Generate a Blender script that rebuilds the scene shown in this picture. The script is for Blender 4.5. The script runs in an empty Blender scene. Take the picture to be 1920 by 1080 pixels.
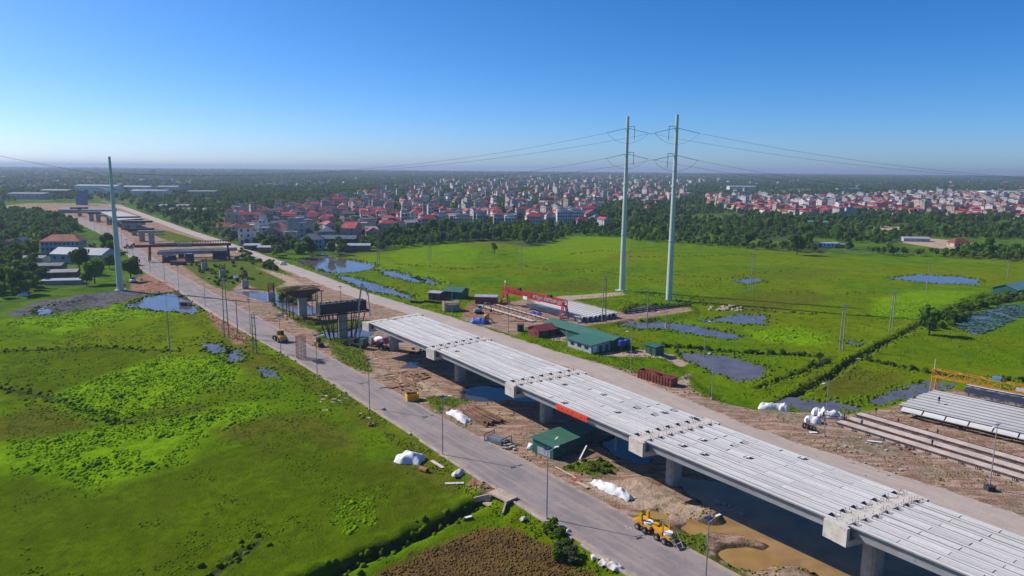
import bpy, math, random
import numpy as np
from mathutils import Vector, Matrix
R = math.radians
rnd = random.Random(7)
nrs = np.random.RandomState(11)
sc = bpy.context.scene
COL = sc.collection

# ------------------------------------------------------------------ camera
CAM_H = 55.0
FPX = 1330.0                       # focal length in pixels of the 1920 wide photograph
ROLL = 17 / 1920.0
PITCH = math.atan2(223.5, FPX)
FWD = np.array([0, math.cos(PITCH), -math.sin(PITCH)])
UP0 = np.array([0, math.sin(PITCH), math.cos(PITCH)])
RT0 = np.array([1.0, 0, 0])
c_, s_ = math.cos(ROLL), math.sin(ROLL)
RT = c_ * RT0 + s_ * UP0
UP = -s_ * RT0 + c_ * UP0
cam_d = bpy.data.cameras.new('camera')
cam = bpy.data.objects.new('camera', cam_d)
COL.objects.link(cam)
m = Matrix((list(RT), list(UP), list(-FWD))).transposed().to_4x4()
m.translation = (0, 0, CAM_H)
cam.matrix_world = m
cam_d.sensor_width = 36
cam_d.lens = 36 * FPX / 1920
cam_d.clip_start = 1
cam_d.clip_end = 60000
sc.camera = cam

# ------------------------------------------------------------------ daylight
SUN_AZ = 157.0        # direction the light comes from, degrees from +X
SUN_EL = 38.0
world = bpy.data.worlds.new('World')
sc.world = world
world.use_nodes = True
nt = world.node_tree
nt.nodes.clear()
sky = nt.nodes.new('ShaderNodeTexSky')
sky.sky_type = 'NISHITA'
sky.sun_disc = False
sky.sun_elevation = R(SUN_EL)
sky.sun_rotation = R(90 - SUN_AZ)
sky.altitude = 50
sky.air_density = 0.62
sky.dust_density = 0.7
sky.ozone_density = 8.0
bg = nt.nodes.new('ShaderNodeBackground')
bg.inputs['Strength'].default_value = 0.12
wo = nt.nodes.new('ShaderNodeOutputWorld')
hsv = nt.nodes.new('ShaderNodeHueSaturation')
hsv.inputs['Saturation'].default_value = 1.2
nt.links.new(sky.outputs[0], hsv.inputs['Color'])
nt.links.new(hsv.outputs[0], bg.inputs[0])
nt.links.new(bg.outputs[0], wo.inputs[0])
sun_d = bpy.data.lights.new('sun', 'SUN')
sun_d.energy = 4.6
sun_d.angle = R(0.5)
sun_d.color = (1.0, 0.93, 0.84)
sun = bpy.data.objects.new('sun', sun_d)
COL.objects.link(sun)
sv = Vector((math.cos(R(SUN_AZ)) * math.cos(R(SUN_EL)), math.sin(R(SUN_AZ)) * math.cos(R(SUN_EL)), math.sin(R(SUN_EL))))
sun.rotation_euler = sv.to_track_quat('Z', 'Y').to_euler()
sun.location = (-200, 100, 200)
sc.view_settings.view_transform = 'Standard'
sc.view_settings.look = 'None'
sc.view_settings.exposure = 0.32
sc.view_settings.gamma = 1.0
sc.view_settings.use_curve_mapping = False
sc.cycles.max_bounces = 5
sc.cycles.volume_bounces = 0
sc.cycles.diffuse_bounces = 2
sc.cycles.glossy_bounces = 2
sc.cycles.transparent_max_bounces = 4

# ------------------------------------------------------------------ helpers
def G(px, py, z=0.0):
    """where the sight line through a point of the 1920x1080 photograph meets the level z"""
    v = RT * (px - 960) - UP * (py - 540) + FWD * FPX
    t = (z - CAM_H) / v[2]
    return Vector((v[0] * t, v[1] * t, z))
def GH(px, py, py_top, z=0.0):
    """height of something upright standing at (px, py) whose top shows at py_top"""
    p = G(px, py, z)
    d = math.hypot(p.x, p.y)
    v = RT * (px - 960) - UP * (py_top - 540) + FWD * FPX
    t = d / math.hypot(v[0], v[1])
    return CAM_H + v[2] * t - z
def leafy(name, c1, c2, scale=.5, rand=.25, trans=.35):
    mm = mat(name, c1, .8, .3, scale, col2=c2, rand=rand, spec=0)
    t = mm.node_tree; b = t.nodes['Principled BSDF']
    if 'tl' not in t.nodes:
        tl = t.nodes.new('ShaderNodeBsdfTranslucent'); tl.name = 'tl'; mxs = t.nodes.new('ShaderNodeMixShader'); mxs.inputs[0].default_value = trans
        src = b.inputs['Base Color'].links[0].from_socket
        t.links.new(src, tl.inputs[0]); t.links.new(b.outputs[0], mxs.inputs[1]); t.links.new(tl.outputs[0], mxs.inputs[2])
        t.links.new(mxs.outputs[0], t.nodes['Material Output'].inputs[0])
    return mm
def px_per_m(p):
    return FPX / (Vector(p) - Vector((0, 0, CAM_H))).length

ALONG = math.atan2(-0.815, 0.58)   # direction of the viaduct towards the viewer

def tag(o, label=None, cat=None, group=None, kind=None):
    if label: o['label'] = label
    if cat: o['category'] = cat
    if group: o['group'] = group
    if kind: o['kind'] = kind
    return o
def empty(name, loc, rz=0.0, label=None, cat=None, group=None):
    o = bpy.data.objects.new(name, None)
    o.empty_display_size = 0.5
    COL.objects.link(o)
    o.location = loc
    o.rotation_euler = (0, 0, rz)
    return tag(o, label, cat, group)
def link(name, me, parent=None, loc=None, rz=None):
    o = bpy.data.objects.new(name, me)
    COL.objects.link(o)
    if parent is not None: o.parent = parent
    if loc is not None: o.location = loc
    if rz is not None: o.rotation_euler = (0, 0, rz)
    return o
def copy_tree(o, parent=None):
    c = o.copy()
    COL.objects.link(c)
    c.parent = parent
    for ch in list(o.children):
        copy_tree(ch, c)
    return c

class MB:
    """collects simple shapes and links them as one mesh object"""
    def __init__(s):
        s.v = []; s.f = []; s.m = []
    def add(s, vs, fs, mat=0, xf=None):
        b = len(s.v)
        if xf is not None:
            vs = [xf @ Vector(p) for p in vs]
        s.v += [tuple(p) for p in vs]
        s.f += [tuple(i + b for i in f) for f in fs]
        s.m += [mat] * len(fs)
        return s
    def box(s, c, d, mat=0, rz=0, xf=None, taper=1.0):
        x, y, z = d[0] / 2, d[1] / 2, d[2] / 2
        t = taper
        vs = [(-x, -y, -z), (x, -y, -z), (x, y, -z), (-x, y, -z), (-x * t, -y * t, z), (x * t, -y * t, z), (x * t, y * t, z), (-x * t, y * t, z)]
        fs = [(3, 2, 1, 0), (4, 5, 6, 7), (0, 1, 5, 4), (1, 2, 6, 5), (2, 3, 7, 6), (3, 0, 4, 7)]
        M = Matrix.Translation(c) @ Matrix.Rotation(rz, 4, 'Z')
        if xf is not None: M = xf @ M
        return s.add(vs, fs, mat, M)
    def bar(s, a, b, w, h=None, mat=0):
        a = Vector(a); b = Vector(b); h = h or w
        d = b - a; L = d.length
        q = d.to_track_quat('X', 'Z').to_matrix().to_4x4()
        M = Matrix.Translation((a + b) / 2) @ q
        return s.box((0, 0, 0), (L, w, h), mat, 0, M)
    def cyl(s, a, b, r0, r1=None, n=8, mat=0, caps=True):
        a = Vector(a); b = Vector(b); r1 = r0 if r1 is None else r1
        q = (b - a).to_track_quat('Z', 'Y').to_matrix()
        vs = []
        for k in range(n):
            t = 2 * math.pi * k / n
            u = q @ Vector((math.cos(t), math.sin(t), 0))
            vs.append(a + u * r0)
        for k in range(n):
            t = 2 * math.pi * k / n
            u = q @ Vector((math.cos(t), math.sin(t), 0))
            vs.append(b + u * r1)
        fs = [(k, (k + 1) % n, n + (k + 1) % n, n + k) for k in range(n)]
        if caps: fs += [tuple(range(n - 1, -1, -1)), tuple(range(n, 2 * n))]
        return s.add(vs, fs, mat)
    def lathe(s, rings, n=12, mat=0, xf=None):
        """rings: (z, rx, ry) along local z"""
        vs = []
        for z, rx, ry in rings:
            for k in range(n):
                t = 2 * math.pi * k / n
                vs.append((rx * math.cos(t), ry * math.sin(t), z))
        fs = []
        for i in range(len(rings) - 1):
            for k in range(n):
                fs.append((i * n + k, i * n + (k + 1) % n, (i + 1) * n + (k + 1) % n, (i + 1) * n + k))
        fs += [tuple(range(n - 1, -1, -1)), tuple(range((len(rings) - 1) * n, len(rings) * n))]
        return s.add(vs, fs, mat, xf)
    def prism(s, prof, x0, x1, mat=0, xf=None):
        """profile in (y,z), extruded along x"""
        n = len(prof)
        vs = [(x0, y, z) for y, z in prof] + [(x1, y, z) for y, z in prof]
        fs = [(k, (k + 1) % n, n + (k + 1) % n, n + k) for k in range(n)]
        fs += [tuple(range(n - 1, -1, -1)), tuple(range(n, 2 * n))]
        return s.add(vs, fs, mat, xf)
    def quad(s, a, b, c, d, mat=0):
        return s.add([a, b, c, d], [(0, 1, 2, 3)], mat)
    def mesh(s, name, mats, smooth=False):
        me = bpy.data.meshes.new(name)
        me.from_pydata(s.v, [], s.f)
        if not isinstance(mats, (list, tuple)): mats = [mats]
        for mm in mats: me.materials.append(mm)
        if len(mats) > 1: me.polygons.foreach_set('material_index', s.m)
        if smooth: me.polygons.foreach_set('use_smooth', [True] * len(me.polygons))
        me.update()
        return me
    def build(s, name, mats, parent=None, loc=None, rz=None, smooth=False):
        return link(name, s.mesh(name, mats, smooth), parent, loc, rz)

# ------------------------------------------------------------------ materials
MATS = {}
def mat(name, col, rough=0.85, var=0.25, scale=0.6, col2=None, metal=0.0, bump=0.0, bscale=None, spec=0.3, rand=0.0, stretch=None, dirt=None):
    """plain procedural material: two noise scales mix col towards col2, optional bump, optional per object variation"""
    if name in MATS: return MATS[name]
    mm = bpy.data.materials.new(name)
    mm.use_nodes = True
    t = mm.node_tree; N = t.nodes; L = t.links
    b = N['Principled BSDF']
    b.inputs['Roughness'].default_value = rough
    b.inputs['Metallic'].default_value = metal
    b.inputs['Specular IOR Level'].default_value = spec
    tc = N.new('ShaderNodeTexCoord')
    src = tc.outputs['Object']
    if stretch:
        mp = N.new('ShaderNodeMapping')
        mp.inputs['Scale'].default_value = stretch
        L.new(src, mp.inputs[0]); src = mp.outputs[0]
    n1 = N.new('ShaderNodeTexNoise'); n1.inputs['Scale'].default_value = scale; n1.inputs['Detail'].default_value = 5
    L.new(src, n1.inputs['Vector'])
    if col2 is None:
        col2 = tuple(x * (1 - var) for x in col)
        colA = tuple(min(1, x * (1 + var * 0.5)) for x in col)
    else:
        colA = col
    rp = N.new('ShaderNodeMapRange'); rp.inputs[1].default_value = 0.35; rp.inputs[2].default_value = 0.65
    L.new(n1.outputs['Fac'], rp.inputs[0])
    mx = N.new('ShaderNodeMix'); mx.data_type = 'RGBA'
    mx.inputs[6].default_value = (*colA, 1); mx.inputs[7].default_value = (*col2, 1)
    L.new(rp.outputs[0], mx.inputs[0])
    out = mx.outputs[2]
    if dirt:
        n3 = N.new('ShaderNodeTexNoise'); n3.inputs['Scale'].default_value = scale * 3.7; n3.inputs['Detail'].default_value = 6
        L.new(src, n3.inputs['Vector'])
        r3 = N.new('ShaderNodeMapRange'); r3.inputs[1].default_value = 0.52; r3.inputs[2].default_value = 0.72
        L.new(n3.outputs['Fac'], r3.inputs[0])
        m3 = N.new('ShaderNodeMix'); m3.data_type = 'RGBA'
        m3.inputs[7].default_value = (*dirt, 1)
        L.new(out, m3.inputs[6]); L.new(r3.outputs[0], m3.inputs[0]); out = m3.outputs[2]
    if rand:
        oi = N.new('ShaderNodeObjectInfo')
        r2 = N.new('ShaderNodeMapRange'); r2.inputs[3].default_value = 1 - rand; r2.inputs[4].default_value = 1 + rand
        L.new(oi.outputs['Random'], r2.inputs[0])
        h2 = N.new('ShaderNodeHueSaturation')
        L.new(r2.outputs[0], h2.inputs['Value']); L.new(out, h2.inputs['Color']); out = h2.outputs[0]
    L.new(out, b.inputs['Base Color'])
    if bump:
        bp = N.new('ShaderNodeBump'); bp.inputs['Strength'].default_value = bump; bp.inputs['Distance'].default_value = 0.1
        n2 = N.new('ShaderNodeTexNoise'); n2.inputs['Scale'].default_value = bscale or scale * 4; n2.inputs['Detail'].default_value = 4
        L.new(src, n2.inputs['Vector']); L.new(n2.outputs['Fac'], bp.inputs['Height']); L.new(bp.outputs[0], b.inputs['Normal'])
    MATS[name] = mm
    return mm

CONC = mat('deck concrete', (0.47, 0.45, 0.43), 0.9, 0.18, 0.35, stretch=(0.25, 1.6, 1), rand=0.12, dirt=(0.36, 0.34, 0.32))
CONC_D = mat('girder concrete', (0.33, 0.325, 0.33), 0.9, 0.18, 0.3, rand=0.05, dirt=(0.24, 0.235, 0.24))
CONC_P = mat('pier concrete', (0.34, 0.32, 0.29), 0.9, 0.2, 0.4, dirt=(0.24, 0.22, 0.2), rand=0.05)
CAPC = mat('cap concrete', (0.56, 0.51, 0.455), 0.9, 0.15, 0.5, dirt=(0.38, 0.32, 0.27))
COVER = mat('cover slab concrete', (0.53, 0.515, 0.495), 0.9, 0.1, 0.5, rand=0.13, dirt=(0.45, 0.435, 0.42))
RUST = mat('rusty steel', (0.16, 0.07, 0.045), 0.8, 0.4, 1.2, col2=(0.09, 0.04, 0.03))
DARK = mat('dark steel', (0.035, 0.035, 0.04), 0.7, 0.3, 1)
FORM = mat('formwork steel', (0.03, 0.035, 0.04), 0.55, 0.4, 0.7, dirt=(0.08, 0.06, 0.05))
BROWNF = mat('rusty formwork', (0.12, 0.055, 0.04), 0.8, 0.4, 0.7, dirt=(0.2, 0.11, 0.07))
RED = mat('red paint', (0.5, 0.03, 0.03), 0.5, 0.3, 0.8, dirt=(0.28, 0.05, 0.05))
YEL = mat('yellow paint', (0.64, 0.3, 0.02), 0.45, 0.2, 0.9, dirt=(0.42, 0.22, 0.04))
WHITE = mat('white paint', (0.75, 0.75, 0.75), 0.5, 0.12, 0.8)
GALV = mat('galvanised steel', (0.3, 0.32, 0.34), 0.5, 0.15, 1, metal=0.3)
POLE = mat('concrete pole', (0.3, 0.28, 0.25), 0.9, 0.2, 1, dirt=(0.18, 0.16, 0.14))
RUBBER = mat('rubber', (0.03, 0.028, 0.028), 0.9, 0.3, 2)
GLASS = mat('dark glass', (0.02, 0.03, 0.04), 0.1, 0.2, 1, spec=0.6)
PANEL = mat('solar panel', (0.02, 0.05, 0.14), 0.2, 0.2, 2, spec=0.6)
TARP = mat('white tarpaulin', (0.68, 0.68, 0.7), 0.65, 0.12, 0.6, bump=1.0, bscale=1.6)
BTARP = mat('blue tarpaulin', (0.03, 0.09, 0.38), 0.55, 0.35, 0.6, bump=0.5, bscale=0.9)
PYL = mat('pale green galvanised pole', (0.45, 0.55, 0.48), 0.55, 0.12, 0.08, stretch=(1, 1, 0.4), spec=0.4)
WOOD = mat('weathered timber', (0.3, 0.17, 0.1), 0.9, 0.4, 0.8, col2=(0.16, 0.085, 0.05), rand=0.25)
PLYW = mat('pale plywood', (0.5, 0.4, 0.28), 0.9, 0.2, 0.8, rand=0.15)
WIRE = mat('conductor', (0.1, 0.1, 0.11), 0.5, 0.2, 1, metal=0.5)
# ------------------------------------------------------------------ plan of the ground (outlines on their own level, metres)
FIELD = -0.8
def PX(pts, z=0.0):
    return np.array([G(x, y, z)[:2] for x, y in pts])
ROAD_L = PX([(1500, 1292), (1187, 1080), (1100, 1022), (960, 940), (830, 850), (720, 780), (572, 685), (492, 640), (455, 620), (378, 575), (335, 545), (265, 507), (212, 450), (140, 415), (75, 395), (-20, 388)])
ROAD_R = PX([(1740, 1300), (1410, 1080), (1265, 1018), (1185, 975), (1120, 935), (985, 860), (910, 827), (790, 762), (720, 722), (650, 687), (540, 625), (447, 575), (375, 535), (315, 502), (262, 467), (225, 435), (150, 410), (110, 400), (0, 383)])
TRACK_R = PX([(2300, 1105), (1915, 965), (1690, 892), (1440, 812), (1320, 762), (1205, 714), (1190, 702), (1055, 662), (990, 642), (855, 597), (785, 577), (690, 549), (600, 515), (495, 478), (425, 453), (362, 433), (300, 411), (245, 391), (215, 384)])
CORR = np.vstack([ROAD_L, PX([(60, 380), (225, 381)]), TRACK_R[::-1][1:12], PX([(1290, 722), (1340, 750), (1420, 768), (1500, 772), (1590, 776), (1660, 764), (1790, 728), (2050, 790), (2400, 1100)])])
MIDPAD = PX([(785, 577), (830, 545), (900, 543), (945, 556), (1060, 545), (1182, 545), (1300, 575), (1300, 590), (1110, 610), (1235, 650), (1240, 668), (1340, 748), (1290, 740), (1190, 702), (1055, 662), (990, 642), (855, 597)])
MIDYARD = PX([(870, 580), (895, 562), (950, 568), (1000, 557), (1050, 556), (1160, 584), (1290, 576), (1302, 583), (1170, 602), (1100, 611), (1040, 607), (990, 613), (968, 630), (925, 618), (862, 598)])
PATHS = [PX([(1040, 556), (1165, 547), (1175, 553), (1065, 563)]), PX([(1222, 655), (1262, 660), (1292, 676), (1280, 684), (1245, 672), (1180, 668), (1120, 666), (1140, 660)]),
         PX([(1300, 690), (1290, 705), (1296, 722), (1270, 724), (1245, 716), (1270, 716), (1280, 705)]), PX([(1035, 628), (1068, 632), (1060, 642), (1030, 636)]),
         PX([(470, 500), (520, 505), (580, 540), (560, 545), (500, 520)])]
VERGE = [PX([(1205, 955), (1262, 995), (1320, 1003), (1335, 1040), (1420, 1090), (1380, 1090), (1270, 1027), (1190, 974)]),
         PX([(1050, 878), (1073, 871), (1133, 862), (1160, 882), (1133, 892), (1097, 893)]),
         PX([(800, 743), (835, 743), (882, 752), (862, 761), (832, 763), (828, 777), (813, 768), (797, 755)]),
         PX([(608, 632), (680, 650), (700, 700), (660, 690), (625, 668)]), PX([(590, 600), (700, 600), (700, 640), (600, 642)]),
         PX([(340, 497), (380, 487), (430, 488), (475, 500), (538, 528), (500, 548), (450, 530), (430, 548), (395, 535)]),
         PX([(440, 490), (462, 476), (512, 496), (560, 522), (520, 512)]), PX([(515, 540), (560, 535), (585, 560), (560, 572), (525, 560)]),
         PX([(285, 425), (340, 440), (380, 452), (330, 458), (285, 440)]), PX([(500, 565), (600, 600), (640, 640), (560, 610)]),
         PX([(720, 760), (760, 765), (800, 790), (780, 790)])]
WET = []   # (name, outline, ground level round it, water level, material key)
def pond(name, pts, z, dz, key): WET.append((name, PX(pts, z), z, z - dz, key))
pond('pond', [(555, 487), (590, 481), (650, 486), (705, 496), (699, 505), (650, 511), (612, 512), (580, 497)], FIELD, .12, 'clear')
pond('ditch_water', [(632, 516), (660, 519), (720, 537), (778, 556), (766, 559), (700, 546), (640, 524)], FIELD, .12, 'clear')
pond('puddle', [(713, 507), (735, 507), (795, 524), (786, 531), (760, 525), (722, 515)], FIELD, .06, 'clear')
pond('puddle', [(772, 520), (800, 521), (830, 533), (812, 534)], FIELD, .06, 'clear')
pond('flooded_field', [(240, 577), (262, 560), (310, 549), (337, 550), (377, 584), (350, 588), (310, 584), (275, 581)], FIELD, .06, 'clear')
pond('puddle', [(64, 590), (70, 579), (86, 574), (104, 585), (90, 590)], FIELD, .06, 'clear')
pond('puddle', [(383, 646), (400, 643), (421, 652), (428, 660), (400, 663), (388, 658)], FIELD, .06, 'clear')
pond('puddle', [(426, 656), (450, 655), (454, 678), (427, 679)], FIELD, .06, 'clear')
pond('puddle', [(486, 693), (505, 692), (522, 707), (500, 706)], FIELD, .06, 'clear')
pond('puddle', [(594, 616), (640, 622), (690, 606), (702, 618), (690, 632), (618, 633)], 0, .25, 'clear')
pond('puddle', [(436, 545), (500, 548), (560, 557), (600, 588), (560, 590), (500, 566)], 0, .2, 'murky')
pond('puddle', [(425, 515), (455, 518), (456, 522), (428, 522)], 0, .2, 'clear')
pond('pond', [(1262, 985), (1300, 973), (1352, 975), (1330, 948), (1290, 925), (1260, 890), (1330, 900), (1440, 925), (1600, 1000), (1800, 1080), (1800, 1250), (1600, 1130), (1500, 1052), (1400, 1058), (1345, 1046), (1338, 1032), (1310, 1008)], 0, .35, 'muddy')
pond('puddle', [(866, 748), (868, 726), (920, 722), (985, 733), (1010, 752), (960, 748), (900, 752)], 0, .3, 'dark')
pond('puddle', [(752, 690), (768, 678), (784, 678), (780, 688)], 0, .3, 'dark')
pond('puddle', [(1120, 830), (1160, 812), (1230, 840), (1220, 868), (1160, 858)], 0, .3, 'dark')
pond('puddle', [(1200, 958), (1230, 953), (1243, 966), (1215, 972)], 0, .2, 'muddy')
pond('pond', [(1268, 659), (1310, 661), (1380, 671), (1442, 688), (1427, 706), (1390, 713), (1330, 696), (1288, 673)], FIELD, .15, 'murky')
pond('flooded_field', [(1175, 609), (1205, 603), (1250, 604), (1310, 612), (1388, 628), (1372, 635), (1300, 626), (1245, 616), (1185, 616)], FIELD, .05, 'clear')
pond('flooded_field', [(1316, 600), (1390, 591), (1442, 591), (1432, 608), (1390, 608)], FIELD, .05, 'clear')
pond('pond', [(1168, 583), (1200, 573), (1252, 574), (1228, 588), (1175, 592)], FIELD, .1, 'murky')
pond('pond', [(1660, 521), (1720, 515), (1800, 518), (1840, 525), (1830, 533), (1750, 531)], FIELD, .08, 'clear')
pond('pond', [(1470, 757), (1495, 748), (1580, 753), (1610, 762), (1606, 772), (1520, 769)], FIELD, .1, 'clear')
pond('pond', [(1622, 753), (1680, 733), (1735, 716), (1782, 721), (1762, 735), (1700, 747), (1650, 759)], FIELD, .1, 'clear')
pond('puddle', [(1376, 526), (1410, 522), (1434, 527), (1400, 532)], FIELD, .05, 'clear')
pond('puddle', [(1586, 641), (1600, 639), (1616, 644), (1600, 648)], FIELD, .06, 'clear')
pond('lotus_pond', [(1785, 612), (1830, 589), (1890, 571), (1990, 573), (1900, 597), (1830, 627)], FIELD, .1, 'clear')
pond('lake', [(430, 352), (520, 348), (560, 349), (560, 352), (480, 354)], FIELD, .2, 'clear')
pond('lake', [(1530, 352), (1640, 350), (1650, 352.5), (1560, 354)], FIELD, .2, 'clear')
ISLES = [PX([(1296, 1002), (1330, 993), (1385, 1000), (1420, 1010), (1445, 1019), (1432, 1028), (1395, 1020), (1360, 1024), (1332, 1038)]), PX([(596, 509), (612, 500), (636, 507), (650, 512), (610, 514)])]
BRIGHT = [PX(p, FIELD) for p in (
    [(90, 745), (180, 710), (215, 695), (300, 666), (430, 670), (452, 690), (440, 715), (330, 760), (215, 790), (130, 775)],
    [(0, 885), (50, 880), (105, 893), (180, 918), (260, 890), (345, 868), (352, 832), (480, 790), (512, 765), (470, 755), (380, 777), (300, 780), (150, 812), (60, 822), (0, 830), (-80, 850), (-80, 900)],
    [(0, 602), (60, 590), (130, 580), (210, 565), (250, 577), (330, 590), (230, 600), (110, 627), (40, 612)],
    [(730, 478), (780, 460), (850, 457), (905, 468), (880, 500), (800, 502), (735, 490)],
    [(970, 470), (1070, 443), (1172, 446), (1182, 470), (1100, 492), (1000, 487)],
    [(600, 1000), (640, 955), (700, 930), (712, 985), (640, 1010)], [(1640, 560), (1720, 545), (1840, 545), (1700, 600), (1640, 590)],
    [(1400, 620), (1500, 615), (1560, 630), (1540, 650), (1430, 640)], [(660, 500), (700, 480), (760, 500), (840, 520), (830, 540), (740, 515)])]
OLIVE = [PX(p, FIELD) for p in (
    [(455, 645), (572, 693), (720, 790), (830, 860), (900, 908), (840, 895), (690, 800), (555, 715), (465, 668)],
    [(0, 782), (80, 758), (150, 780), (172, 800), (60, 825), (0, 830), (-80, 830)], [(215, 795), (330, 763), (372, 770), (260, 795)],
    [(680, 880), (760, 850), (860, 900), (872, 930), (740, 960), (690, 920)], [(400, 800), (560, 770), (700, 830), (640, 860), (480, 860)],
    [(1290, 560), (1500, 540), (1570, 560), (1400, 592)], [(1500, 720), (1580, 690), (1690, 700), (1660, 735), (1560, 745)], [(940, 540), (1100, 520), (1150, 545), (1000, 552)],
    [(350, 590), (420, 640), (520, 690), (570, 700), (480, 700), (380, 620)], [(1330, 520), (1450, 500), (1600, 505), (1500, 525)])]
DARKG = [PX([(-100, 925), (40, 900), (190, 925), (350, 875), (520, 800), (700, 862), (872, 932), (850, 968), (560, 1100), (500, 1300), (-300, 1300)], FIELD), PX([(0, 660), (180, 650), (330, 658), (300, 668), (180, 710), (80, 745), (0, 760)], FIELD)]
BROWN = [PX([(690, 1085), (800, 1030), (900, 990), (960, 988), (1040, 1030), (1130, 1085), (1160, 1250), (560, 1250)], FIELD)]
GRAVEL = [PX([(5, 592), (70, 565), (180, 550), (290, 538), (335, 545), (262, 556), (200, 576), (80, 594)], FIELD), PX([(556, 490), (600, 478), (640, 480), (600, 484), (560, 500), (600, 514), (640, 514), (600, 520), (565, 505)], FIELD)]
REDSOIL = [PX([(245, 520), (290, 508), (322, 520), (385, 578), (345, 562), (300, 547), (245, 545)]), PX([(385, 575), (458, 625), (473, 640), (440, 642), (395, 600)]), PX([(245, 430), (262, 425), (275, 470), (255, 460)]), PX([(870, 580), (895, 565), (940, 575), (930, 600), (870, 595)]),
           PX([(920, 940), (870, 910), (890, 900), (960, 935)], FIELD)]
PALE = [PX([(1578, 798), (1640, 782), (1990, 880), (1990, 945), (1900, 905)]), PX([(1085, 905), (1200, 900), (1330, 965), (1290, 985), (1200, 955), (1140, 935)]), PX([(700, 690), (800, 715), (870, 760), (800, 735), (740, 720)]), PX([(1690, 455), (1720, 445), (1830, 455), (1830, 468), (1760, 466)], FIELD), PX([(1560, 420), (1690, 425), (1700, 432), (1600, 430)], FIELD)]
FIELDS = PX([(-900, 1300), (-900, 590), (0, 600), (60, 592), (200, 552), (300, 540), (455, 500), (640, 480), (712, 472), (800, 462), (900, 452), (1010, 465), (1080, 443), (1180, 447), (1240, 453), (1420, 468), (1600, 480), (1750, 482), (2000, 490), (3200, 560), (3200, 1300)], FIELD)
DITCH = [([(560, 1100), (700, 1040), (800, 995), (860, 965), (905, 942)], 1.3, 1.5), ([(1440, 768), (1560, 705), (1600, 675), (1700, 622), (1800, 570), (1960, 520)], 1.2, 1.1),
         ([(1185, 549), (1250, 562), (1400, 580), (1530, 590)], .8, .5), ([(870, 478), (1045, 461)], .8, .6), ([(1320, 562), (1180, 546)], .7, .5), ([(1610, 672), (1700, 690), (1760, 702), (1960, 718)], .8, .5),
         ([(1230, 648), (1400, 662), (1540, 668), (1546, 680), (1420, 728)], .9, .6), ([(0, 660), (180, 650), (330, 658)], .7, .35), ([(0, 726), (90, 745), (215, 790), (260, 795)], .6, .35), ([(480, 1020), (420, 1060), (380, 1100)], .6, .3)]
DITCH = [(PX(p, FIELD), w, d) for p, w, d in DITCH]

def sdf(P, poly):
    """signed distance to an outline, positive inside; far points are left at -30"""
    out = np.full(len(P), -30.0)
    lo = poly.min(0) - 30; hi = poly.max(0) + 30
    idx = np.where((P[:, 0] > lo[0]) & (P[:, 0] < hi[0]) & (P[:, 1] > lo[1]) & (P[:, 1] < hi[1]))[0]
    if not len(idx): return out
    q = P[idx]; d2 = np.full(len(q), 1e12); ins = np.zeros(len(q), bool)
    n = len(poly)
    for i in range(n):
        a = poly[i]; b = poly[(i + 1) % n]
        e = b - a; w = q - a
        t = np.clip((w @ e) / max(e @ e, 1e-9), 0, 1)
        dd = w - t[:, None] * e
        d2 = np.minimum(d2, (dd ** 2).sum(1))
        c = ((a[1] > q[:, 1]) != (b[1] > q[:, 1]))
        with np.errstate(divide='ignore', invalid='ignore'):
            xi = e[0] * (q[:, 1] - a[1]) / (e[1] if e[1] else 1e-9) + a[0]
        ins ^= c & (q[:, 0] < xi)
    d = np.sqrt(d2)
    out[idx] = np.clip(np.where(ins, d, -d), -30, 30)
    return out
def ldist(P, line):
    out = np.full(len(P), 30.0)
    lo = line.min(0) - 30; hi = line.max(0) + 30
    idx = np.where((P[:, 0] > lo[0]) & (P[:, 0] < hi[0]) & (P[:, 1] > lo[1]) & (P[:, 1] < hi[1]))[0]
    if not len(idx): return out
    q = P[idx]; d2 = np.full(len(q), 900.0)
    for i in range(len(line) - 1):
        a = line[i]; e = line[i + 1] - a; w = q - a
        t = np.clip((w @ e) / max(e @ e, 1e-9), 0, 1)
        d2 = np.minimum(d2, ((w - t[:, None] * e) ** 2).sum(1))
    out[idx] = np.sqrt(d2)
    return out
TAB = np.random.RandomState(5).rand(256, 256)
def vn(P, s, o=0):
    x = P[:, 0] / s + o * 17.3; y = P[:, 1] / s + o * 9.1
    xi = np.floor(x).astype(int); yi = np.floor(y).astype(int)
    fx = x - xi; fy = y - yi
    fx = fx * fx * (3 - 2 * fx); fy = fy * fy * (3 - 2 * fy)
    g = lambda i, j: TAB[(xi + i) % 256, (yi + j) % 256]
    return (g(0, 0) * (1 - fx) + g(1, 0) * fx) * (1 - fy) + (g(0, 1) * (1 - fx) + g(1, 1) * fx) * fy - 0.5
def sst(a, b, x):
    t = np.clip((x - a) / (b - a), 0, 1)
    return t * t * (3 - 2 * t)
def mx(P, polys): 
    o = np.full(len(P), -30.0)
    for p in polys: o = np.maximum(o, sdf(P, p))
    return o
def resample(line, step):
    d = np.r_[0, np.cumsum(np.linalg.norm(np.diff(line, axis=0), axis=1))]
    t = np.arange(0, d[-1], step)
    return np.c_[np.interp(t, d, line[:, 0]), np.interp(t, d, line[:, 1])]
def smooth(line, k=9):
    pad = np.vstack([np.repeat(line[:1], k, 0), line, np.repeat(line[-1:], k, 0)])
    ker = np.ones(2 * k + 1) / (2 * k + 1)
    return np.c_[np.convolve(pad[:, 0], ker, 'valid'), np.convolve(pad[:, 1], ker, 'valid')]
RL = smooth(resample(ROAD_L, 2.0)); RR_ = smooth(resample(ROAD_R, 2.0)); TR = smooth(resample(TRACK_R, 2.0), 6)
def offset(line, d):
    t = np.gradient(line, axis=0); t /= np.linalg.norm(t, axis=1)[:, None]
    return line + np.c_[-t[:, 1], t[:, 0]] * d
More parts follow.
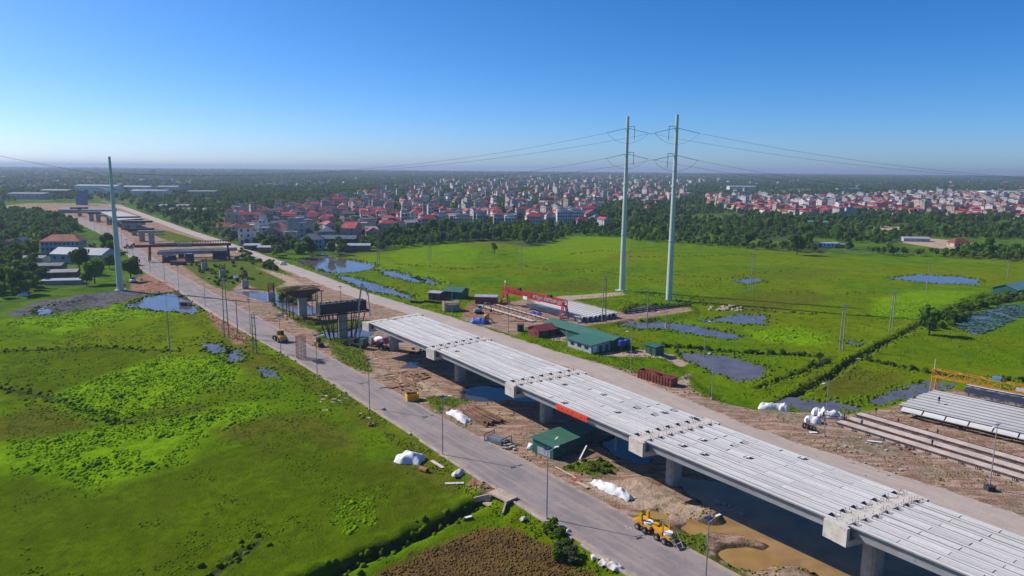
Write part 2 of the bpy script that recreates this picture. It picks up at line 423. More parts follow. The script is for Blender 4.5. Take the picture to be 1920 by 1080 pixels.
TL = offset(TR, 10.0)
ROADPOLY = np.vstack([RL[::4], RR_[::-4]])
TRACKPOLY = np.vstack([TL[::4], TR[::-4]])
MOUNDS = []   # x, y, radius, height
def mound(px, py, r, h, z=0.0):
    p = G(px, py, z); MOUNDS.append((p.x, p.y, r, h))
mound(540, 568, 9, 2.2); mound(480, 482, 9, 2.0); mound(505, 495, 7, 1.4); mound(640, 590, 6, .8); mound(620, 507, 7, 2.2, FIELD); mound(600, 509, 5, 1.2, FIELD)
mound(120, 572, 9, 1.9, FIELD); mound(150, 563, 8, 2.2, FIELD); mound(85, 585, 7, 1.0, FIELD); mound(285, 532, 7, 1.6); mound(310, 530, 6, 1.2); mound(345, 545, 5, .9)
mound(1340, 970, 3.5, .8); mound(1300, 955, 3, .7); mound(1200, 905, 4, .6); mound(700, 665, 4, .6); mound(660, 575, 7, 1.0); mound(520, 592, 5, .8); mound(560, 600, 5, 1.0); mound(905, 925, 3, .7, FIELD); mound(965, 972, 2.5, .8, FIELD)
mound(430, 608, 6, .7, FIELD); mound(330, 455, 12, 2); mound(265, 450, 7, 1.6); mound(1380, 1015, 2.5, .5); mound(1325, 1012, 2, .5); mound(1110, 875, 3, .7); mound(880, 575, 5, 1.0)

def terrain(P):
    c = np.maximum(sdf(P, CORR), sdf(P, MIDPAD))
    t = sst(-2.6, 0.4, c)
    h = FIELD * (1 - t)
    nr = 1 - 0.85 * sst(170, 330, P[:, 1])
    n = nr * 0.24 * vn(P, 1.6, 1) + 0.14 * vn(P, 5.3, 2) + 0.2 * vn(P, 17, 3)
    for I in ISLES: h = h + sst(-1.0, 1.5, sdf(P, I)) * (.12 + .55 * (vn(P, 1.3, 19) + .2) + .4 * vn(P, 3, 20))
    h = h + n * (1 - t) + (0.16 * vn(P, 1.9, 4) + 0.22 * vn(P, 7, 5)) * t
    b = mx(P, BRIGHT)
    h = h + sst(-1, 1, b + 2.5 * vn(P, 3, 6)) * (0.12 + nr * (0.6 * vn(P, 1.6, 7) + 0.35 * vn(P, 3.1, 17))) * (1 - t)
    v = mx(P, VERGE)
    h = h + sst(-.5, 1, v) * (0.15 + 0.35 * vn(P, 1.6, 8))
    for x, y, r, a in MOUNDS:
        d = np.hypot(P[:, 0] - x, P[:, 1] - y)
        w = np.clip(1 - (d / r) ** 2, 0, 1)
        h = h + a * w * w * (1 + 0.8 * vn(P, 2.2, 9))
    for line, w, dep in DITCH:
        d = ldist(P, line) + 0.7 * vn(P, 4, 10)
        h = h - dep * np.exp(-(d / w) ** 4) + 0.35 * dep * np.exp(-((d - 2.2 * w) / w) ** 2) * (0.6 + vn(P, 2, 18))
    isl = np.maximum(mx(P, ISLES), -30)
    for nm, poly, z, zw, key in WET:
        s = sdf(P, poly) + 2.2 * vn(P, 3.7, 11) + 1.0 * vn(P, 1.3, 12)
        if zw > FIELD: s = np.minimum(s, -isl)
        if nm == 'flooded_field': s = s + 5 * vn(P, 5, 13) + 3 * vn(P, 2.1, 14)
        k = sst(-1.4, 1.4, s) if zw > FIELD else sst(-.9, .9, s)
        tgt = zw - 0.35
        h = h * (1 - k) + np.minimum(tgt, h) * k
        near = (s > -1.2) & (s < 0)
    r = np.maximum(sdf(P, ROADPOLY), sdf(P, TRACKPOLY))
    k = sst(-1.0, 0.3, r)
    h = h * (1 - k) - 0.1 * k
    return h
def zat(x, y): return float(terrain(np.array([[x, y]]))[0])

# ------------------------------------------------------------------ ground sheet
def axis(lo, hi, step, g, end0, end1):
    a = list(np.arange(lo, hi, step))
    x, s = hi, step
    while x < end1:
        a.append(x); s *= g; x += s
    a.append(end1)
    x, s = lo, step; left = []
    while x > end0:
        s *= g; x -= s; left.append(max(x, end0))
    return np.array(left[::-1] + a)
gx = axis(-105, 125, 0.75, 1.03, -26000, 26000)
gy = axis(84, 240, 0.75, 1.027, -3000, 30000)
nx, ny = len(gx), len(gy)
XX, YY = np.meshgrid(gx, gy)
P = np.c_[XX.ravel(), YY.ravel()]
Z = terrain(P)
me = bpy.data.meshes.new('ground')
nv = len(P)
me.vertices.add(nv)
me.vertices.foreach_set('co', np.c_[P, Z].astype(np.float32).ravel())
ii = (np.arange(ny - 1)[:, None] * nx + np.arange(nx - 1)[None, :]).ravel()
quads = np.stack([ii, ii + 1, ii + 1 + nx, ii + nx], 1).astype(np.int32)
me.loops.add(quads.size); me.loops.foreach_set('vertex_index', quads.ravel())
me.polygons.add(len(quads))
me.polygons.foreach_set('loop_start', np.arange(0, quads.size, 4, dtype=np.int32))
me.polygons.foreach_set('use_smooth', np.ones(len(quads), bool))
me.update(calc_edges=True)
dirt_sd = np.maximum(sdf(P, CORR), sdf(P, MIDYARD))
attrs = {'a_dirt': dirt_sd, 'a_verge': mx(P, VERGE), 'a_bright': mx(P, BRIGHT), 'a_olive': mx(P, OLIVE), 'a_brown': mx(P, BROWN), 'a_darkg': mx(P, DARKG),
         'a_gravel': mx(P, GRAVEL), 'a_red': mx(P, REDSOIL), 'a_pale': np.maximum(mx(P, PALE), mx(P, PATHS)), 'a_field': sdf(P, FIELDS)}
wet = np.full(nv, -30.0)
for nm, poly, z, zw, key in WET: wet = np.maximum(wet, sdf(P, poly))
for line, w, dep in DITCH: wet = np.maximum(wet, w * 0.9 - ldist(P, line))
attrs['a_wet'] = np.minimum(wet, -mx(P, ISLES) + .3)
for k, v in attrs.items():
    at = me.attributes.new(k, 'FLOAT', 'POINT'); at.data.foreach_set('value', v.astype(np.float32))

gm = bpy.data.materials.new('ground'); gm.use_nodes = True
T = gm.node_tree; N = T.nodes; L = T.links
B = N['Principled BSDF']; B.inputs['Roughness'].default_value = 0.95; B.inputs['Specular IOR Level'].default_value = 0.0
geo = N.new('ShaderNodeNewGeometry')
def noise(scale, detail=5, rough=0.6, stretch=None):
    n = N.new('ShaderNodeTexNoise'); n.inputs['Scale'].default_value = scale; n.inputs['Detail'].default_value = detail; n.inputs['Roughness'].default_value = rough
    if stretch:
        mp = N.new('ShaderNodeMapping'); mp.inputs['Scale'].default_value = stretch; mp.inputs['Rotation'].default_value = (0, 0, -ALONG)
        L.new(geo.outputs['Position'], mp.inputs[0]); L.new(mp.outputs[0], n.inputs['Vector'])
    else: L.new(geo.outputs['Position'], n.inputs['Vector'])
    return n.outputs['Fac']
def mth(op, a, b=None, c=None):
    n = N.new('ShaderNodeMath'); n.operation = op
    for i, x in enumerate((a, b, c)):
        if x is None: continue
        if isinstance(x, (int, float)): n.inputs[i].default_value = x
        else: L.new(x, n.inputs[i])
    return n.outputs[0]
def ramp(x, a, b, c=0.0, d=1.0):
    n = N.new('ShaderNodeMapRange'); n.interpolation_type = 'SMOOTHSTEP'
    L.new(x, n.inputs[0])
    for i, v in enumerate((a, b, c, d)): n.inputs[i + 1].default_value = v
    return n.outputs[0]
def mixc(f, a, b):
    n = N.new('ShaderNodeMix'); n.data_type = 'RGBA'
    if isinstance(f, (int, float)): n.inputs[0].default_value = f
    else: L.new(f, n.inputs[0])
    for i, x in ((6, a), (7, b)):
        if isinstance(x, tuple): n.inputs[i].default_value = (*x, 1)
        else: L.new(x, n.inputs[i])
    return n.outputs[2]
def attr(k):
    n = N.new('ShaderNodeAttribute'); n.attribute_name = k; return n.outputs['Fac']
def mask(k, nz, amp, w=0.5, off=0.0):
    s = mth('ADD', attr(k), mth('MULTIPLY', mth('SUBTRACT', nz, 0.5), amp))
    return ramp(s, -w + off, w + off)
n_big = noise(0.012, 4); n_mid = noise(0.09, 5); n_fine = noise(0.55, 6, 0.7); n_vf = noise(2.6, 5, 0.7); n_str = noise(0.5, 5, 0.6, (0.22, 1.6, 1))
# pasture
sepy = N.new('ShaderNodeSeparateXYZ'); L.new(geo.outputs['Position'], sepy.inputs[0])
b_far = ramp(sepy.outputs[1], 250, 400, 0.85, 0.35)
g = mixc(ramp(n_mid, 0.38, 0.62), (0.12, 0.21, 0.002), (0.086, 0.162, 0.002))
g = mixc(ramp(n_big, 0.42, 0.6), g, (0.145, 0.19, 0.002))
g = mixc(mth('MULTIPLY', ramp(n_fine, 0.5, 0.68), 0.6), g, (0.055, 0.12, 0.002))
g = mixc(mth('MULTIPLY', ramp(n_vf, 0.55, 0.7), 0.6), g, (0.15, 0.26, 0.003))
g = mixc(mth('MULTIPLY', ramp(n_vf, 0.47, 0.36), 0.5), g, (0.045, 0.085, 0.003))
g = mixc(mth('MULTIPLY', ramp(noise(0.22, 6, 0.68), 0.53, 0.64), 0.6), g, (0.045, 0.095, 0.003))
g = mixc(mth('MULTIPLY', ramp(noise(0.05, 5, 0.6), 0.52, 0.64), 0.4), g, (0.17, 0.25, 0.004))
# open country far away: orchards and groves
fa = mixc(ramp(n_mid, 0.4, 0.6), (0.06, 0.12, 0.012), (0.1, 0.18, 0.012))
fa = mixc(ramp(n_big, 0.5, 0.58), fa, (0.07, 0.095, 0.035))
g = mixc(mask('a_field', n_mid, 20, 4), fa, g)
g = mixc(mth('MULTIPLY', mask('a_bright', mth('MULTIPLY_ADD', n_mid, 0.7, mth('MULTIPLY', n_fine, 0.3)), 24, 3.0), b_far), g, mixc(ramp(n_fine, 0.36, 0.62), (0.22, 0.37, 0.003), (0.135, 0.265, 0.003)))
g = mixc(mth('MULTIPLY', mask('a_olive', n_mid, 12, 4), b_far), g, mixc(ramp(n_fine, 0.4, 0.62), (0.13, 0.12, 0.014), (0.075, 0.085, 0.01)))
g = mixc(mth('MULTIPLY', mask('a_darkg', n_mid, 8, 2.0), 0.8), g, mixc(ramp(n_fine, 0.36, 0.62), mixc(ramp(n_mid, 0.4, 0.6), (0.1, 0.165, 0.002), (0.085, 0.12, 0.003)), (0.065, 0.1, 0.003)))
g = mixc(mask('a_brown', n_fine, 4, 0.8), g, mixc(ramp(n_fine, 0.4, 0.6), (0.17, 0.1, 0.035), mixc(ramp(n_mid, 0.4, 0.6), (0.085, 0.05, 0.034), (0.15, 0.1, 0.015))))
g = mixc(mask('a_gravel', n_fine, 6, 0.8), g, mixc(ramp(n_fine, 0.4, 0.6), (0.16, 0.15, 0.16), (0.09, 0.085, 0.095)))
# worked earth
d = mixc(ramp(n_fine, 0.36, 0.62), (0.36, 0.235, 0.165), (0.21, 0.125, 0.085))
d = mixc(ramp(n_str, 0.46, 0.6), d, (0.45, 0.31, 0.235))
d = mixc(mth('MULTIPLY', ramp(n_str, 0.47, 0.38), 0.7), d, (0.25, 0.16, 0.115))
d = mixc(mth('MULTIPLY', ramp(n_mid, 0.48, 0.62), 0.7), d, (0.3, 0.225, 0.175))
d = mixc(mth('MULTIPLY', ramp(n_vf, 0.56, 0.68), 0.6), d, (0.13, 0.08, 0.055))
d = mixc(mask('a_red', n_fine, 5, 0.8), d, mixc(ramp(n_fine, 0.4, 0.6), (0.37, 0.2, 0.145), (0.24, 0.12, 0.085)))
d = mixc(mth('MULTIPLY', mask('a_pale', n_fine, 4, 0.7), 0.8), d, mixc(ramp(n_fine, 0.4, 0.6), (0.52, 0.4, 0.3), (0.4, 0.29, 0.21)))
dm = mth('MAXIMUM', mask('a_dirt', n_fine, 5, 0.6, 0.4), mth('MAXIMUM', mask('a_red', n_fine, 5, 0.6), mask('a_pale', n_fine, 3, 0.4)))
vg = mixc(ramp(n_fine, 0.38, 0.62), (0.12, 0.165, 0.012), (0.06, 0.095, 0.012))
vg = mixc(ramp(n_vf, 0.5, 0.66), vg, (0.17, 0.15, 0.05))
weeds = mth('MULTIPLY', ramp(n_mid, 0.5, 0.62), ramp(n_fine, 0.45, 0.6))
d = mixc(mth('MULTIPLY', weeds, 0.55), d, vg)
d = mixc(mask('a_verge', n_fine, 5, 0.7), d, vg)
g = mixc(dm, g, d)
wm = mixc(ramp(n_fine, 0.4, 0.6), (0.06, 0.05, 0.035), (0.035, 0.045, 0.015))
g = mixc(mth('MULTIPLY', mask('a_wet', n_fine, 1.6, 0.5, -0.2), 0.85), g, wm)
L.new(g, B.inputs['Base Color'])
bp = N.new('ShaderNodeBump'); bp.inputs['Strength'].default_value = 1.0; bp.inputs['Distance'].default_value = 0.55
hh = mth('ADD', mth('MULTIPLY', n_fine, 0.8), mth('MULTIPLY', n_vf, 0.7))
L.new(hh, bp.inputs['Height']); L.new(bp.outputs[0], B.inputs['Normal'])
me.materials.append(gm)
tag(link('ground', me), kind='structure')

# ------------------------------------------------------------------ water
def water_mat(name, deep, rough, ripple):
    mm = bpy.data.materials.new(name); mm.use_nodes = True
    t = mm.node_tree; b = t.nodes['Principled BSDF']
    b.inputs['Roughness'].default_value = rough; b.inputs['IOR'].default_value = 1.33; b.inputs['Specular IOR Level'].default_value = 0.5 if deep[0] < .1 or deep[0] > .3 else 0.45
    ge = t.nodes.new('ShaderNodeNewGeometry')
    n = t.nodes.new('ShaderNodeTexNoise'); n.inputs['Scale'].default_value = 0.25; n.inputs['Detail'].default_value = 4
    t.links.new(ge.outputs['Position'], n.inputs['Vector'])
    r_ = t.nodes.new('ShaderNodeMapRange'); r_.inputs[1].default_value = .4; r_.inputs[2].default_value = .65
    t.links.new(n.outputs['Fac'], r_.inputs[0])
    mxx = t.nodes.new('ShaderNodeMix'); mxx.data_type = 'RGBA'
    mxx.inputs[6].default_value = (*deep, 1); mxx.inputs[7].default_value = (*[q * 0.7 for q in deep], 1)
    t.links.new(r_.outputs[0], mxx.inputs[0]); t.links.new(mxx.outputs[2], b.inputs['Base Color'])
    n2 = t.nodes.new('ShaderNodeTexNoise'); n2.inputs['Scale'].default_value = 1.6; n2.inputs['Detail'].default_value = 3
    t.links.new(ge.outputs['Position'], n2.inputs['Vector'])
    bb = t.nodes.new('ShaderNodeBump'); bb.inputs['Strength'].default_value = ripple; bb.inputs['Distance'].default_value = 0.02
    t.links.new(n2.outputs['Fac'], bb.inputs['Height']); t.links.new(bb.outputs[0], b.inputs['Normal'])
    return mm
WM = {'clear': water_mat('standing water', (0.12, 0.11, 0.115), 0.06, 0.25), 'murky': water_mat('murky water', (0.13, 0.11, 0.105), 0.14, 0.5), 'muddy': water_mat('muddy water', (0.34, 0.205, 0.075), 0.06, 0.15), 'dark': water_mat('dark water', (0.05, 0.05, 0.06), 0.04, 0.1)}
for nm, poly, z, zw, key in WET:
    c = poly.mean(0)
    q = poly + (poly - c) / np.linalg.norm(poly - c, axis=1)[:, None] * 2.5
    w = bpy.data.meshes.new(nm)
    w.from_pydata([(x, y, zw) for x, y in q], [], [tuple(range(len(q)))])
    w.materials.append(WM[key])
    if w.polygons[0].normal.z < 0: w.flip_normals()
    tag(link(nm, w), kind='structure')

# ------------------------------------------------------------------ roads
def strip_mesh(name, A, Bp, z, mm, nc=8, jit=0.35, seed=0):
    rs = np.random.RandomState(seed)
    n = len(A); u = np.linspace(0, 1, nc + 1)
    ja = np.cumsum(rs.randn(n)) ; ja -= np.convolve(ja, np.ones(9) / 9, 'same'); jb = rs.randn(n)
    wv = np.linalg.norm(Bp - A, axis=1)
    pts = np.zeros((n, nc + 1, 3))
    for i in range(n):
        a = A[i] + (A[i] - Bp[i]) / wv[i] * ja[i] * jit; b = Bp[i] + (Bp[i] - A[i]) / wv[i] * jb[i] * jit * 0.7
        pts[i, :, 0] = a[0] + (b[0] - a[0]) * u; pts[i, :, 1] = a[1] + (b[1] - a[1]) * u
        pts[i, :, 2] = z + 0.06 * (1 - (2 * u - 1) ** 2)
    vs = pts.reshape(-1, 3)
    lo = vs.copy().reshape(n, nc + 1, 3)
    fs = [(i * (nc + 1) + k, i * (nc + 1) + k + 1, (i + 1) * (nc + 1) + k + 1, (i + 1) * (nc + 1) + k) for i in range(n - 1) for k in range(nc)]
    base = len(vs)
    sk = np.vstack([pts[:, 0] - [0, 0, 0.4], pts[:, nc] - [0, 0, 0.4]])
    fs += [(i * (nc + 1), (i + 1) * (nc + 1), base + i + 1, base + i) for i in range(n - 1)]
    fs += [((i + 1) * (nc + 1) + nc, i * (nc + 1) + nc, base + n + i, base + n + i + 1) for i in range(n - 1)]
    mesh = bpy.data.meshes.new(name)
    mesh.from_pydata([tuple(p) for p in np.vstack([vs, sk])], [], fs)
    dist = np.r_[0, np.cumsum(np.linalg.norm(np.diff(A, axis=0), axis=1))]
    uu = np.r_[np.tile(u, n), np.zeros(n), np.ones(n)]; vv = np.r_[np.repeat(dist, nc + 1), dist, dist]
    for k, val in (('a_u', uu), ('a_v', vv)):
        at = mesh.attributes.new(k, 'FLOAT', 'POINT'); at.data.foreach_set('value', val.astype(np.float32))
    mesh.materials.append(mm)
    if mesh.polygons[0].normal.z < 0: mesh.flip_normals()
    return mesh
def road_mat(name, base, base2, dust, dust2, edge, width, streak):
    global T, N, L, geo
    mm = bpy.data.materials.new(name); mm.use_nodes = True
    T = mm.node_tree; N = T.nodes; L = T.links
    b = N['Principled BSDF']; b.inputs['Roughness'].default_value = 0.9; b.inputs['Specular IOR Level'].default_value = 0.2
    geo = N.new('ShaderNodeNewGeometry')
    u = attr('a_u'); v = attr('a_v')
    cb = N.new('ShaderNodeCombineXYZ'); L.new(mth('MULTIPLY', u, width), cb.inputs[0]); L.new(mth('MULTIPLY', v, 0.07), cb.inputs[1])
    ns = N.new('ShaderNodeTexNoise'); ns.inputs['Scale'].default_value = 0.9; ns.inputs['Detail'].default_value = 5; L.new(cb.outputs[0], ns.inputs['Vector'])
    st = ns.outputs['Fac']
    nm_ = noise(0.12, 5); nf = noise(0.9, 5, 0.65); nv_ = noise(5, 4)
    c = mixc(ramp(nm_, 0.4, 0.62), base, base2)
    c = mixc(mth('MULTIPLY', ramp(st, 0.45, 0.62), streak), c, dust)
    c = mixc(mth('MULTIPLY', ramp(nf, 0.58, 0.66), 0.35), c, tuple(q * 0.6 for q in base))
    c = mixc(mth('MULTIPLY', ramp(nv_, 0.5, 0.7), 0.25), c, tuple(q * 0.5 for q in base))
    e = mth('ABSOLUTE', mth('SUBTRACT', mth('MULTIPLY', u, 2.0), 1.0))
    e = mth('ADD', e, mth('MULTIPLY', mth('SUBTRACT', mth('ADD', mth('MULTIPLY', nf, 0.5), mth('MULTIPLY', nm_, 0.5)), 0.5), 0.8))
    c = mixc(ramp(e, edge, edge + 0.22), c, mixc(ramp(nf, 0.4, 0.6), dust, dust2))
    L.new(c, b.inputs['Base Color'])
    bb = N.new('ShaderNodeBump'); bb.inputs['Strength'].default_value = 0.3; bb.inputs['Distance'].default_value = 0.05
    L.new(nf, bb.inputs['Height']); L.new(bb.outputs[0], b.inputs['Normal'])
    return mm
ASPH = road_mat('dusty asphalt', (0.205, 0.18, 0.178), (0.26, 0.225, 0.215), (0.34, 0.265, 0.235), (0.39, 0.28, 0.22), 0.8, 12, 0.6)
PALER = road_mat('pale compacted track', (0.36, 0.295, 0.255), (0.4, 0.33, 0.285), (0.45, 0.37, 0.31), (0.31, 0.21, 0.165), 0.78, 10, 0.6)
A = RL
D2 = ((A[:, None, :] - RR_[None, :, :]) ** 2).sum(2)
Bn = smooth(RR_[D2.argmin(1)], 4)
tag(link('road', strip_mesh('road', A, Bn, 0.08, ASPH, 8, 0.12, 1)), kind='structure')
tag(link('dirt_road', strip_mesh('dirt_road', TL, TR, 0.03, PALER, 6, 0.4, 2)), kind='structure')
# raised concrete edging along the field side of the asphalt road
KERBM = mat('kerb concrete', (0.42, 0.36, 0.3), 0.9, 0.2, 0.4, dirt=(0.3, 0.22, 0.17))
kb = MB()
ko = offset(RL, 0.35) if ((offset(RL, 0.35)[10] - RR_[10]) ** 2).sum() > ((offset(RL, -0.35)[10] - RR_[10]) ** 2).sum() else offset(RL, -0.35)
for i in range(0, 150):
    if rnd.random() < 0.12: continue
    a = ko[i]; b = a + (ko[i + 1] - a) * 0.98
    kb.bar((a[0], a[1], 0.05 + rnd.uniform(-.02, .02)), (b[0], b[1], 0.05), 0.35, 0.3)
tag(kb.build('kerb', KERBM), kind='structure')
# ------------------------------------------------------------------ the viaduct
DECK = 10.0
A_PX = [(690, 604), (812, 654), (962, 720), (1200, 823), (1575, 979)]
B_PX = [(783, 589), (910, 635), (1085, 697), (1330, 790), (1712, 930)]
CA = [G(x, y, DECK) for x, y in A_PX]; CB = [G(x, y, DECK) for x, y in B_PX]
CA.append(CA[-1] + (CA[-1] - CA[-2]).normalized() * 37); CB.append(CB[-1] + (CB[-1] - CB[-2]).normalized() * 37)
NG = 7
def girder_mesh(L, w, fl=0.2, depth=1.75):
    h = w / 2
    prof = [(-h, 0), (-h, -fl), (-.62, -.32), (-.42, -depth), (.42, -depth), (.62, -.32), (h, -fl), (h, 0), (.46, 0), (.36, -.55), (-.36, -.55), (-.46, 0)]
    b = MB(); b.prism(prof, 0, L)
    return b.mesh('girder', [CONC_D])
def girder_top(L, w):
    pass
via = empty('viaduct', (CA[2] + CB[2]) / 2 * 1.0, 0, 'long unfinished concrete viaduct of pale girders running beside the asphalt road', 'viaduct')
via.location.z = 0
VO = via.location.copy()
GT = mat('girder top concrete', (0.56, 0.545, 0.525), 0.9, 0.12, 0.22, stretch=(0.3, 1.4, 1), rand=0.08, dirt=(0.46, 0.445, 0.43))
def two_tone_girder(L, w, depth=1.75, fl=0.2):
    h = w / 2
    b = MB()
    prof = [(-h, 0), (-h, -fl), (-.62, -.34), (-.42, -depth), (.42, -depth), (.62, -.34), (h, -fl), (h, 0), (.46, 0), (.36, -.55), (-.36, -.55), (-.46, 0)]
    n = len(prof)
    vs = [(0, y, z) for y, z in prof] + [(L, y, z) for y, z in prof]
    b.v = vs
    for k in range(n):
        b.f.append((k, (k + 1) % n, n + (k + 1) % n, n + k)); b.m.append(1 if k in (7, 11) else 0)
    b.f.append(tuple(range(n - 1, -1, -1))); b.m.append(0); b.f.append(tuple(range(n, 2 * n))); b.m.append(0)
    return b.mesh('girder', [CONC_D, GT])
cover_meshes = {}
def cover_mesh(L, w=1.02):
    key = round(L, 1)
    if key not in cover_meshes:
        b = MB(); b.box((0, 0, 0), (L, w, 0.07)); cover_meshes[key] = b.mesh('cover_slab', [COVER])
    return cover_meshes[key]
gr = random.Random(3)
for s in range(5):
    for k in range(NG):
        f = (k + 0.5) / NG
        a = CA[s].lerp(CB[s], f); b_ = CA[s + 1].lerp(CB[s + 1], f)
        d = (b_ - a); full = d.length; d.normalize()
        gap = 1.1
        a = a + d * gap; L = full - 2 * gap
        w0 = (CB[s] - CA[s]).length * math.cos(0.02) / NG
        pw = (CB[s] - CA[s]); pw2 = abs(pw.x * -d.y + pw.y * d.x) / NG
        pz = (CB[s + 1] - CA[s + 1]); pz2 = abs(pz.x * -d.y + pz.y * d.x) / NG
        w = min(pw2, pz2) - 0.1
        rz = math.atan2(d.y, d.x)
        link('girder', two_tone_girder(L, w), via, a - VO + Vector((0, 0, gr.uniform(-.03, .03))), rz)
        # precast slabs closing the trough, some lifted or left out
        n = 7
        x = 1.0; cl = (L - 2.0) / n
        for q in range(n):
            r = gr.random()
            if s in (1, 2, 3) and r < (0.05 if s == 1 else 0.12):
                c = a + d * (x + cl / 2 - .55); ln = cl - 1.5     # shortened, with an open pocket and a lifted slab beside it
                link('cover_slab', cover_mesh(ln), via, c - VO + Vector((0, 0, 0.05)), rz)
                t = cover_mesh(1.0)
                o = link('cover_slab', t, via, a + d * (x + cl - .55) - VO + Vector((0, 0, 0.24)), rz)
                o.rotation_euler = (gr.uniform(-.1, .1), R(gr.choice((-20, -16, 18))), rz + gr.uniform(-.1, .1))
            else:
                link('cover_slab', cover_mesh(cl - 0.06), via, a + d * (x + cl / 2) - VO + Vector((gr.uniform(-.03, .03), gr.uniform(-.03, .03), 0.07 + gr.uniform(0, .04))), rz)
            x += cl
CAPW = 2.3
for s in range(6):
    a, b_ = CA[s], CB[s]
    cr = (b_ - a).normalized(); Lc = (b_ - a).length
    ctr = (a + b_) / 2; rz = math.atan2(cr.y, cr.x)
    e = 0.9
    c = MB()
    top = 0.03
    h = Lc / 2 + e
    # inverted T crosshead: ledges under the girders, upstand between them, soffit rising to the ends
    prof_c = [(-h, -1.0 - .45), (-h, top), (h, top), (h, -1.45), (2.6, -2.75), (-2.6, -2.75)]
    vs = [(x, -0.95, z) for x, z in prof_c] + [(x, 0.95, z) for x, z in prof_c]
    n = len(prof_c)
    c.add(vs, [(k, n + k, n + (k + 1) % n, (k + 1) % n) for k in range(n)] + [tuple(range(n)), tuple(range(2 * n - 1, n - 1, -1))])
    prof_l = [(-h, -1.9), (-h, -1.8), (h, -1.8), (h, -1.9), (2.4, -3.0), (-2.4, -3.0)]
    prof_l = [(-h, -2.5), (-h, -1.78), (h, -1.78), (h, -2.5), (2.5, -3.05), (-2.5, -3.05)]
    vs = [(x, -1.75, z) for x, z in prof_l] + [(x, 1.75, z) for x, z in prof_l]
    c.add(vs, [(k, n + k, n + (k + 1) % n, (k + 1) % n) for k in range(n)] + [tuple(range(n)), tuple(range(2 * n - 1, n - 1, -1))])
    for sg in (-1, 1):           # end cheek walls
        c.box((sg * (h - .28), 0, -1.22), (0.6, 3.46, 2.52))
    cap = c.build('pier_cap', CAPC, via, ctr - VO, rz)
    if s:                         # diaphragm strips with the pockets at the girder ends
        for sg in (-1, 1):
            for k in range(NG + 1):
                pk = MB(); pk.box((-Lc / 2 + k * Lc / NG, sg * 1.06, -0.03), (Lc / NG * .5, 0.3, 0.1))
                pk.build('diaphragm', CAPC, via, ctr - VO, rz)
        rb = MB()
        for k in range(26):
            x = -Lc / 2 + (k + .5) * Lc / 26
            for y in (-.7, .7, -1.5, 1.5):
                if gr.random() < .75: rb.bar((x + gr.uniform(-.1, .1), y, 0), (x + gr.uniform(-.25, .25), y + gr.uniform(-.2, .2), gr.uniform(.25, .6)), .05)
        tag(rb.build('starter_bars', RUST, via, ctr - VO + Vector((0, 0, .03)), rz), kind='stuff')
    col = MB()
    z0 = -1.2; z1 = DECK - 3.0
    pr = [(-1.5, -.65), (-1.1, -1.05), (1.1, -1.05), (1.5, -.65), (1.5, .65), (1.1, 1.05), (-1.1, 1.05), (-1.5, .65)]
    vs = [(x * .9, y * .95, z0) for x, y in pr] + [(x * .9, y * .95, z1) for x, y in pr]
    col.add(vs, [(k, (k + 1) % 8, 8 + (k + 1) % 8, 8 + k) for k in range(8)] + [tuple(range(7, -1, -1)), tuple(range(8, 16))])
    col.build('pier_column', CONC_P, via, Vector((ctr.x, ctr.y, 0)) - VO, rz)

# banner hung on the near face of the third span
def on_edge(s, f, out, z):
    a, b_ = CA[s], CA[s + 1]
    d = (b_ - a).normalized(); nrm = Vector((d.y, -d.x, 0))
    p = a.lerp(b_, f) + nrm * out
    if (p - CB[s]).length < (a.lerp(b_, f) - CB[s]).length: p = a.lerp(b_, f) - nrm * out
    p.z = DECK + z
    return p
BAN = mat('red banner cloth', (0.75, 0.035, 0.02), 0.6, 0.12, 1.0)
BANT = mat('yellow banner print', (0.85, 0.35, 0.08), 0.6, 0.1, 1)
def px_f(px):      # fraction along span 2 of a pixel column on the near edge
    best = min(range(400), key=lambda q: abs(pxcol(CA[2].lerp(CA[3], q / 400)) - px))
    return best / 400
def pxcol(p):
    v = np.array([p.x, p.y, p.z - CAM_H])
    return 960 + FPX * (v @ RT) / (v @ FWD)
def pxrow(p):
    v = np.array([p.x, p.y, p.z - CAM_H])
    return 540 - FPX * (v @ UP) / (v @ FWD)
f0, f1 = px_f(1043), px_f(1102)
bn = MB(); nb = 14
p0 = on_edge(2, f0, 0.06, 0)
pts = []
for i in range(nb + 1):
    f = f0 + (f1 - f0) * i / nb
    sag = 0.12 * math.sin(i * 1.3) + 0.05 * math.sin(i * 3.1)
    pts.append((on_edge(2, f, 0.1 + .05 * abs(sag), -0.08 - .05 * abs(sag)), on_edge(2, f, 0.13 + abs(sag) * .5, -1.2 + 0.1 * sag)))
ctr = (pts[0][0] + pts[-1][1]) / 2
for i in range(nb):
    a, b_ = pts[i]; c, d = pts[i + 1]
    bn.add([a - ctr, b_ - ctr, d - ctr, c - ctr], [(0, 1, 2, 3)])
nd = (on_edge(2, f0, 1, 0) - on_edge(2, f0, 0, 0))
bann = empty('banner', ctr, 0, 'bright red banner with yellow lettering hung on the edge of the viaduct', 'banner')
cl = bn.build('cloth', BAN, bann)
sd = cl.modifiers.new('thick', 'SOLIDIFY'); sd.thickness = 0.02
tx = MB()
br = random.Random(8)
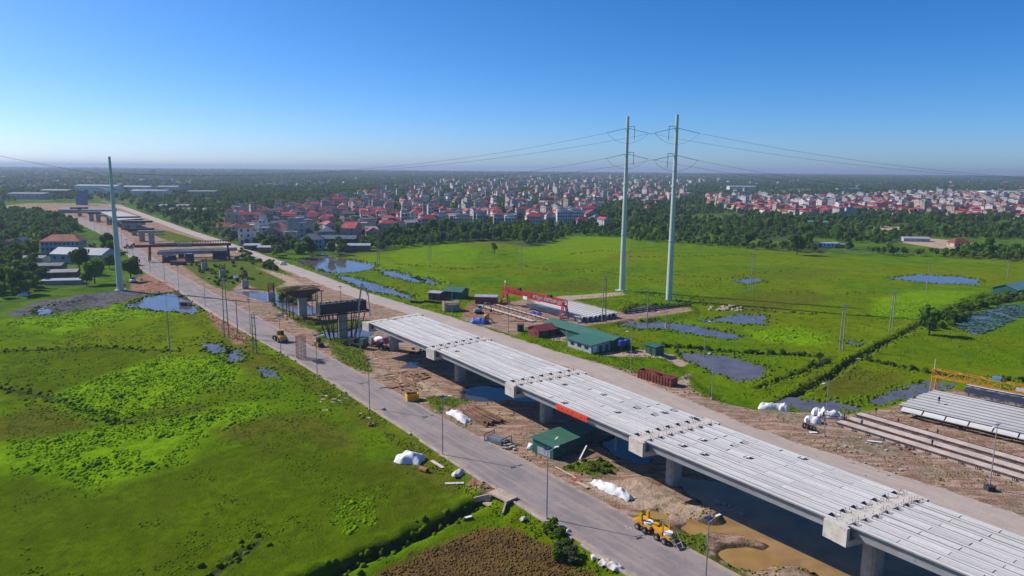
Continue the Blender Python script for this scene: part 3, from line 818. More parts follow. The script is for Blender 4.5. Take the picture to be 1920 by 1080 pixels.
for row, (za, zb) in enumerate(((-.3, -.58), (-.72, -.98))):
    x = 0.08
    while x < 0.92:
        wd = br.uniform(.012, .022)
        f = f0 + (f1 - f0) * x; g2 = f0 + (f1 - f0) * (x + wd)
        p = [on_edge(2, f, .21, za), on_edge(2, f, .21, zb), on_edge(2, g2, .21, zb), on_edge(2, g2, .21, za)]
        # each sign is a stem and a bar or two
        q = [v - ctr for v in p]
        tx.bar(q[0], q[1], .05, .015); 
        if br.random() < .7: tx.bar(q[0], q[3], .05, .015)
        if br.random() < .6: tx.bar(q[1], q[2], .05, .015)
        if br.random() < .6: tx.bar((q[0] + q[1]) / 2, (q[2] + q[3]) / 2, .05, .015)
        if br.random() < .5: tx.bar(q[3], q[2], .05, .015)
        x += wd + (0.03 if br.random() < .25 else 0.008)
tx.build('lettering', BANT, bann)
# ------------------------------------------------------------------ site: piers, sheds, cranes, stacks, machines
ACR = ALONG + math.pi / 2           # across the viaduct
def thing(name, px, py, label, cat, rz=0.0, z=0.0, group=None, sink=0.0):
    p = G(px, py, z)
    if z == 0 or z == FIELD: p.z = zat(p.x, p.y) - sink
    return empty(name, p, rz, label, cat, group)
def octo(b, hx, hy, z0, z1, ch=.4, mat=0, k=1.0):
    pr = [(-hx, -hy + ch), (-hx + ch, -hy), (hx - ch, -hy), (hx, -hy + ch), (hx, hy - ch), (hx - ch, hy), (-hx + ch, hy), (-hx, hy - ch)]
    vs = [(x, y, z0) for x, y in pr] + [(x * k, y * k, z1) for x, y in pr]
    b.add(vs, [(i, (i + 1) % 8, 8 + (i + 1) % 8, 8 + i) for i in range(8)] + [tuple(range(7, -1, -1)), tuple(range(8, 16))], mat)
# --- bare pier columns with rebar standing out of them
for px, py, hc, hr, lab in ((509, 563, 4.0, 8.0, 'short concrete pier stump with rust brown rebar cage, nearest of the four bare stumps'), (460, 541, 3.9, 7.9, 'short concrete pier stump with tall rebar standing beside the grey mud, second of the four'),
                            (418, 521, 3.7, 6.8, 'pier stump with rebar in the green weeds, next to the tall bushes'), (384, 508, 4.6, 6.2, 'farthest concrete pier stump in the weeds in front of the launching beam')):
    t = thing('bridge_pier', px, py, lab, 'pier', ACR, 0, 'unfinished bridge piers')
    b = MB(); octo(b, 1.45, 1.0, -1.5, hc); b.build('column', CONC_P, t)
    r = MB()
    for k in range(22):
        a = 2 * math.pi * k / 22
        x, y = 1.25 * math.cos(a), .8 * math.sin(a)
        x = max(-1.2, min(1.2, x * 1.25)); y = max(-.8, min(.8, y * 1.25))
        r.bar((x, y, hc - .2), (x + rnd.uniform(-.12, .12), y + rnd.uniform(-.1, .1), hr + rnd.uniform(-.5, .3)), .1)
    for z in np.arange(hc + .5, hr - .3, .8):
        for q in ((-1.2, -.8, 1.2, -.8), (1.2, -.8, 1.2, .8), (1.2, .8, -1.2, .8), (-1.2, .8, -1.2, -.8)): r.bar((q[0], q[1], z), (q[2], q[3], z), .06)
    tag(r.build('rebar', RUST, t), kind='stuff')
# --- pier head being cast in brown forms
t = thing('bridge_pier', 568, 598, 'pier with a flared rusty brown crosshead form on props', 'pier', ACR)
b = MB(); octo(b, 1.5, 1.05, -1.5, 7.4); b.build('column', CONC_P, t)
b = MB()
prof = [(-6.3, 10.0), (-6.3, 9.4), (-1.7, 7.2), (1.7, 7.2), (6.3, 9.4), (6.3, 10.0)]
vs = [(x, -1.5, z) for x, z in prof] + [(x, 1.5, z) for x, z in prof]; n = 6
b.add(vs, [(k, n + k, n + (k + 1) % n, (k + 1) % n) for k in range(n)] + [tuple(range(n)), tuple(range(2 * n - 1, n - 1, -1))])
for x in np.arange(-6, 6.2, .8):
    zb = 7.2 + max(0, (abs(x) - 1.7) / 4.6 * 2.2)
    for y in (-1.56, 1.56): b.bar((x, y, zb), (x, y, 10.05), .14)
b.build('crosshead_form', BROWNF, t)
r = MB()
for k in range(70):
    x = rnd.uniform(-6.8, 5.5); y = rnd.uniform(-1.4, 1.4); h = 10.9 + .9 * math.exp(-(x / 3) ** 2)
    if k < 40: r.bar((x, y, 9.8), (x + rnd.uniform(-.3, .3), y, h + rnd.uniform(-.5, .3)), .08)
    else: r.bar((max(-9, x - 3), y, h - rnd.uniform(0.2, .8)), (min(7, x + 3), y, h - rnd.uniform(0.1, .6)), .1)
tag(r.build('rebar', RUST, t), kind='stuff')
b = MB()
for x, y in ((-6.5, -2.2), (-4.2, -2.2), (-6.5, 2.2), (-4.2, 2.2), (6.5, -2.2), (4.4, -2.2), (6.5, 2.2), (4.4, 2.2)):
    b.cyl((x, y, -.3), (x, y, 9.3), .16, n=6)
for y in (-2.2, 2.2):
    for z in (2.2, 4.8, 7): b.bar((-6.5, y, z), (-4.2, y, z + .3), .1); b.bar((4.4, y, z), (6.5, y, z + .3), .1)
b.bar((-7.3, -2.3, 9.35), (7.3, -2.3, 9.35), .3); b.bar((-7.3, 2.3, 9.35), (7.3, 2.3, 9.35), .3)
b.build('scaffold', RUST, t)
# --- pier in tall dark steel forms on raking legs
t = thing('bridge_pier', 643, 634, 'pier under a big dark ribbed steel form on raking legs', 'pier', ACR)
b = MB(); octo(b, 1.5, 1.05, -1.5, 8.6); b.build('column', CONC_P, t)
f = MB(); f.box((0, 0, 10.3), (15.6, 3.0, 3.4))
for z in np.arange(8.8, 12.0, .62):
    f.bar((-7.9, -1.56, z), (7.9, -1.56, z), .16, .2); f.bar((-7.9, 1.56, z), (7.9, 1.56, z), .16, .2)
for x in np.arange(-7.6, 7.7, 1.27): f.bar((x, -1.6, 8.6), (x, -1.6, 12.1), .1, .12); f.bar((x, 1.6, 8.6), (x, 1.6, 12.1), .1, .12)
for k in range(9): f.box((-7 + k * 1.75 + rnd.uniform(-.3, .3), rnd.uniform(-1, 1), 12.15), (.5, .4, .4))
f.build('crosshead_form', FORM, t)
b = MB()
for y in (-1.9, 1.9):
    for xt, xb in ((-7.2, -4.6), (-5.2, -3.4), (-4, -3.6), (-2.4, -2.4), (2.4, 2.4), (4, 3.6), (5.2, 3.4), (7.2, 4.6)):
        b.cyl((xb, y, -.8), (xt, y, 8.4), .17, n=6)
    b.bar((-9, y, 8.35), (9, y, 8.35), .3, .4); b.bar((-5.5, y, 3), (5.5, y, 3), .15); b.bar((-6.4, y, 6), (6.4, y, 6), .15)
b.box((-8.3, 0, 8.6), (1.4, 5, .15)); b.box((8.3, 0, 8.6), (1.4, 5, .15))
b.build('scaffold', DARK, t)

# --- simple buildings of the site
GREENROOF = mat('green sheet roof', (0.04, 0.14, 0.1), 0.55, 0.15, 0.25, stretch=(6, .3, 1), dirt=(0.085, 0.15, 0.11))
GREENWALL = mat('green sheet wall', (0.025, 0.11, 0.08), 0.6, 0.2, 0.5)
MAROON = mat('maroon sheet metal', (0.2, 0.035, 0.045), 0.6, 0.3, 0.5, dirt=(0.26, 0.1, 0.09))
GREYSHEET = mat('grey sheet metal', (0.36, 0.38, 0.42), 0.5, 0.15, 0.4, dirt=(0.25, 0.24, 0.24))
def gable(t, sx, sy, hw, hr, wall, roof, over=.4, doors=(), thick=.1, ribs=0.0):
    """gabled shed, ridge along local x"""
    b = MB()
    prof = [(-sy / 2, -.3), (-sy / 2, hw), (0, hr), (sy / 2, hw), (sy / 2, -.3)]
    b.prism(prof, -sx / 2, sx / 2)
    b.build('wall', wall, t)
    r = MB(); X = sx / 2 + over; Y = sy / 2 + over; sl = (hr - hw) / (sy / 2)
    ze = hw - sl * over
    for sg in (-1, 1):
        r.prism([(sg * Y, ze + .06), (0, hr + .06), (0, hr + .06 + thick), (sg * Y, ze + .06 + thick)], -X, X)
    r.build('roof', roof, t)
    for nm, x, z, w, h, side, m2 in doors:       # side: -1 near long side, 'l'/'r' ends
        d = MB()
        if side in (-1, 1): d.box((x, side * sy / 2, z + h / 2), (w, .12, h))
        else: d.box(((-1 if side == 'l' else 1) * sx / 2, x, z + h / 2), (.12, w, h))
        d.build(nm, m2, t)
def rect_at(c, rz, name, label, cat, group=None):
    return empty(name, Vector((c[0], c[1], zat(c[0], c[1]))), rz, label, cat, group)
# long green site office, L shaped
ux, uy = math.cos(ALONG), math.sin(ALONG); vx, vy = -uy, ux      # u: towards viewer/right, v: away from the road
cx, cy = 23.8, 228.4
t = rect_at((cx, cy), ALONG, 'site_office', 'long L-shaped site office under a green metal roof beside the pale track', 'building')
gable(t, 33, 7.2, 2.7, 3.7, GREENWALL, GREENROOF, .5)
w = MB()
# wing at the near end reaching towards the track
x0, x1 = 5.5, 16.5
w.prism([(-3.6, -.3), (-3.6, 2.9), (-11.4, 2.5), (-11.4, -.3)], x0, x1); w.build('wing_wall', GREYSHEET, t)
w = MB(); w.prism([(-3.2, 3.25), (-12.0, 2.62), (-12.0, 2.74), (-3.2, 3.38)], x0 - .6, x1 + .6); w.build('wing_roof', GREENROOF, t)
for k in range(3):
    q = MB(); q.box((x0 + 2.2 + k * 3.3, -11.45, 1.55), (1.6, .12, .9)); q.build('window', GLASS, t)
q = MB(); q.box((x1 + .05, -9.9, 1.3), (.12, 1.5, 2)); q.build('window', WHITE, t)
for k in range(4):
    q = MB(); q.box((16.55, -7.6 + k * 2.6, 1.1), (.12, 1.1, 2.1)); q.build('door', GREENWALL, t)
# blue water tanks at its end
for k in range(2):
    p = Vector((cx + ux * 19.6 + vx * (0.5 - 2.3 * k), cy + uy * 19.6 + vy * (.5 - 2.3 * k), 0)); p.z = zat(p.x, p.y)
    t = empty('water_tank', p, ALONG, ('blue water tank on a stand at the site office, farther from the track', 'blue water tank on a stand at the site office, nearer the track')[k], 'water tank', 'blue water tanks')
    b = MB(); b.lathe([(2.0, .9, .9), (2.1, 1.0, 1.0), (3.3, 1.0, 1.0), (3.5, .8, .8), (3.6, .25, .25)], 12); b.build('tank', mat('blue plastic', (0.02, 0.06, 0.32), .4, .2, 1), t, smooth=False)
    b = MB()
    for x in (-.8, .8):
        for y in (-.8, .8): b.bar((x, y, -.1), (x, y, 2.0), .14)
    b.box((0, 0, 1.95), (2, 2, .1)); b.build('stand', DARK, t)
t = rect_at((43.5, 209.5), ALONG, 'shed', 'small dark green shed standing alone past the blue water tanks', 'shed', None)
gable(t, 4.2, 3.6, 2.5, 2.75, GREENWALL, GREENWALL, .3, [('door', 0, 0, 1.0, 2, -1, DARK)])
t = rect_at((10.2, 232.4), ALONG + R(88), 'shed', 'maroon gabled shed beside the corner of the green site office', 'shed')
gable(t, 7.2, 6.2, 2.4, 3.6, MAROON, MAROON, .5, [('door', 1, 0, 1.2, 2, -1, DARK), ('window', -1.5, 1, 1.1, .8, 'l', GLASS)])
t = rect_at((3.0, 238.2), ALONG + R(60), 'cabin', 'little square cabin with a red lid roof between the bare earth yard and the track', 'cabin')
gable(t, 2.2, 2.2, 2.3, 2.5, GREENWALL, MAROON, .2, [('door', 0, 0, .9, 1.9, -1, DARK)])
t = rect_at((-24.0, 302), ALONG + R(35), 'shed', 'dark green gabled shed farthest along the yard beside the rusty lean-to', 'shed')
gable(t, 8.0, 8, 3.0, 4.3, GREENWALL, GREENROOF, .4, [('door', 0, 0, 2, 2.4, -1, DARK)])
t = rect_at((-32.0, 297), ALONG + R(35), 'shed', 'rusty lean-to with a pale sheet roof against the green yard shed', 'shed')
gable(t, 5.2, 5.2, 2.9, 3.3, MAROON, GREYSHEET, .3, [('door', 0, 0, 1.6, 2.2, -1, DARK)])
t = rect_at((-10.5, 289), ALONG + R(50), 'shed', 'maroon shed with a pale grey roof and white board at the head of the rails', 'shed')
gable(t, 9, 5.2, 3.0, 3.5, MAROON, GREYSHEET, .3, [('board', 0, 1.2, 3.2, 1.3, 'l', WHITE), ('window', 1.5, 1.1, 1.2, .9, -1, GLASS)])
# green hut by the asphalt road
HX = Vector((13.8 - 8.2, 132.8 - 127.4)); hr = math.atan2(HX.y, HX.x)
hc = Vector((9.2, 132.9))
t = rect_at(hc, hr, 'hut', 'green sheet metal hut with a flat green roof at the roadside by the viaduct', 'hut')
b = MB(); b.prism([(-2.25, -.3), (-2.25, 2.55), (3.3, 2.85), (3.3, -.3)], -3.6, 3.6); b.build('wall', GREENWALL, t)
b = MB(); b.prism([(-2.6, 2.6), (-2.6, 2.7), (3.65, 3.03), (3.65, 2.93)], -4.0, 4.0); b.build('roof', GREENROOF, t)
b = MB(); b.box((1.0, -2.27, 1.0), (1.0, .1, 2.0)); b.build('door', mat('grey door', (.12, .1, .1), .7), t)
b = MB(); b.box((2.4, -2.27, 1.3), (1.1, .1, 1.9)); b.build('door', mat('grey door', (.12, .1, .1), .7), t)
b = MB(); b.box((-3.62, .2, .85), (.1, 3.4, 1.4)); b.build('panel', GREYSHEET, t)
b = MB(); b.bar((-.9, -.3, 2.84), (.4, .25, 2.87), .28, .03); b.build('pale_patch', WHITE, t)
c2 = hc + Vector((math.cos(hr), math.sin(hr))) * 7.6 + Vector((-math.sin(hr), math.cos(hr))) * .9
t = rect_at(c2, hr, 'hut', 'dark lean-to hut in the shade of the viaduct behind the green hut', 'hut')
b = MB(); b.prism([(-2.2, -.3), (-2.2, 2.35), (2.5, 2.6), (2.5, -.3)], -3.1, 3.1); b.build('wall', GREENWALL, t)
b = MB(); b.prism([(-2.6, 2.42), (-2.6, 2.52), (2.9, 2.8), (2.9, 2.7)], -3.3, 3.4); b.build('roof', GREENROOF, t)
b = MB(); b.box((.4, -2.25, 1.0), (1.2, .1, 2.0)); b.build('door', mat('grey door', (.12, .1, .1), .7), t)

# --- gantry cranes
def gantry(root, span, h, depth, paint, nb, width=1.6, leg_w=3.0, th=1.0):
    y = width / 2
    for s in (-1, 1):
        b = MB()
        z0, z1 = h - depth, h
        b.bar((-span / 2, s * y, z0), (span / 2, s * y, z0), .24 * th, .26 * th); b.bar((-span / 2, s * y, z1), (span / 2, s * y, z1), .16 * th, .18 * th)
        st = span / nb
        for k in range(nb + 1): b.bar((-span / 2 + k * st, s * y, z0), (-span / 2 + k * st, s * y, z1), .14 * th)
        for k in range(nb):
            a, c = (z0, z1) if k % 2 else (z1, z0)
            b.bar((-span / 2 + k * st, s * y, a), (-span / 2 + (k + 1) * st, s * y, c), .14 * th)
        b.build('truss', paint, root)
    b = MB()
    st = span / nb
    for k in range(0, nb + 1):
        b.bar((-span / 2 + k * st, -y, h), (-span / 2 + k * st, y, h), .12)
        b.bar((-span / 2 + k * st, -y, h - depth), (-span / 2 + k * st, y, h - depth), .12)
        if k < nb: b.bar((-span / 2 + k * st, -y if k % 2 else y, h), (-span / 2 + (k + 1) * st, y if k % 2 else -y, h), .1)
    b.build('bracing', paint, root)
    for s in (-1, 1):
        x = s * (span / 2 - .6)
        b = MB()
        for q in (-1, 1):
            for dx in (-.45, .45): b.bar((x + dx, q * y, h - depth), (x + dx, q * leg_w / 2 * 1.25, .5), .2 * th)
            for k in range(4):
                f0, f1 = k / 4, (k + 1) / 4
                p = lambda f, dx: (x + dx, q * (y + (leg_w / 2 * 1.25 - y) * f), (h - depth) * (1 - f) + .5 * f)
                b.bar(p(f0, -.45), p(f1, .45), .09); b.bar(p(f1, -.45), p(f1, .45), .09)
        b.bar((x, -leg_w * .8, .45), (x, leg_w * .8, .45), .35, .4)
        b.build('leg', paint, root)
        for q in (-1, 1):
            w = MB(); w.cyl((x - .15, q * leg_w * .7, .3), (x + .15, q * leg_w * .7, .3), .32, n=10); w.build('wheel', DARK, root)
    return root
a, b_ = G(945, 570), G(1060, 600)
t = empty('gantry_crane', (a + b_) / 2, math.atan2(b_.y - a.y, b_.x - a.x), 'red lattice gantry crane standing over the precast beams in the middle yard', 'gantry crane')
SP = (b_ - a).length
gantry(t, SP, 7.2, 2.0, RED, 20, 1.5, 3.0, 1.7)
b = MB(); b.box((-4, -.85, 4.95), (2.6, .3, 1.2)); b.build('sign_board', WHITE, t)
lm = MB(); lr = random.Random(2)
x = 1.0
while x < SP / 2 - 1.3:            # white lettering boards along the near truss, too small to read
    w = lr.uniform(.45, .75)
    lm.bar((x, -.93, 5.6), (x, -.93, 6.8), .14, .05)
    if lr.random() < .6: lm.bar((x, -.93, 6.8), (x + w * .8, -.93, 6.8), .05, .14)
    if lr.random() < .6: lm.bar((x, -.93, 6.2), (x + w * .7, -.93, 6.2), .05, .14)
    if lr.random() < .5: lm.bar((x + w * .7, -.93, 5.6), (x + w * .7, -.93, 6.8), .14, .05)
    if lr.random() < .5: lm.bar((x, -.93, 5.6), (x + w * .8, -.93, 5.6), .05, .14)
    x += w + (.5 if lr.random() < .2 else .2)
lm.build('lettering', WHITE, t)
for x in (-9, 10):
    b = MB(); b.box((x, 0, 7.6), (1.6, 1.2, .8)); b.cyl((x - .7, .2, 7.9), (x + .7, .2, 7.9), .35, n=8); b.build('hoist', DARK, t)
b = MB(); b.bar((-SP / 2, .3, 7), (-SP / 2, .3, 9.6), .08); b.box((-SP / 2 + .3, .3, 9.4), (.8, .05, .7)); b.build('flag', WHITE, t)
a = G(1745, 738); dd = Vector((math.cos(R(-47)), math.sin(R(-47)), 0)); SP = 34
t = empty('gantry_crane', a + dd * SP / 2, R(-47), 'yellow lattice gantry crane over the precast beams at the right-hand yard', 'gantry crane')
gantry(t, SP, 6.5, 1.8, mat('faded yellow paint', (.55, .27, .025), .6, .25, .9, dirt=(.34, .17, .04)), 14, 1.6)
b = MB(); b.box((-3.5, .2, 6.9), (1.8, 1.3, .9)); b.build('hoist', mat('blue paint', (.1, .25, .4), .5), t)
b = MB(); b.bar((-SP / 2 + .2, 0, 6.5), (-SP / 2 + .2, 0, 9.0), .1); b.build('mast', WHITE, t)
b = MB()
for k in range(7): b.box((1.5 + k * 1.9, -.9, 5.6), (1.7, .05, .9))
b.build('sign_board', mat('pale board', (.6, .5, .48), .7, .2, 1.5), t)

# --- precast beams stored in the yards: every beam is a thing
def tbeam(L, w, depth=1.75, bot=.42):
    h = w / 2
    prof = [(-h, 0), (-h, -.18), (-.6, -.3), (-bot, -depth), (bot, -depth), (.6, -.3), (h, -.18), (h, 0), (.46, 0), (.36, -.5), (-.36, -.5), (-.46, 0)]
    b = MB(); n = 12
    b.v = [(0, y, z) for y, z in prof] + [(L, y, z) for y, z in prof]
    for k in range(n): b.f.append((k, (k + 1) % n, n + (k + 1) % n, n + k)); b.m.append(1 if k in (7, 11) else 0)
    b.f.append(tuple(range(n - 1, -1, -1))); b.m.append(0); b.f.append(tuple(range(n, 2 * n))); b.m.append(0)
    return b.mesh('precast_beam', [CONC_D, GT])
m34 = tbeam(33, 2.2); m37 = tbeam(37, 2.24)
END = Vector((math.cos(ALONG), math.sin(ALONG), 0)); ACV = Vector((-END.y, END.x, 0))
orig = G(1155, 586, 2.2)
ordn = ['rightmost', 'second', 'third', 'fourth', 'fifth', 'sixth', 'seventh', 'eighth', 'ninth', 'tenth', 'eleventh']
for k in range(8):
    p = orig - ACV * (2.25 * k) - END * (33 + [0, .3, -.2, .5, .2, 0, .4, 1.2][k])
    p.z = 2.1
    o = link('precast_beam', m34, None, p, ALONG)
    tag(o, 'pale precast beam stored behind the red gantry crane, %s of the row counted from the pylons' % (ordn[k] if k else 'first'), 'beam', 'precast beams in the middle yard')
p = G(1050, 578, 1.9) - END * 17; p.z = 2.0
tag(link('precast_beam', tbeam(17, 2.0), None, p, ALONG), 'single short precast beam lying under the red gantry crane, dark side showing', 'beam')
oR = G(1685, 760, 2.0)
EN2 = Vector((math.cos(R(-47)), math.sin(R(-47)), 0)); AC2 = Vector((-EN2.y, EN2.x, 0))
for k in range(8):
    p = oR + AC2 * (2.3 * k + 1.1) + EN2 * [0, .4, .2, 1.0, .7, .9, 1.4, 1.7][k]; p.z = 2.25
    tag(link('precast_beam', m37, None, p, R(-47)), 'pale precast beam of the right yard row, %s counted from the casting beds' % (ordn[k] if k else 'first'), 'beam', 'precast beams in the right yard')
p = oR + AC2 * 24.5 + EN2 * 7; p.z = 3.4
tag(link('precast_beam', tbeam(37, 2.6, 2.3), None, p, R(-47)), 'taller precast beam set apart beneath the yellow gantry crane', 'beam')
# bearer walls under the stored beams
for (o0, av, ev, n, sp, lab) in ((orig - ACV * 18 - END * 1.5, ACV, END, 8, 2.25, 'low dark bearer wall under the near ends of the middle yard beams'), (orig - ACV * 18 - END * 31, ACV, END, 8, 2.25, 'low dark bearer wall under the far ends of the middle yard beams'),
                            (oR + EN2 * 3, AC2, EN2, 8, 2.3, 'low bearer wall under the far ends of the right yard beams'), (oR + EN2 * 33, AC2, EN2, 8, 2.3, 'low bearer wall under the near ends of the right yard beams')):
    b = MB(); b.bar((0, 0, .12), tuple(av * 19.5 + Vector((0, 0, .12))), .9, .5)
    o0 = o0.copy(); o0.z = 0.02
    tag(b.build('bearer_wall', CONC_P, None, o0), lab, 'wall')
# row of pale wing slabs lying against the first beam of the right yard
wing = MB(); wing.box((0, 0, 0), (4.2, 1.5, .16)); wing = wing.mesh('wing_slab', [GT])
for k in range(8):
    p = oR - AC2 * 1.3 + EN2 * (3.2 + k * 4.5); p.z = 1.75
    o = link('wing_slab', wing, None, p, R(-47)); o.rotation_euler = (R(24), 0, R(-47))
    tag(o, 'pale wing slab leaning on the dark side of the first right yard beam, %s from its far end' % (ordn[k] if k else 'first'), 'slab', 'wing slabs along the right yard beam')
    b = MB(); b.prism([(-.7, 0), (.7, 0), (.1, 1.6), (-.1, 1.6)], -1.8, 1.8)
    p2 = p.copy(); p2.z = 0.03
# --- casting beds with rails
def bed(p0, ang, L, label, w=1.3, h=.5):
    t = empty('casting_bed', p0, ang, label, 'casting bed', 'casting beds')
    b = MB(); b.box((L / 2, 0, h / 2 - .1), (L, w, h)); b.build('plinth', mat('stained plinth', (.5, .43, .38), .9, .2, .5, dirt=(.36, .28, .24)), t)
    for s in (-1, 1):
        r = MB(); r.bar((0, s * (w / 2 + .12), h - .08), (L, s * (w / 2 + .12), h - .08), .16, .22); r.build('rail', RUST, t)
    s_ = MB()
    for k in range(int(L / 3)):
        for q in (-1, 1):
            s_.bar((k * 3 + 1, q * (w / 2 + .35), 0), (k * 3 + 1, q * (w / 2 + .35), .9), .12); s_.bar((k * 3 + 1.3, q * (w / 2 + .35), 0), (k * 3 + 1.3, q * (w / 2 + .35), .7), .12)
    tag(s_.build('stakes', RUST, t), kind='stuff')
    return t
p = G(1572, 795); q = G(1915, 900); ang = math.atan2(q.y - p.y, q.x - p.x)
bed(p, ang, (q - p).length + 16, 'long casting bed with rusty rails, the one nearest the pale track at the right', 2.6, .8)
pv_ = Vector((-math.sin(ang), math.cos(ang), 0))
bed(p + pv_ * 4.2 + Vector((0, 0, 0)), ang, (q - p).length + 20, 'long casting bed with rails, middle one of the three at the right yard', 2.8, .7)
bed(p + pv_ * 8.2 - END * 0, ang, (q - p).length + 20, 'long casting bed with rails, the one closest to the stored beams at the right yard', 2.6, .9)
p = G(898, 573.5); q = G(1000, 604); ang = math.atan2(q.y - p.y, q.x - p.x)
bed(p, ang, (q - p).length, 'casting bed with dark rails in the middle yard, the one beside the bare red earth', 2.4)
pv_ = Vector((-math.sin(ang), math.cos(ang), 0))
bed(p + pv_ * 6.5, ang, (q - p).length + 3, 'casting bed with dark rails in the middle yard, the one beside the red gantry crane', 1.6)
# ------------------------------------------------------------------ pylons and their wires
def pylon(px, py, ptop, label, r0, r1, tiers, dirs, seed):
    h = GH(px, py, ptop, FIELD)
    t = thing('pylon', px, py, label, 'pylon', 0, FIELD, 'pale green tubular pylons')
    b = MB(); b.lathe([(0, r0 * 1.5, r0 * 1.5), (.5, r0 * 1.5, r0 * 1.5), (.5, r0, r0), (h * .5, (r0 + r1) / 2, (r0 + r1) / 2), (h, r1, r1)], 12)
    b.build('shaft', PYL, t)
    b = MB(); b.box((0, 0, .05), (r0 * 4.2, r0 * 4.2, .5)); b.build('footing', CONC_P, t)
    b = MB()
    for f in (.33, .62):
        rr = (r0 + (r1 - r0) * f) * 1.18; b.lathe([(h * f, rr, rr), (h * f + .5, rr, rr)], 12)
    b.build('flange', PYL, t)
    ends = []
    for ty in tiers:
        z = GH(px, py, ty, FIELD)
        row = []
        for d in dirs:
            u = Vector((d[0], d[1], 0)).normalized()
            p0 = u * (r1 + .4) + Vector((0, 0, z)); p1 = p0 + u * 8.2 + Vector((0, 0, -1.9))
            b = MB(); b.bar(tuple(u * .3 + Vector((0, 0, z))), tuple(p0), .25)
            n = 16
            b.cyl(tuple(p0), tuple(p1), .07, n=6)
            for k in range(n):
                c = p0.lerp(p1, (k + .5) / n); e = (p1 - p0).normalized() * .06
                b.cyl(tuple(c - e), tuple(c + e), .19, n=8)
            b.build('insulator', mat('insulator', (.12, .16, .17), .4, .2, 1), t)
            row.append(t.location + p1)
        # bracket carrying the jumper
        b = MB(); s = 1 if dirs[1][0] > 0 else -1
        q = seed
        b.bar((0, 0, z + .9), (q * 3.2, 0, z + .9), .22); b.bar((q * 3.2, 0, z + .95), (q * 3.2, 0, z - 5.0), .22)
        b.build('bracket', GALV, t)
        # jumper loop under the arms
        a, c = row[0] - t.location, row[1] - t.location
        w = MB(); prev = None
        for k in range(13):
            f = k / 12; p = a.lerp(c, f) + Vector((0, 0, -4.6 * math.sin(math.pi * f) ** .7)) if 0 < k < 12 else (a if k == 0 else c)
            if prev is not None: w.cyl(tuple(prev), tuple(p), .05, n=5)
            prev = p
        w.build('jumper', WIRE, t)
        ends.append(row)
    return t, ends
LP_ = G(226, 545, FIELD); P1_ = G(1166, 545, FIELD); P2_ = G(1254, 563, FIELD)
dl = (LP_ - P1_).normalized()
RT_ = P2_ + Vector((230, -30, 0))
drr = (RT_ - P2_).normalized()
p1, e1 = pylon(1166, 545, 218, 'pale green tubular pylon of the close pair, the one nearer the village', 1.35, .62, (241, 289), (dl, drr), 1)
p2, e2 = pylon(1254, 563, 213, 'pale green tubular pylon of the close pair, the one nearer the road', 1.4, .65, (239, 290), (dl, drr), -1)
LH = GH(226, 545, 294, FIELD)
t = thing('pylon', 226, 545, 'pale green tubular pylon standing alone beside the asphalt road near the pale blue houses', 'pylon', 0, FIELD, 'pale green tubular pylons')
b = MB(); b.lathe([(0, 2.3, 2.3), (.5, 2.3, 2.3), (.5, 1.42, 1.42), (LH, .48, .48)], 12); b.build('shaft', PYL, t)
tl = []
for ty in (331, 357, 382):
    z = GH(226, 545, ty, FIELD)
    for s in (-1, 1):
        b = MB(); b.bar((0, 0, z + .3), (s * 1.6, 0, z + .3), .3); b.cyl((s * 1.6, 0, z + .3), (s * 5.2, 0, z - .6 + (.9 if s > 0 else 1.4)), .22, n=8)
        b.build('insulator', WHITE if s < 0 else GALV, t)
    tl.append(z)
def wire(a, b, sag, label, group, r=.045, n=24):
    ctr = (a + b) / 2; w = MB(); prev = None
    for k in range(n + 1):
        f = k / n; p = a.lerp(b, f) - ctr + Vector((0, 0, -4 * sag * f * (1 - f)))
        if prev is not None: w.cyl(tuple(prev), tuple(p), r, n=5, caps=False)
        prev = p
    o = w.build('conductor', WIRE, None, ctr)
    return tag(o, label, 'power line', group)
for i, (nm, ee, off) in enumerate((('nearer the village', e1, 0), ('nearer the road', e2, 3))):
    for k in range(2):
        wire(ee[k][0], Vector((LP_.x + 4 - off, LP_.y - 3 * i, tl[k] + .6)), 7, '%s conductor from the paired pylon %s to the lone pylon' % (('upper', 'lower')[k], nm), 'conductors to the lone pylon')
        wire(ee[k][1], Vector((RT_.x, RT_.y - off * 3, (52, 43)[k])), 7, '%s conductor from the paired pylon %s off to the right' % (('upper', 'lower')[k], nm), 'conductors running off to the right')
wire(Vector((LP_.x - 4, LP_.y, tl[0])), G(-330, 262, 66) if False else Vector((-262, 268, 74)), 1.5, 'dark conductor from the lone pylon out past the left edge', None, .06)

# ------------------------------------------------------------------ street lamps
LAMPH = 12.0
def make_lamp():
    t = empty('street_lamp', (0, 0, 0), 0)
    b = MB(); b.cyl((0, 0, -.3), (0, 0, 11.6), .12, .065, 8); b.build('pole', GALV, t)
    b = MB(); b.box((0, 0, .1), (.5, .5, .5)); b.build('base', CONC_P, t)
    b = MB(); b.bar((0, 0, 11.3), (1.5, 0, 11.75), .09); b.build('arm', GALV, t)
    b = MB(); b.box((1.75, 0, 11.8), (.85, .3, .12)); b.build('lamp_head', WHITE, t)
    b = MB(); b.box((0, 0, 0), (1.1, .7, .05), 0, 0, Matrix.Translation((-.1, 0, 11.95)) @ Matrix.Rotation(R(18), 4, 'X')); b.build('solar_panel', PANEL, t)
    b = MB(); b.cyl((0, 0, 11.4), (0, 0, 12.7), .03, n=6); b.build('lightning_rod', GALV, t)
    return t
lamp0 = make_lamp(); lamp_used = [False]
def place_lamp(p, rz, label, group):
    o = lamp0 if not lamp_used[0] else copy_tree(lamp0)
    lamp_used[0] = True
    o.location = (p.x, p.y, zat(p.x, p.y)); o.rotation_euler.z = rz
    tag(o, label, 'street lamp', group)
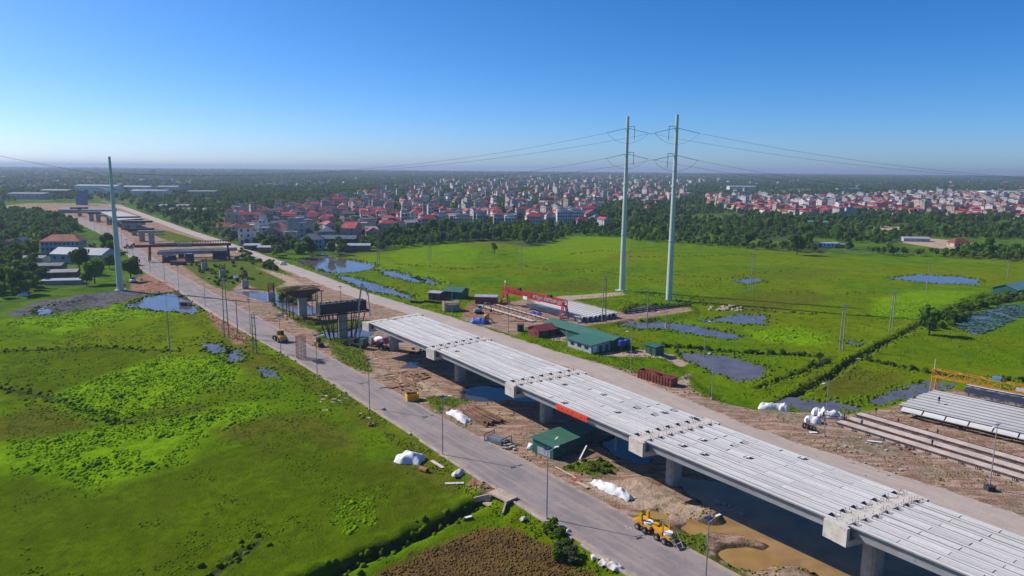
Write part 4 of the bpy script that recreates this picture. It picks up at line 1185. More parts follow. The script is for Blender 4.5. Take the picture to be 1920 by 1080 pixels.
first = G(1330, 969, LAMPH)
left = [Vector((first.x, first.y, 0))] + [G(x, y) for x, y in ((1025, 973), (830, 853), (693, 766), (595, 707), (527, 664), (470, 628), (385, 575), (336, 548), (309, 526), (282, 510))]
words = ['nearest', 'second nearest', 'third nearest', 'fourth nearest', 'fifth nearest', 'sixth nearest', 'seventh nearest', 'eighth nearest', 'ninth nearest', 'tenth nearest', 'eleventh nearest', 'twelfth nearest', 'thirteenth nearest', 'fourteenth nearest', 'fifteenth nearest', 'sixteenth nearest', 'seventeenth nearest', 'eighteenth nearest', 'nineteenth nearest', 'twentieth nearest']
ra = ALONG + math.pi / 2
k = 0
for k, p in enumerate(left):
    place_lamp(p, ra, 'thin grey street lamp along the asphalt road, %s of that row' % words[k], 'street lamps along the asphalt road')
far_line = offset(RL, 1.2 if ((offset(RL, 1.2)[10] - RR_[10]) ** 2).sum() > ((RL[10] - RR_[10]) ** 2).sum() else -1.2)
idx0 = int(np.argmin(((far_line - np.array(left[-1][:2])) ** 2).sum(1)))
for j in range(1, 9):
    q = far_line[min(len(far_line) - 1, idx0 + j * 17)]
    place_lamp(Vector((q[0], q[1], 0)), ra, 'thin grey street lamp along the asphalt road, %s of that row' % words[k + j], 'street lamps along the asphalt road')
right = [G(x, y) for x, y in ((1855, 917), (1545, 818), (1334, 748), (1182, 698), (1062, 659), (953, 623), (848, 587), (770, 562), (720, 548), (612, 519), (640, 528))]
right.sort(key=lambda v: v.y)
for k, p in enumerate(right):
    place_lamp(p, ra + math.pi, 'thin grey street lamp beside the pale dirt track, %s of that row' % words[k], 'street lamps beside the pale track')
for px, py, lab in ((640, 597, 'thin grey street lamp between the dark forms and the pale track'), (1320, 668, 'thin pale lamp post at the far edge of the murky pond')):
    place_lamp(G(px, py), ra, lab, None)
t = MB(); octb = t.box((0, 0, .4), (1.3, 1.3, .9)); p = G(1855, 919); p.z = 0
tag(t.build('lamp_foot', DARK, None, p), 'dark heap of blocks round the foot of the nearest track lamp', 'block')

# ------------------------------------------------------------------ concrete utility poles
def utility(px, py, top, label, double=True, z=FIELD, arms=2):
    h = max(6, GH(px, py, top, z))
    t = thing('utility_pole', px, py, label, 'utility pole', rnd.uniform(-.4, .4), z, 'concrete utility poles')
    for s in ((-.55, .55) if double else (0,)):
        b = MB(); b.cyl((s * 1.25, 0, -.4), (s * .75, 0, h), .2, .12, 8); b.build('pole', POLE, t)
    if double:
        for k in range(4):
            b = MB(); zz = h * (.25 + .22 * k); b.bar((-.6, 0, zz), (.6, 0, zz), .14); b.build('tie_beam', POLE, t)
    for k in range(arms):
        b = MB(); zz = h - .3 - k * 1.1; b.bar((-1.3, .15, zz), (1.3, .15, zz), .13)
        for x in (-1.2, 0, 1.2): b.cyl((x, .15, zz), (x, .15, zz + .35), .06, n=6)
        b.build('cross_arm', GALV, t)
    return t
UT = [(425, 634, 522, 'tall rust stained concrete twin pole on the red earth beside the road', True, FIELD), (446, 627, 562, 'single dark concrete pole beside the rust stained twin pole', False, FIELD), (478, 662, 588, 'concrete twin pole with a box on it, close to the road verge', True, FIELD),
      (319, 664, 583, 'lone slender pole in the bright green field at the left', False, FIELD), (710, 503, 430, 'concrete twin pole at the corner of the big pond', True, FIELD), (806, 489, 440, 'concrete pole in the yellow green field before the village trees', True, FIELD),
      (1132, 608, 520, 'tall concrete twin pole behind the end of the stored beams', True, FIELD), (1213, 618, 541, 'slim concrete pole standing at the flooded reeds near the green office', False, FIELD), (1409, 546, 476, 'concrete twin pole beyond the lower pylon in mid field', True, FIELD),
      (1577, 656, 570, 'concrete twin pole beside the ditch crossing', True, FIELD), (1670, 622, 544, 'leaning concrete twin pole beyond the ditch', True, FIELD), (1737, 546, 495, 'slim pole in front of the blue pond at the right', False, FIELD), (978, 509, 445, 'thin pole in mid field near the lone bare tree', False, FIELD),
      (1178, 522, 470, 'thin pole directly behind the upper pylon', False, FIELD), (1888, 522, 488, 'thin pole near the green roofed shed at the right edge', False, FIELD), (1249, 612, 600, 'short post in the flooded reeds', False, FIELD)]
for u in UT: utility(*u[:3], u[3], u[4], u[5], 2 if u[4] else 1)

# ------------------------------------------------------------------ machines
def wheel(root, x, y, r, w, name='wheel'):
    b = MB(); b.cyl((x, y - w / 2, r), (x, y + w / 2, r), r, n=14); o = b.build(name, RUBBER, root)
    c = MB(); c.cyl((x, y - w / 2 - .03, r), (x, y + w / 2 + .03, r), r * .5, n=10); c.build('rim', GALV, o)
p = G(1228, 1004); p.z = .1
t = empty('beam_carrier', p, ALONG, 'yellow twin bogie beam carrier with uprights parked on the asphalt', 'carrier')
for sx in (-2.0, 2.0):
    b = MB(); b.box((sx, 0, 1.05), (3.0, 1.5, .5)); b.box((sx - .5, 0, 1.4), (1.2, 1.7, .5)); b.build('chassis', YEL, t)
    for x in (-.75, .75):
        for y in (-.95, .95): wheel(t, sx + x, y, .5, .42)
    b = MB(); b.cyl((sx + .5, 0, 1.3), (sx + .5, 0, 1.62), .75, n=14); b.build('turntable', WHITE, t)
    for y in (-.7, .8):
        b = MB(); b.box((sx - .35 if sx < 0 else sx + .1, y, 2.1), (.5 if sx < 0 else .2, .35 if sx < 0 else .2, 1.3)); b.build('upright', YEL, t)
b = MB(); b.bar((-.6, 0, 1.2), (.6, 0, 1.2), .4); b.bar((-.7, .3, 1.6), (.5, .3, 1.9), .25); b.build('coupling', YEL, t)
b = MB()
for y in (-.8, .8): b.bar((3.3, y, 1.2), (5.2, y * .6, .25), .1); b.bar((3.5, y, 1.9), (5.2, y * .6, .25), .1)
for f in (.3, .65): b.bar((3.3 + 1.9 * f, -.8, 1.2 - .9 * f), (3.3 + 1.9 * f, .8, 1.2 - .9 * f), .1)
b.bar((5.2, -.5, .2), (5.2, .5, .2), .14); b.build('drawbar', mat('pale steel', (.45, .38, .25), .7), t)
b = MB(); b.bar((-3.4, -.4, 1.0), (-4.6, 0, .7), .15); b.bar((-3.4, .4, 1.0), (-4.6, 0, .7), .15); b.box((-3.7, 0, .95), (1.2, 1.3, .12)); b.build('tow_frame', YEL, t)
def loader(px, py, rz, label, s=1.0, roller=False):
    p = G(px, py); p.z = .1
    t = empty('roller' if roller else 'wheel_loader', p, rz, label, 'roller' if roller else 'loader')
    t.scale = (s, s, s)
    b = MB(); b.box((-1.5, 0, 1.35), (2.6, 2.0, 1.1), taper=.9); b.box((.2, 0, 1.1), (1.6, 1.4, .7)); b.build('body', YEL, t)
    b = MB(); b.box((-.2, 0, 2.45), (1.5, 1.6, 1.3), taper=.9); b.build('cab', GLASS, t)
    b = MB(); b.box((-.2, 0, 3.15), (1.7, 1.8, .12)); b.build('roof', YEL if not roller else DARK, t)
    if roller:
        b = MB(); b.cyl((2, -1.05, .75), (2, 1.05, .75), .75, n=16); b.build('drum', DARK, t)
        b = MB(); b.bar((0, -1.15, .9), (2.2, -1.15, .8), .16, .3); b.bar((0, 1.15, .9), (2.2, 1.15, .8), .16, .3); b.build('frame', YEL, t)
        for y in (-.95, .95): wheel(t, -1.5, y, .7, .5)
    else:
        for x in (-1.7, 1.2):
            for y in (-1.0, 1.0): wheel(t, x, y, .75, .5)
        b = MB()
        for y in (-.55, .55): b.bar((.6, y, 1.7), (2.9, y, .7), .22, .3)
        b.build('lift_arm', YEL, t)
        b = MB(); b.prism([(-1.3, 0), (1.3, 0)][:0] or [(-.0, .1), (.9, .1), (1.0, .4), (.1, 1.2)], -1.3, 1.3, 0, Matrix.Translation((2.6, 0, 0)) @ Matrix.Rotation(R(-90), 4, 'Z')); b.build('bucket', DARK, t)
    return t
loader(526, 640, R(125), 'yellow wheel loader with a dark bucket standing on the asphalt by the rebar cage', 1.15)
loader(598, 649, ALONG, 'small yellow roller parked on the grass at the road edge', .8, True)
loader(240, 466, R(20), 'dark truck like loader on the far part of the road', .9)
loader(252, 464, R(10), 'loader beside the far kerb blocks of the road', .9)
loader(454, 473, R(60), 'dark loader at the track junction beyond the tall weeds', 1.0)
# concrete mixer truck
p = G(712, 653); p.z = zat(p.x, p.y)
t = empty('mixer_truck', p, ALONG + math.pi + .12, 'concrete mixer truck with a white and red drum under the first girders', 'mixer truck')
b = MB(); b.box((0, 0, 1.0), (8.4, 1.0, .35)); b.build('chassis', DARK, t)
b = MB(); b.box((3.7, 0, 1.95), (1.7, 2.4, 2.1), taper=.92); cb = b.build('cab', GALV, t)
b = MB(); b.box((4.56, 0, 2.35), (.08, 2.0, .8)); b.build('windscreen', GLASS, cb)
M = Matrix.Translation((0, 0, 2.35)) @ Matrix.Rotation(R(90 - 12), 4, 'Y')
M = Matrix.Translation((-.3, 0, 2.5)) @ Matrix.Rotation(R(-82), 4, 'Y')
b = MB()
rings = [(-2.6, .55, .55), (-2.3, .95, .95), (-1.2, 1.25, 1.25), (0, 1.3, 1.3), (1.4, .95, .95), (2.4, .55, .55)]
n = 16
b.lathe(rings, n, 0, M)
for i, f in enumerate(b.f[:5 * n]):
    c = sum((Vector(b.v[j]) for j in f), Vector()) / 4
    b.m[i] = 1 if c.z < 2.55 + .05 * c.x else 0
b.build('drum', [WHITE, RED], t)
b = MB(); b.bar((-3.0, 0, 3.1), (-3.9, 0, 1.9), .7, .15); b.box((-2.9, 0, 3.5), (.8, .9, .5), taper=1.3); b.build('chute', RED, t)
for x in (3.4, -1.6, -2.8):
    for y in (-1.0, 1.0): wheel(t, x, y, .52, .4)
# concrete pump with a standing boom
p = G(668, 650); p.z = zat(p.x, p.y)
t = empty('pump_truck', p, ALONG + .3, 'dark concrete pump truck with its boom standing up against the dark form', 'pump truck')
b = MB(); b.box((0, 0, 1.0), (8.5, 2.2, .4)); b.box((-1.8, 0, 1.9), (3.6, 1.8, 1.2)); b.build('chassis', DARK, t)
b = MB(); b.box((3.6, 0, 2.1), (1.7, 2.3, 2.0), taper=.92); b.build('cab', mat('dull green paint', (.06, .09, .08), .6), t)
for x in (3.2, -1.8, -3.1):
    for y in (-.95, .95): wheel(t, x, y, .52, .4)
b = MB(); b.cyl((1.6, 0, 1.2), (1.6, 0, 3.2), .45, n=10); b.build('turret', DARK, t)
pts = [(1.6, 0, 3.2), (1.2, 0.4, 12.5), (2.4, .8, 20.0), (5.0, 1.0, 16.6), (5.6, 1.1, 10)]
b = MB()
for i in range(4): b.bar(pts[i], pts[i + 1], .42 - .06 * i)
b.build('boom', GALV, t)
# excavator in the middle yard
def excavator(px, py, rz, label, paint, s=1.0):
    p = G(px, py); p.z = zat(p.x, p.y)
    t = empty('excavator', p, rz, label, 'excavator'); t.scale = (s, s, s)
    for y in (-1.1, 1.1):
        b = MB(); b.prism([(-1.9, .35), (-1.5, 0), (1.5, 0), (1.9, .35), (1.6, .85), (-1.6, .85)], -.28, .28, 0, Matrix.Translation((0, y, 0)) @ Matrix.Rotation(R(90), 4, 'Z')); b.build('track', RUBBER, t)
    b = MB(); b.box((-.5, 0, 1.5), (3.2, 2.5, 1.1), taper=.93); b.build('body', paint, t)
    b = MB(); b.box((.6, .75, 2.4), (1.5, 1.0, 1.5), taper=.92); b.build('cab', GLASS, t)
    b = MB(); b.bar((.9, -.3, 1.6), (3.0, -.3, 4.6), .42, .5); b.bar((3.0, -.3, 4.6), (4.8, -.3, 4.2), .38, .45); b.build('boom', paint, t)
    b = MB(); b.bar((4.6, -.3, 4.5), (5.4, -.3, 1.5), .3, .36); b.build('stick', paint, t)
    b = MB(); b.box((5.2, -.3, 1.0), (1.0, 1.1, .9), taper=.7); b.build('bucket', DARK, t)
    return t
excavator(898, 588, R(15), 'pale green excavator with a folded boom on the red earth of the middle yard', mat('pale green paint', (.2, .3, .24), .6), .9)
excavator(250, 527, R(60), 'small excavator with a white boom on the red earth beside the lone pylon', WHITE, .8)
# small transit mixer with blue sheet
p = G(912, 604); p.z = zat(p.x, p.y)
t = empty('mixing_plant', p, ALONG + .9, 'orange mixing hopper on legs beside the blue sheeted stack', 'hopper')
b = MB(); b.lathe([(1.0, .4, .4), (1.7, 1.0, 1.0), (2.7, 1.0, 1.0), (3.1, .6, .6)], 12); b.build('hopper', mat('orange paint', (.65, .25, .02), .5), t)
b = MB()
for x in (-.8, .8):
    for y in (-.8, .8): b.bar((x, y, -.1), (x * .8, y * .8, 1.6), .14)
b.bar((.6, 0, 1.8), (2.6, 0, .3), .5, .2); b.build('frame', RUST, t)

# ------------------------------------------------------------------ tarpaulins
def tarp(px, py, L, W, H, rz, label, mm=TARP, seed=0, group=None, z=0.0, lean=0.0, name='tarpaulin'):
    p = G(px, py, z); p.z = zat(p.x, p.y)
    t = rs = np.random.RandomState(seed)
    nu, nv_ = 26, 14
    b = MB(); vs = []
    for i in range(nu):
        for j in range(nv_):
            u = i / (nu - 1) * 2 - 1; v = j / (nv_ - 1) * 2 - 1
            e = (1 - abs(u) ** 3.2) * (1 - abs(v) ** 2.2)
            x = u * L / 2; y = v * W / 2 * (1 + .12 * math.sin(u * 5 + seed))
            q = np.array([[x + seed * 31, y + seed * 7]])
            z_ = H * max(0, e) ** .55 * (.78 + .5 * (vn(q, L * .23, 21)[0] + .3)) + .5 * (vn(q, .75, 22)[0]) * (.3 + e) + .16 * math.sin(3.1 * x + 5 * v + seed) * (1 - e)
            vs.append((x + .2 * vn(q, 1.1, 23)[0] * 2, y + lean * z_ + .3 * vn(q, 1.1, 24)[0], max(-.1, z_)))
    fs = [(i * nv_ + j, (i + 1) * nv_ + j, (i + 1) * nv_ + j + 1, i * nv_ + j + 1) for i in range(nu - 1) for j in range(nv_ - 1)]
    b.add(vs, fs)
    o = b.build(name, mm, None, p, rz)
    if o.data.polygons[0].normal.z < 0: o.data.flip_normals()
    o.data.polygons.foreach_set('use_smooth', [True] * len(o.data.polygons))
    return tag(o, label, 'tarpaulin', group)
tarp(768, 863, 5.6, 3.6, 1.7, R(-12), 'white tarpaulin over a heap in the green field left of the road', seed=3, z=FIELD)
tarp(861, 783, 8.0, 2.3, 1.2, ALONG, 'long white tarpaulin beside the brown steel piles at the road edge', seed=5)
tarp(1146, 921, 9.0, 2.2, 1.1, ALONG + .1, 'long white tarpaulin at the road edge past the green hut', seed=8)
tarp(998, 840, 2.0, 2.0, 1.2, 0, 'small white sheet bundle against the end wall of the green hut', seed=9)
tarp(1448, 767, 6.5, 2.0, 1.6, R(-14), 'long pale tarpaulin heap on the edge of the dark pond', seed=11)
tarp(1470, 769, 2.4, 2.0, 1.7, R(-14), 'small white covered bale at the end of the long pale tarpaulin', seed=12)
tarp(1524, 792, 3.4, 2.2, 1.6, R(-20), 'white tarpaulin heap on the bare ground next to the coiled hoses', seed=13)
tarp(1531, 778, 1.8, 1.6, 1.9, 0, 'small upright white covered bale near the dark pond, left of its twin', seed=14)
tarp(1542, 780, 2.2, 1.8, 1.8, 0, 'small white covered bale beside the track lamp near the dark pond', seed=15)
tarp(1562, 783, 4.2, 1.9, 1.7, R(-14), 'white sheet thrown over a rusty steel frame at the head of the casting beds', seed=16)
tarp(899, 606, 7.0, 3.0, 2.2, R(-22), 'bright blue tarpaulin over a stack beside the orange hopper', BTARP, 17)
tarp(1002, 588, 6.0, 3.0, .7, R(-22), 'blue tarpaulin spread flat under the red gantry crane', BTARP, 18)
tarp(531, 497, 4, 2.5, 2.4, 0, 'pale pink and white covered load standing on the track by the big pond', seed=19)
tarp(44, 555, 4, 3, 1.5, 0, 'white sheet under the dark trees at the left edge', seed=20, z=FIELD)
tarp(861, 893, 2.6, 1.6, .9, .5, 'torn whitish sack heap on the verge beyond the clay pipe', mat('dirty sacking', (.55, .5, .46), .9, .3, 1.2, bump=.5), 21, z=FIELD)
tarp(718, 775, 1.2, 1.0, .6, .5, 'pale grey scrap bundle in the grass beside the brick red ring', mat('dirty sacking', (.5, .45, .4), .9, .3, 1.2, bump=.5), 22, z=FIELD)
for k, (px, py, s) in enumerate(((1118, 1052, 1.4), (1135, 1063, 2.0), (1152, 1072, 2.2), (1062, 1006, 1.2), (982, 978, 1.2), (1178, 990, 1.0))):
    tarp(px, py, s, s * .8, .45, k, ['pale torn sheet in the weeds at the bottom road edge, farthest of three', 'pale torn sheet in the weeds at the bottom road edge, middle of three', 'pale torn sheet in the weeds at the bottom road edge, nearest of three', 'white scrap bag half way between the culvert and the bottom edge', 'white scrap bag in the grass just below the culvert', 'pale scrap sheet beside the yellow beam carrier'][k], mat('dirty sacking', (.55, .5, .46), .9, .3, 1.2, bump=.5), 30 + k, None, FIELD if k != 5 else 0)

# ------------------------------------------------------------------ stacks, boxes and scrap
pile = MB(); pile.prism([(-.22, 0), (.22, 0), (.22, .1), (.08, .14), (.08, .32), (.2, .36), (.2, .46), (-.2, .46), (-.2, .36), (-.08, .32), (-.08, .14), (-.22, .1)], -5, 5); pile = pile.mesh('steel_pile', [WOOD])
p0 = G(905, 783)
for k in range(16):
    row = k // 9; c = k % 9
    v = p0 + ACV * (-2.6 + c * .62 + row * .3 + rnd.uniform(-.08, .08)) + END * rnd.uniform(-.9, .9)
    v.z = zat(v.x, v.y) * .5 + .06 + row * .48
    o = link('steel_pile', pile, None, v, ALONG + rnd.uniform(-.06, .06))
    tag(o, 'long rust brown steel pile lying in the heap beside the white tarpaulin', 'steel pile', 'rust brown steel piles in a heap')
plank = MB(); plank.box((0, 0, 0), (6.0, .32, .14)); plank = plank.mesh('timber_plank', [WOOD])
for k in range(34):
    v = G(rnd.uniform(720, 800), rnd.uniform(700, 730)) ; v.z = zat(v.x, v.y) + .14 + .04 * (k % 4)
    o = link('timber_plank', plank, None, v, ALONG + rnd.choice((0, 0, 1.45)) + rnd.uniform(-.15, .15))
    o.scale = (rnd.uniform(.5, 1.2), rnd.uniform(.8, 2.0), 1)
    tag(o, 'weathered timber plank strewn on the pink earth behind the orange box', 'plank', 'timber planks strewn behind the orange box')
p = G(773, 750); p.z = .05
t = empty('waste_skip', p, ALONG + R(75), 'orange yellow open steel box on the road edge with rods inside', 'skip')
b = MB(); b.box((0, 0, .1), (2.8, 2.2, .2)); b.box((0, -1.1, .85), (2.8, .1, 1.6)); b.box((0, 1.1, .85), (2.8, .1, 1.6)); b.box((-1.4, 0, .85), (.1, 2.1, 1.6)); b.box((1.4, 0, .85), (.1, 2.1, 1.6))
OR = mat('orange yellow paint', (.78, .36, .01), .5, .15, 1, dirt=(.5, .25, .03)); b.build('box', OR, t)
for y in (.45, .95, 1.5):
    b = MB()
    for s in (-1.17, 1.17): b.bar((-1.4, s, y), (1.4, s, y), .07)
    b.build('rib', OR, t)
b = MB()
for k in range(18): b.bar((rnd.uniform(-1.2, 1.2), rnd.uniform(-.9, .9), .2), (rnd.uniform(-1.2, 1.2), rnd.uniform(-.9, .9), rnd.uniform(1.5, 2.2)), .08)
tag(b.build('rods', DARK, t), kind='stuff')
p1_ = G(1212, 716); p2_ = G(1262, 722)
for k, (px, py) in enumerate(((1218, 711), (1246, 720))):
    v = G(px, py); v.z = zat(v.x, v.y)
    t = empty('steel_mould', v, ALONG + R(10), ('open rust red steel mould box beside the track, the half nearer the site office', 'open rust red steel mould box beside the track, the half nearer the murky pond')[k], 'steel mould')
    b = MB(); X, Y, Hh = 6.0, 2.6, 2.3
    for s in (-1, 1): b.box((0, s * Y / 2, Hh / 2), (X, .12, Hh)); b.box((s * X / 2, 0, Hh / 2), (.12, Y - .14, Hh))
    b.box((0, 0, .1), (X - .2, Y - .2, .12)); RM = mat('rust red steel', (.27, .075, .05), .8, .35, .8, dirt=(.17, .06, .045)); b.build('shell', RM, t)
    for q in range(7):
        b = MB()
        for s in (-1, 1): b.bar((-X / 2 + .3 + q * .9, s * (Y / 2 + .12), 0), (-X / 2 + .3 + q * .9, s * (Y / 2 + .12), Hh), .14)
        b.build('rib', RM, t)
    b = MB()
    for s in (-1, 1): b.bar((-X / 2, s * (Y / 2 + .1), Hh * .5), (X / 2, s * (Y / 2 + .1), Hh * .5), .12); b.bar((-X / 2, s * (Y / 2 + .08), Hh), (X / 2, s * (Y / 2 + .08), Hh), .16)
    b.build('rail', RM, t)
# bundle of grey scaffold frames
p = G(935, 829); p.z = zat(p.x, p.y)
t = empty('scaffold_stack', p, ALONG + R(15), 'stack of grey scaffold frames at the road edge above the green hut', 'scaffold stack')
b = MB()
for k in range(26):
    z = .2 + (k // 7) * .28; y = -1.2 + (k % 7) * .38
    b.bar((-2.4 + rnd.uniform(-.2, .2), y, z), (2.0 + rnd.uniform(-.4, .4), y + rnd.uniform(-.2, .2), z), .16)
tag(b.build('tube', GALV, t), kind='stuff')
b = MB()
for x in (-2.5, 2.1):
    b.bar((x, -1.5, 0), (x, -1.5, 1.5), .12); b.bar((x, 1.5, 0), (x, 1.5, 1.5), .12); b.bar((x, -1.5, .1), (x, 1.5, .1), .12); b.bar((x, -1.5, 1.5), (x, 1.5, 1.5), .12)
b.build('cradle', DARK, t)
for k in range(8):
    v = G(948 + rnd.uniform(-8, 18), 838 + rnd.uniform(-3, 6)); v.z = zat(v.x, v.y) + .2
    b = MB(); b.box((0, 0, 0), (rnd.uniform(.5, 1.2), rnd.uniform(.3, .7), rnd.uniform(.3, .5)))
    tag(b.build('concrete_lump', CONC_P, None, v, rnd.uniform(0, 3)), 'loose pale concrete lump beside the grey scaffold stack', 'rubble', 'concrete lumps by the scaffold stack')
# tall rebar cage standing on the road
p = G(565, 672); p.z = .1
t = empty('rebar_cage', p, ALONG, 'tall rust red rebar cage standing upright on the asphalt road', 'rebar cage')
hc = GH(565, 672, 630)
b = MB()
for k in range(26):
    a = 2 * math.pi * k / 26; x, y = max(-1.5, min(1.5, 2.0 * math.cos(a))), max(-1.1, min(1.1, 1.5 * math.sin(a)))
    b.bar((x, y, 0), (x + rnd.uniform(-.1, .1), y, hc + rnd.uniform(-.5, .3)), .06)
tag(b.build('vertical_bar', mat('red rust', (.25, .08, .06), .8, .3, 1), t), kind='stuff')
for z in np.arange(.4, hc - .6, 1.1):
    b = MB()
    for q in ((-1.5, -1.1, 1.5, -1.1), (1.5, -1.1, 1.5, 1.1), (1.5, 1.1, -1.5, 1.1), (-1.5, 1.1, -1.5, -1.1)): b.bar((q[0], q[1], z), (q[2], q[3], z), .05)
    b.build('hoop', RUST, t)
p = G(598, 680); p.z = .16
t = MB()
for k in range(14): t.bar((rnd.uniform(-3, -1), rnd.uniform(-1.6, 1.6), rnd.uniform(0, .3)), (rnd.uniform(1, 3), rnd.uniform(-1.6, 1.6), rnd.uniform(0, .3)), .08)
for k in range(5): t.bar((-2 + k, -1.2, .1), (-2 + k + .4, 1.3, .25), .07)
tag(t.build('rebar_mat', DARK, None, p, ALONG), 'dark loose rebar mat lying on the asphalt beside the tall cage', 'rebar')
# culvert, pipe, boards
p = G(935, 940, -.4); p.z = -.55
t = empty('culvert', p, ALONG + R(8), 'concrete culvert outlet with a dark square mouth at the field side of the road', 'culvert')
CV = mat('culvert concrete', (.46, .36, .27), .9, .25, .6, dirt=(.3, .2, .14))
b = MB(); b.box((0, 1.0, .95), (4.6, 2.6, .25)); b.box((-1.9, .6, .2), (.4, 2.0, 1.4)); b.box((1.9, .6, .2), (.4, 2.0, 1.4)); b.box((0, -.1, -.4), (4.2, 3.4, .2)); b.build('headwall', CV, t)
b = MB(); b.box((0, 1.7, .3), (3.2, .1, 1.1)); b.build('opening', mat('culvert dark inside', (.03, .025, .02), .95), t)
for s in (-1, 1):
    b = MB(); b.bar((s * 2.1, -.3, .4), (s * 3.6, -2.4, -.1), .25, .9); b.build('wing_wall', CV, t)
p = G(795, 884, FIELD); p.z = zat(p.x, p.y) + .42
CL = mat('clay pipe', (.3, .13, .07), .85, .3, 1)
b = MB(); n = 16
vs = []; 
for x, r in ((-.9, .5), (.9, .5), (.9, .4), (-.9, .4)):
    for k in range(n): vs.append((x, r * math.cos(2 * math.pi * k / n), r * math.sin(2 * math.pi * k / n)))
b.add(vs, [(i * n + k, ((i + 1) % 4) * n + k, ((i + 1) % 4) * n + (k + 1) % n, i * n + (k + 1) % n) for i in range(4) for k in range(n)])
tag(b.build('clay_pipe', CL, None, p, R(-40)), 'rust brown clay pipe section lying in the field near the white tarpaulin', 'pipe')
b = MB(); n = 14; vs = []
for r, z in ((.65, 0), (.65, .5), (.42, .5), (.42, 0)):
    for k in range(n): vs.append((r * math.cos(2 * math.pi * k / n), r * math.sin(2 * math.pi * k / n), z))
b.add(vs, [(i * n + k, i * n + (k + 1) % n, ((i + 1) % 4) * n + (k + 1) % n, ((i + 1) % 4) * n + k) for i in range(4) for k in range(n)])
p = G(695, 798, FIELD); p.z = zat(p.x, p.y)
tag(b.build('pipe_ring', CL, None, p), 'brick red pipe ring lying flat in the verge grass', 'pipe ring')
for px, py, L_, w, rz, lab, mm, z in ((820, 872, 4.2, .7, R(-52), 'pale greenish board lying in the field beside the white tarpaulin', mat('pale board', (.36, .4, .3), .8, .15, 1), FIELD), (834, 865, 3.4, .12, R(-40), 'thin pale pole lying by the greenish board', PLYW, FIELD), (852, 907, 3.4, .7, R(5), 'pale board lying below the torn sacks', mat('pale board', (.36, .4, .3), .8, .15, 1), FIELD),
                                  (878, 976, 1.2, .5, R(30), 'small white slab beside the field ditch', WHITE, FIELD), (1093, 858, 3.6, .25, R(60), 'white pole leaning in the shade behind the green hut', WHITE, 0), (1060, 888, 6, .25, ALONG, 'pale timber rail along the road edge below the green hut', PLYW, 0), (1080, 900, 2.2, 1.2, ALONG, 'rust brown sheet on the road edge near the long white tarpaulin', CL, 0), (1092, 911, 3.0, .8, ALONG, 'pale slab on the road edge just before the long white tarpaulin', CV, 0),
                                  (692, 722, 1.6, 1.0, ALONG, 'pale slab on the earth edge of the road', CV, 0), (1605, 668, 3.2, 1.4, 0, 'pale concrete slab bridge over the field ditch', CV, FIELD), (1525, 812, 1.6, .9, 0, 'white slab at the foot of the track lamp', WHITE, 0), (1640, 829, 2.6, .6, R(-20), 'white board on the bare ground before the casting beds', WHITE, 0)):
    p = G(px, py, z); p.z = zat(p.x, p.y) + .16
    b = MB(); b.box((0, 0, 0), (L_, w, .09)); o = b.build('board', mm, None, p, rz)
    if 'leaning' in lab: o.rotation_euler = (0, R(-28), rz); o.location.z += .9
    tag(o, lab, 'board')
# planks and scrap on the bare ground of the middle yard and corridor
def scatter_piece(name, lab, cat, grp, n, box, mm, dims, z=0):
    b = MB(); b.box((0, 0, 0), dims); base = b.mesh(name, [mm])
    for k in range(n):
        v = G(rnd.uniform(box[0], box[2]), rnd.uniform(box[1], box[3]), z); v.z = zat(v.x, v.y) + dims[2] * .4
        o = link(name, base, None, v, rnd.choice((ALONG, ACR, 0)) + rnd.uniform(-.3, .3)); o.scale = (rnd.uniform(.5, 1.4), rnd.uniform(.6, 1.5), rnd.uniform(.7, 1.5))
        tag(o, lab, cat, grp)
scatter_piece('brick_block', 'loose dark block lying on the pink earth under the first girder', 'block', 'dark blocks under the first girder', 10, (770, 652, 800, 664), DARK, (.9, .5, .5))
scatter_piece('timber_plank', 'timber plank lying on the mud near the brown crosshead form', 'plank', 'planks by the brown crosshead form', 26, (500, 585, 600, 605), WOOD, (5, .3, .15))
scatter_piece('timber_plank', 'timber plank lying in the middle yard beside the red gantry crane', 'plank', 'planks in the middle yard', 26, (955, 567, 1090, 606), WOOD, (4, .35, .2))
scatter_piece('timber_plank', 'plank or bar lying between the casting beds of the right yard', 'plank', 'planks between the casting beds', 30, (1640, 790, 1910, 870), WOOD, (3.5, .3, .2))
scatter_piece('concrete_lump', 'pale lump of rubble at the end of the dark bar fence near the pylons', 'rubble', 'rubble by the dark bar fence', 30, (1330, 574, 1390, 584), CV, (1.2, .9, .6), FIELD)
scatter_piece('concrete_lump', 'small pale stone on the bare ground of the right yard', 'stone', 'stones on the right yard', 16, (1450, 790, 1800, 880), CV, (.35, .3, .2))
scatter_piece('concrete_lump', 'loose pale rubble along the edge between viaduct and pale track', 'rubble', 'rubble along the far edge of the viaduct', 36, (1480, 822, 1700, 896), CONC_P, (.5, .4, .25))
scatter_piece('concrete_lump', 'small pale stone along the field edge of the asphalt road', 'stone', 'stones on the field verge', 18, (600, 735, 700, 790), CV, (.9, .4, .15), FIELD)
scatter_piece('concrete_lump', 'dark slab lying in the black shadow under the viaduct', 'slab', 'slabs in the water under the viaduct', 9, (1340, 935, 1410, 962), CONC_P, (1.1, .7, .5))
# row of dark blocks along the far track edge
blk = MB(); blk.box((0, 0, .5), (1.6, 1.0, 1.0), taper=.8); blk = blk.mesh('barrier_block', [DARK])
for k in range(11):
    v = G(772 + k * 5.2, 564 + k * .55); v.z = zat(v.x, v.y) - .05
    tag(link('barrier_block', blk, None, v, rnd.uniform(-.3, .3)), 'dark barrier block in the line beside the rusty lean-to', 'barrier', 'dark blocks in a line by the lean-to')
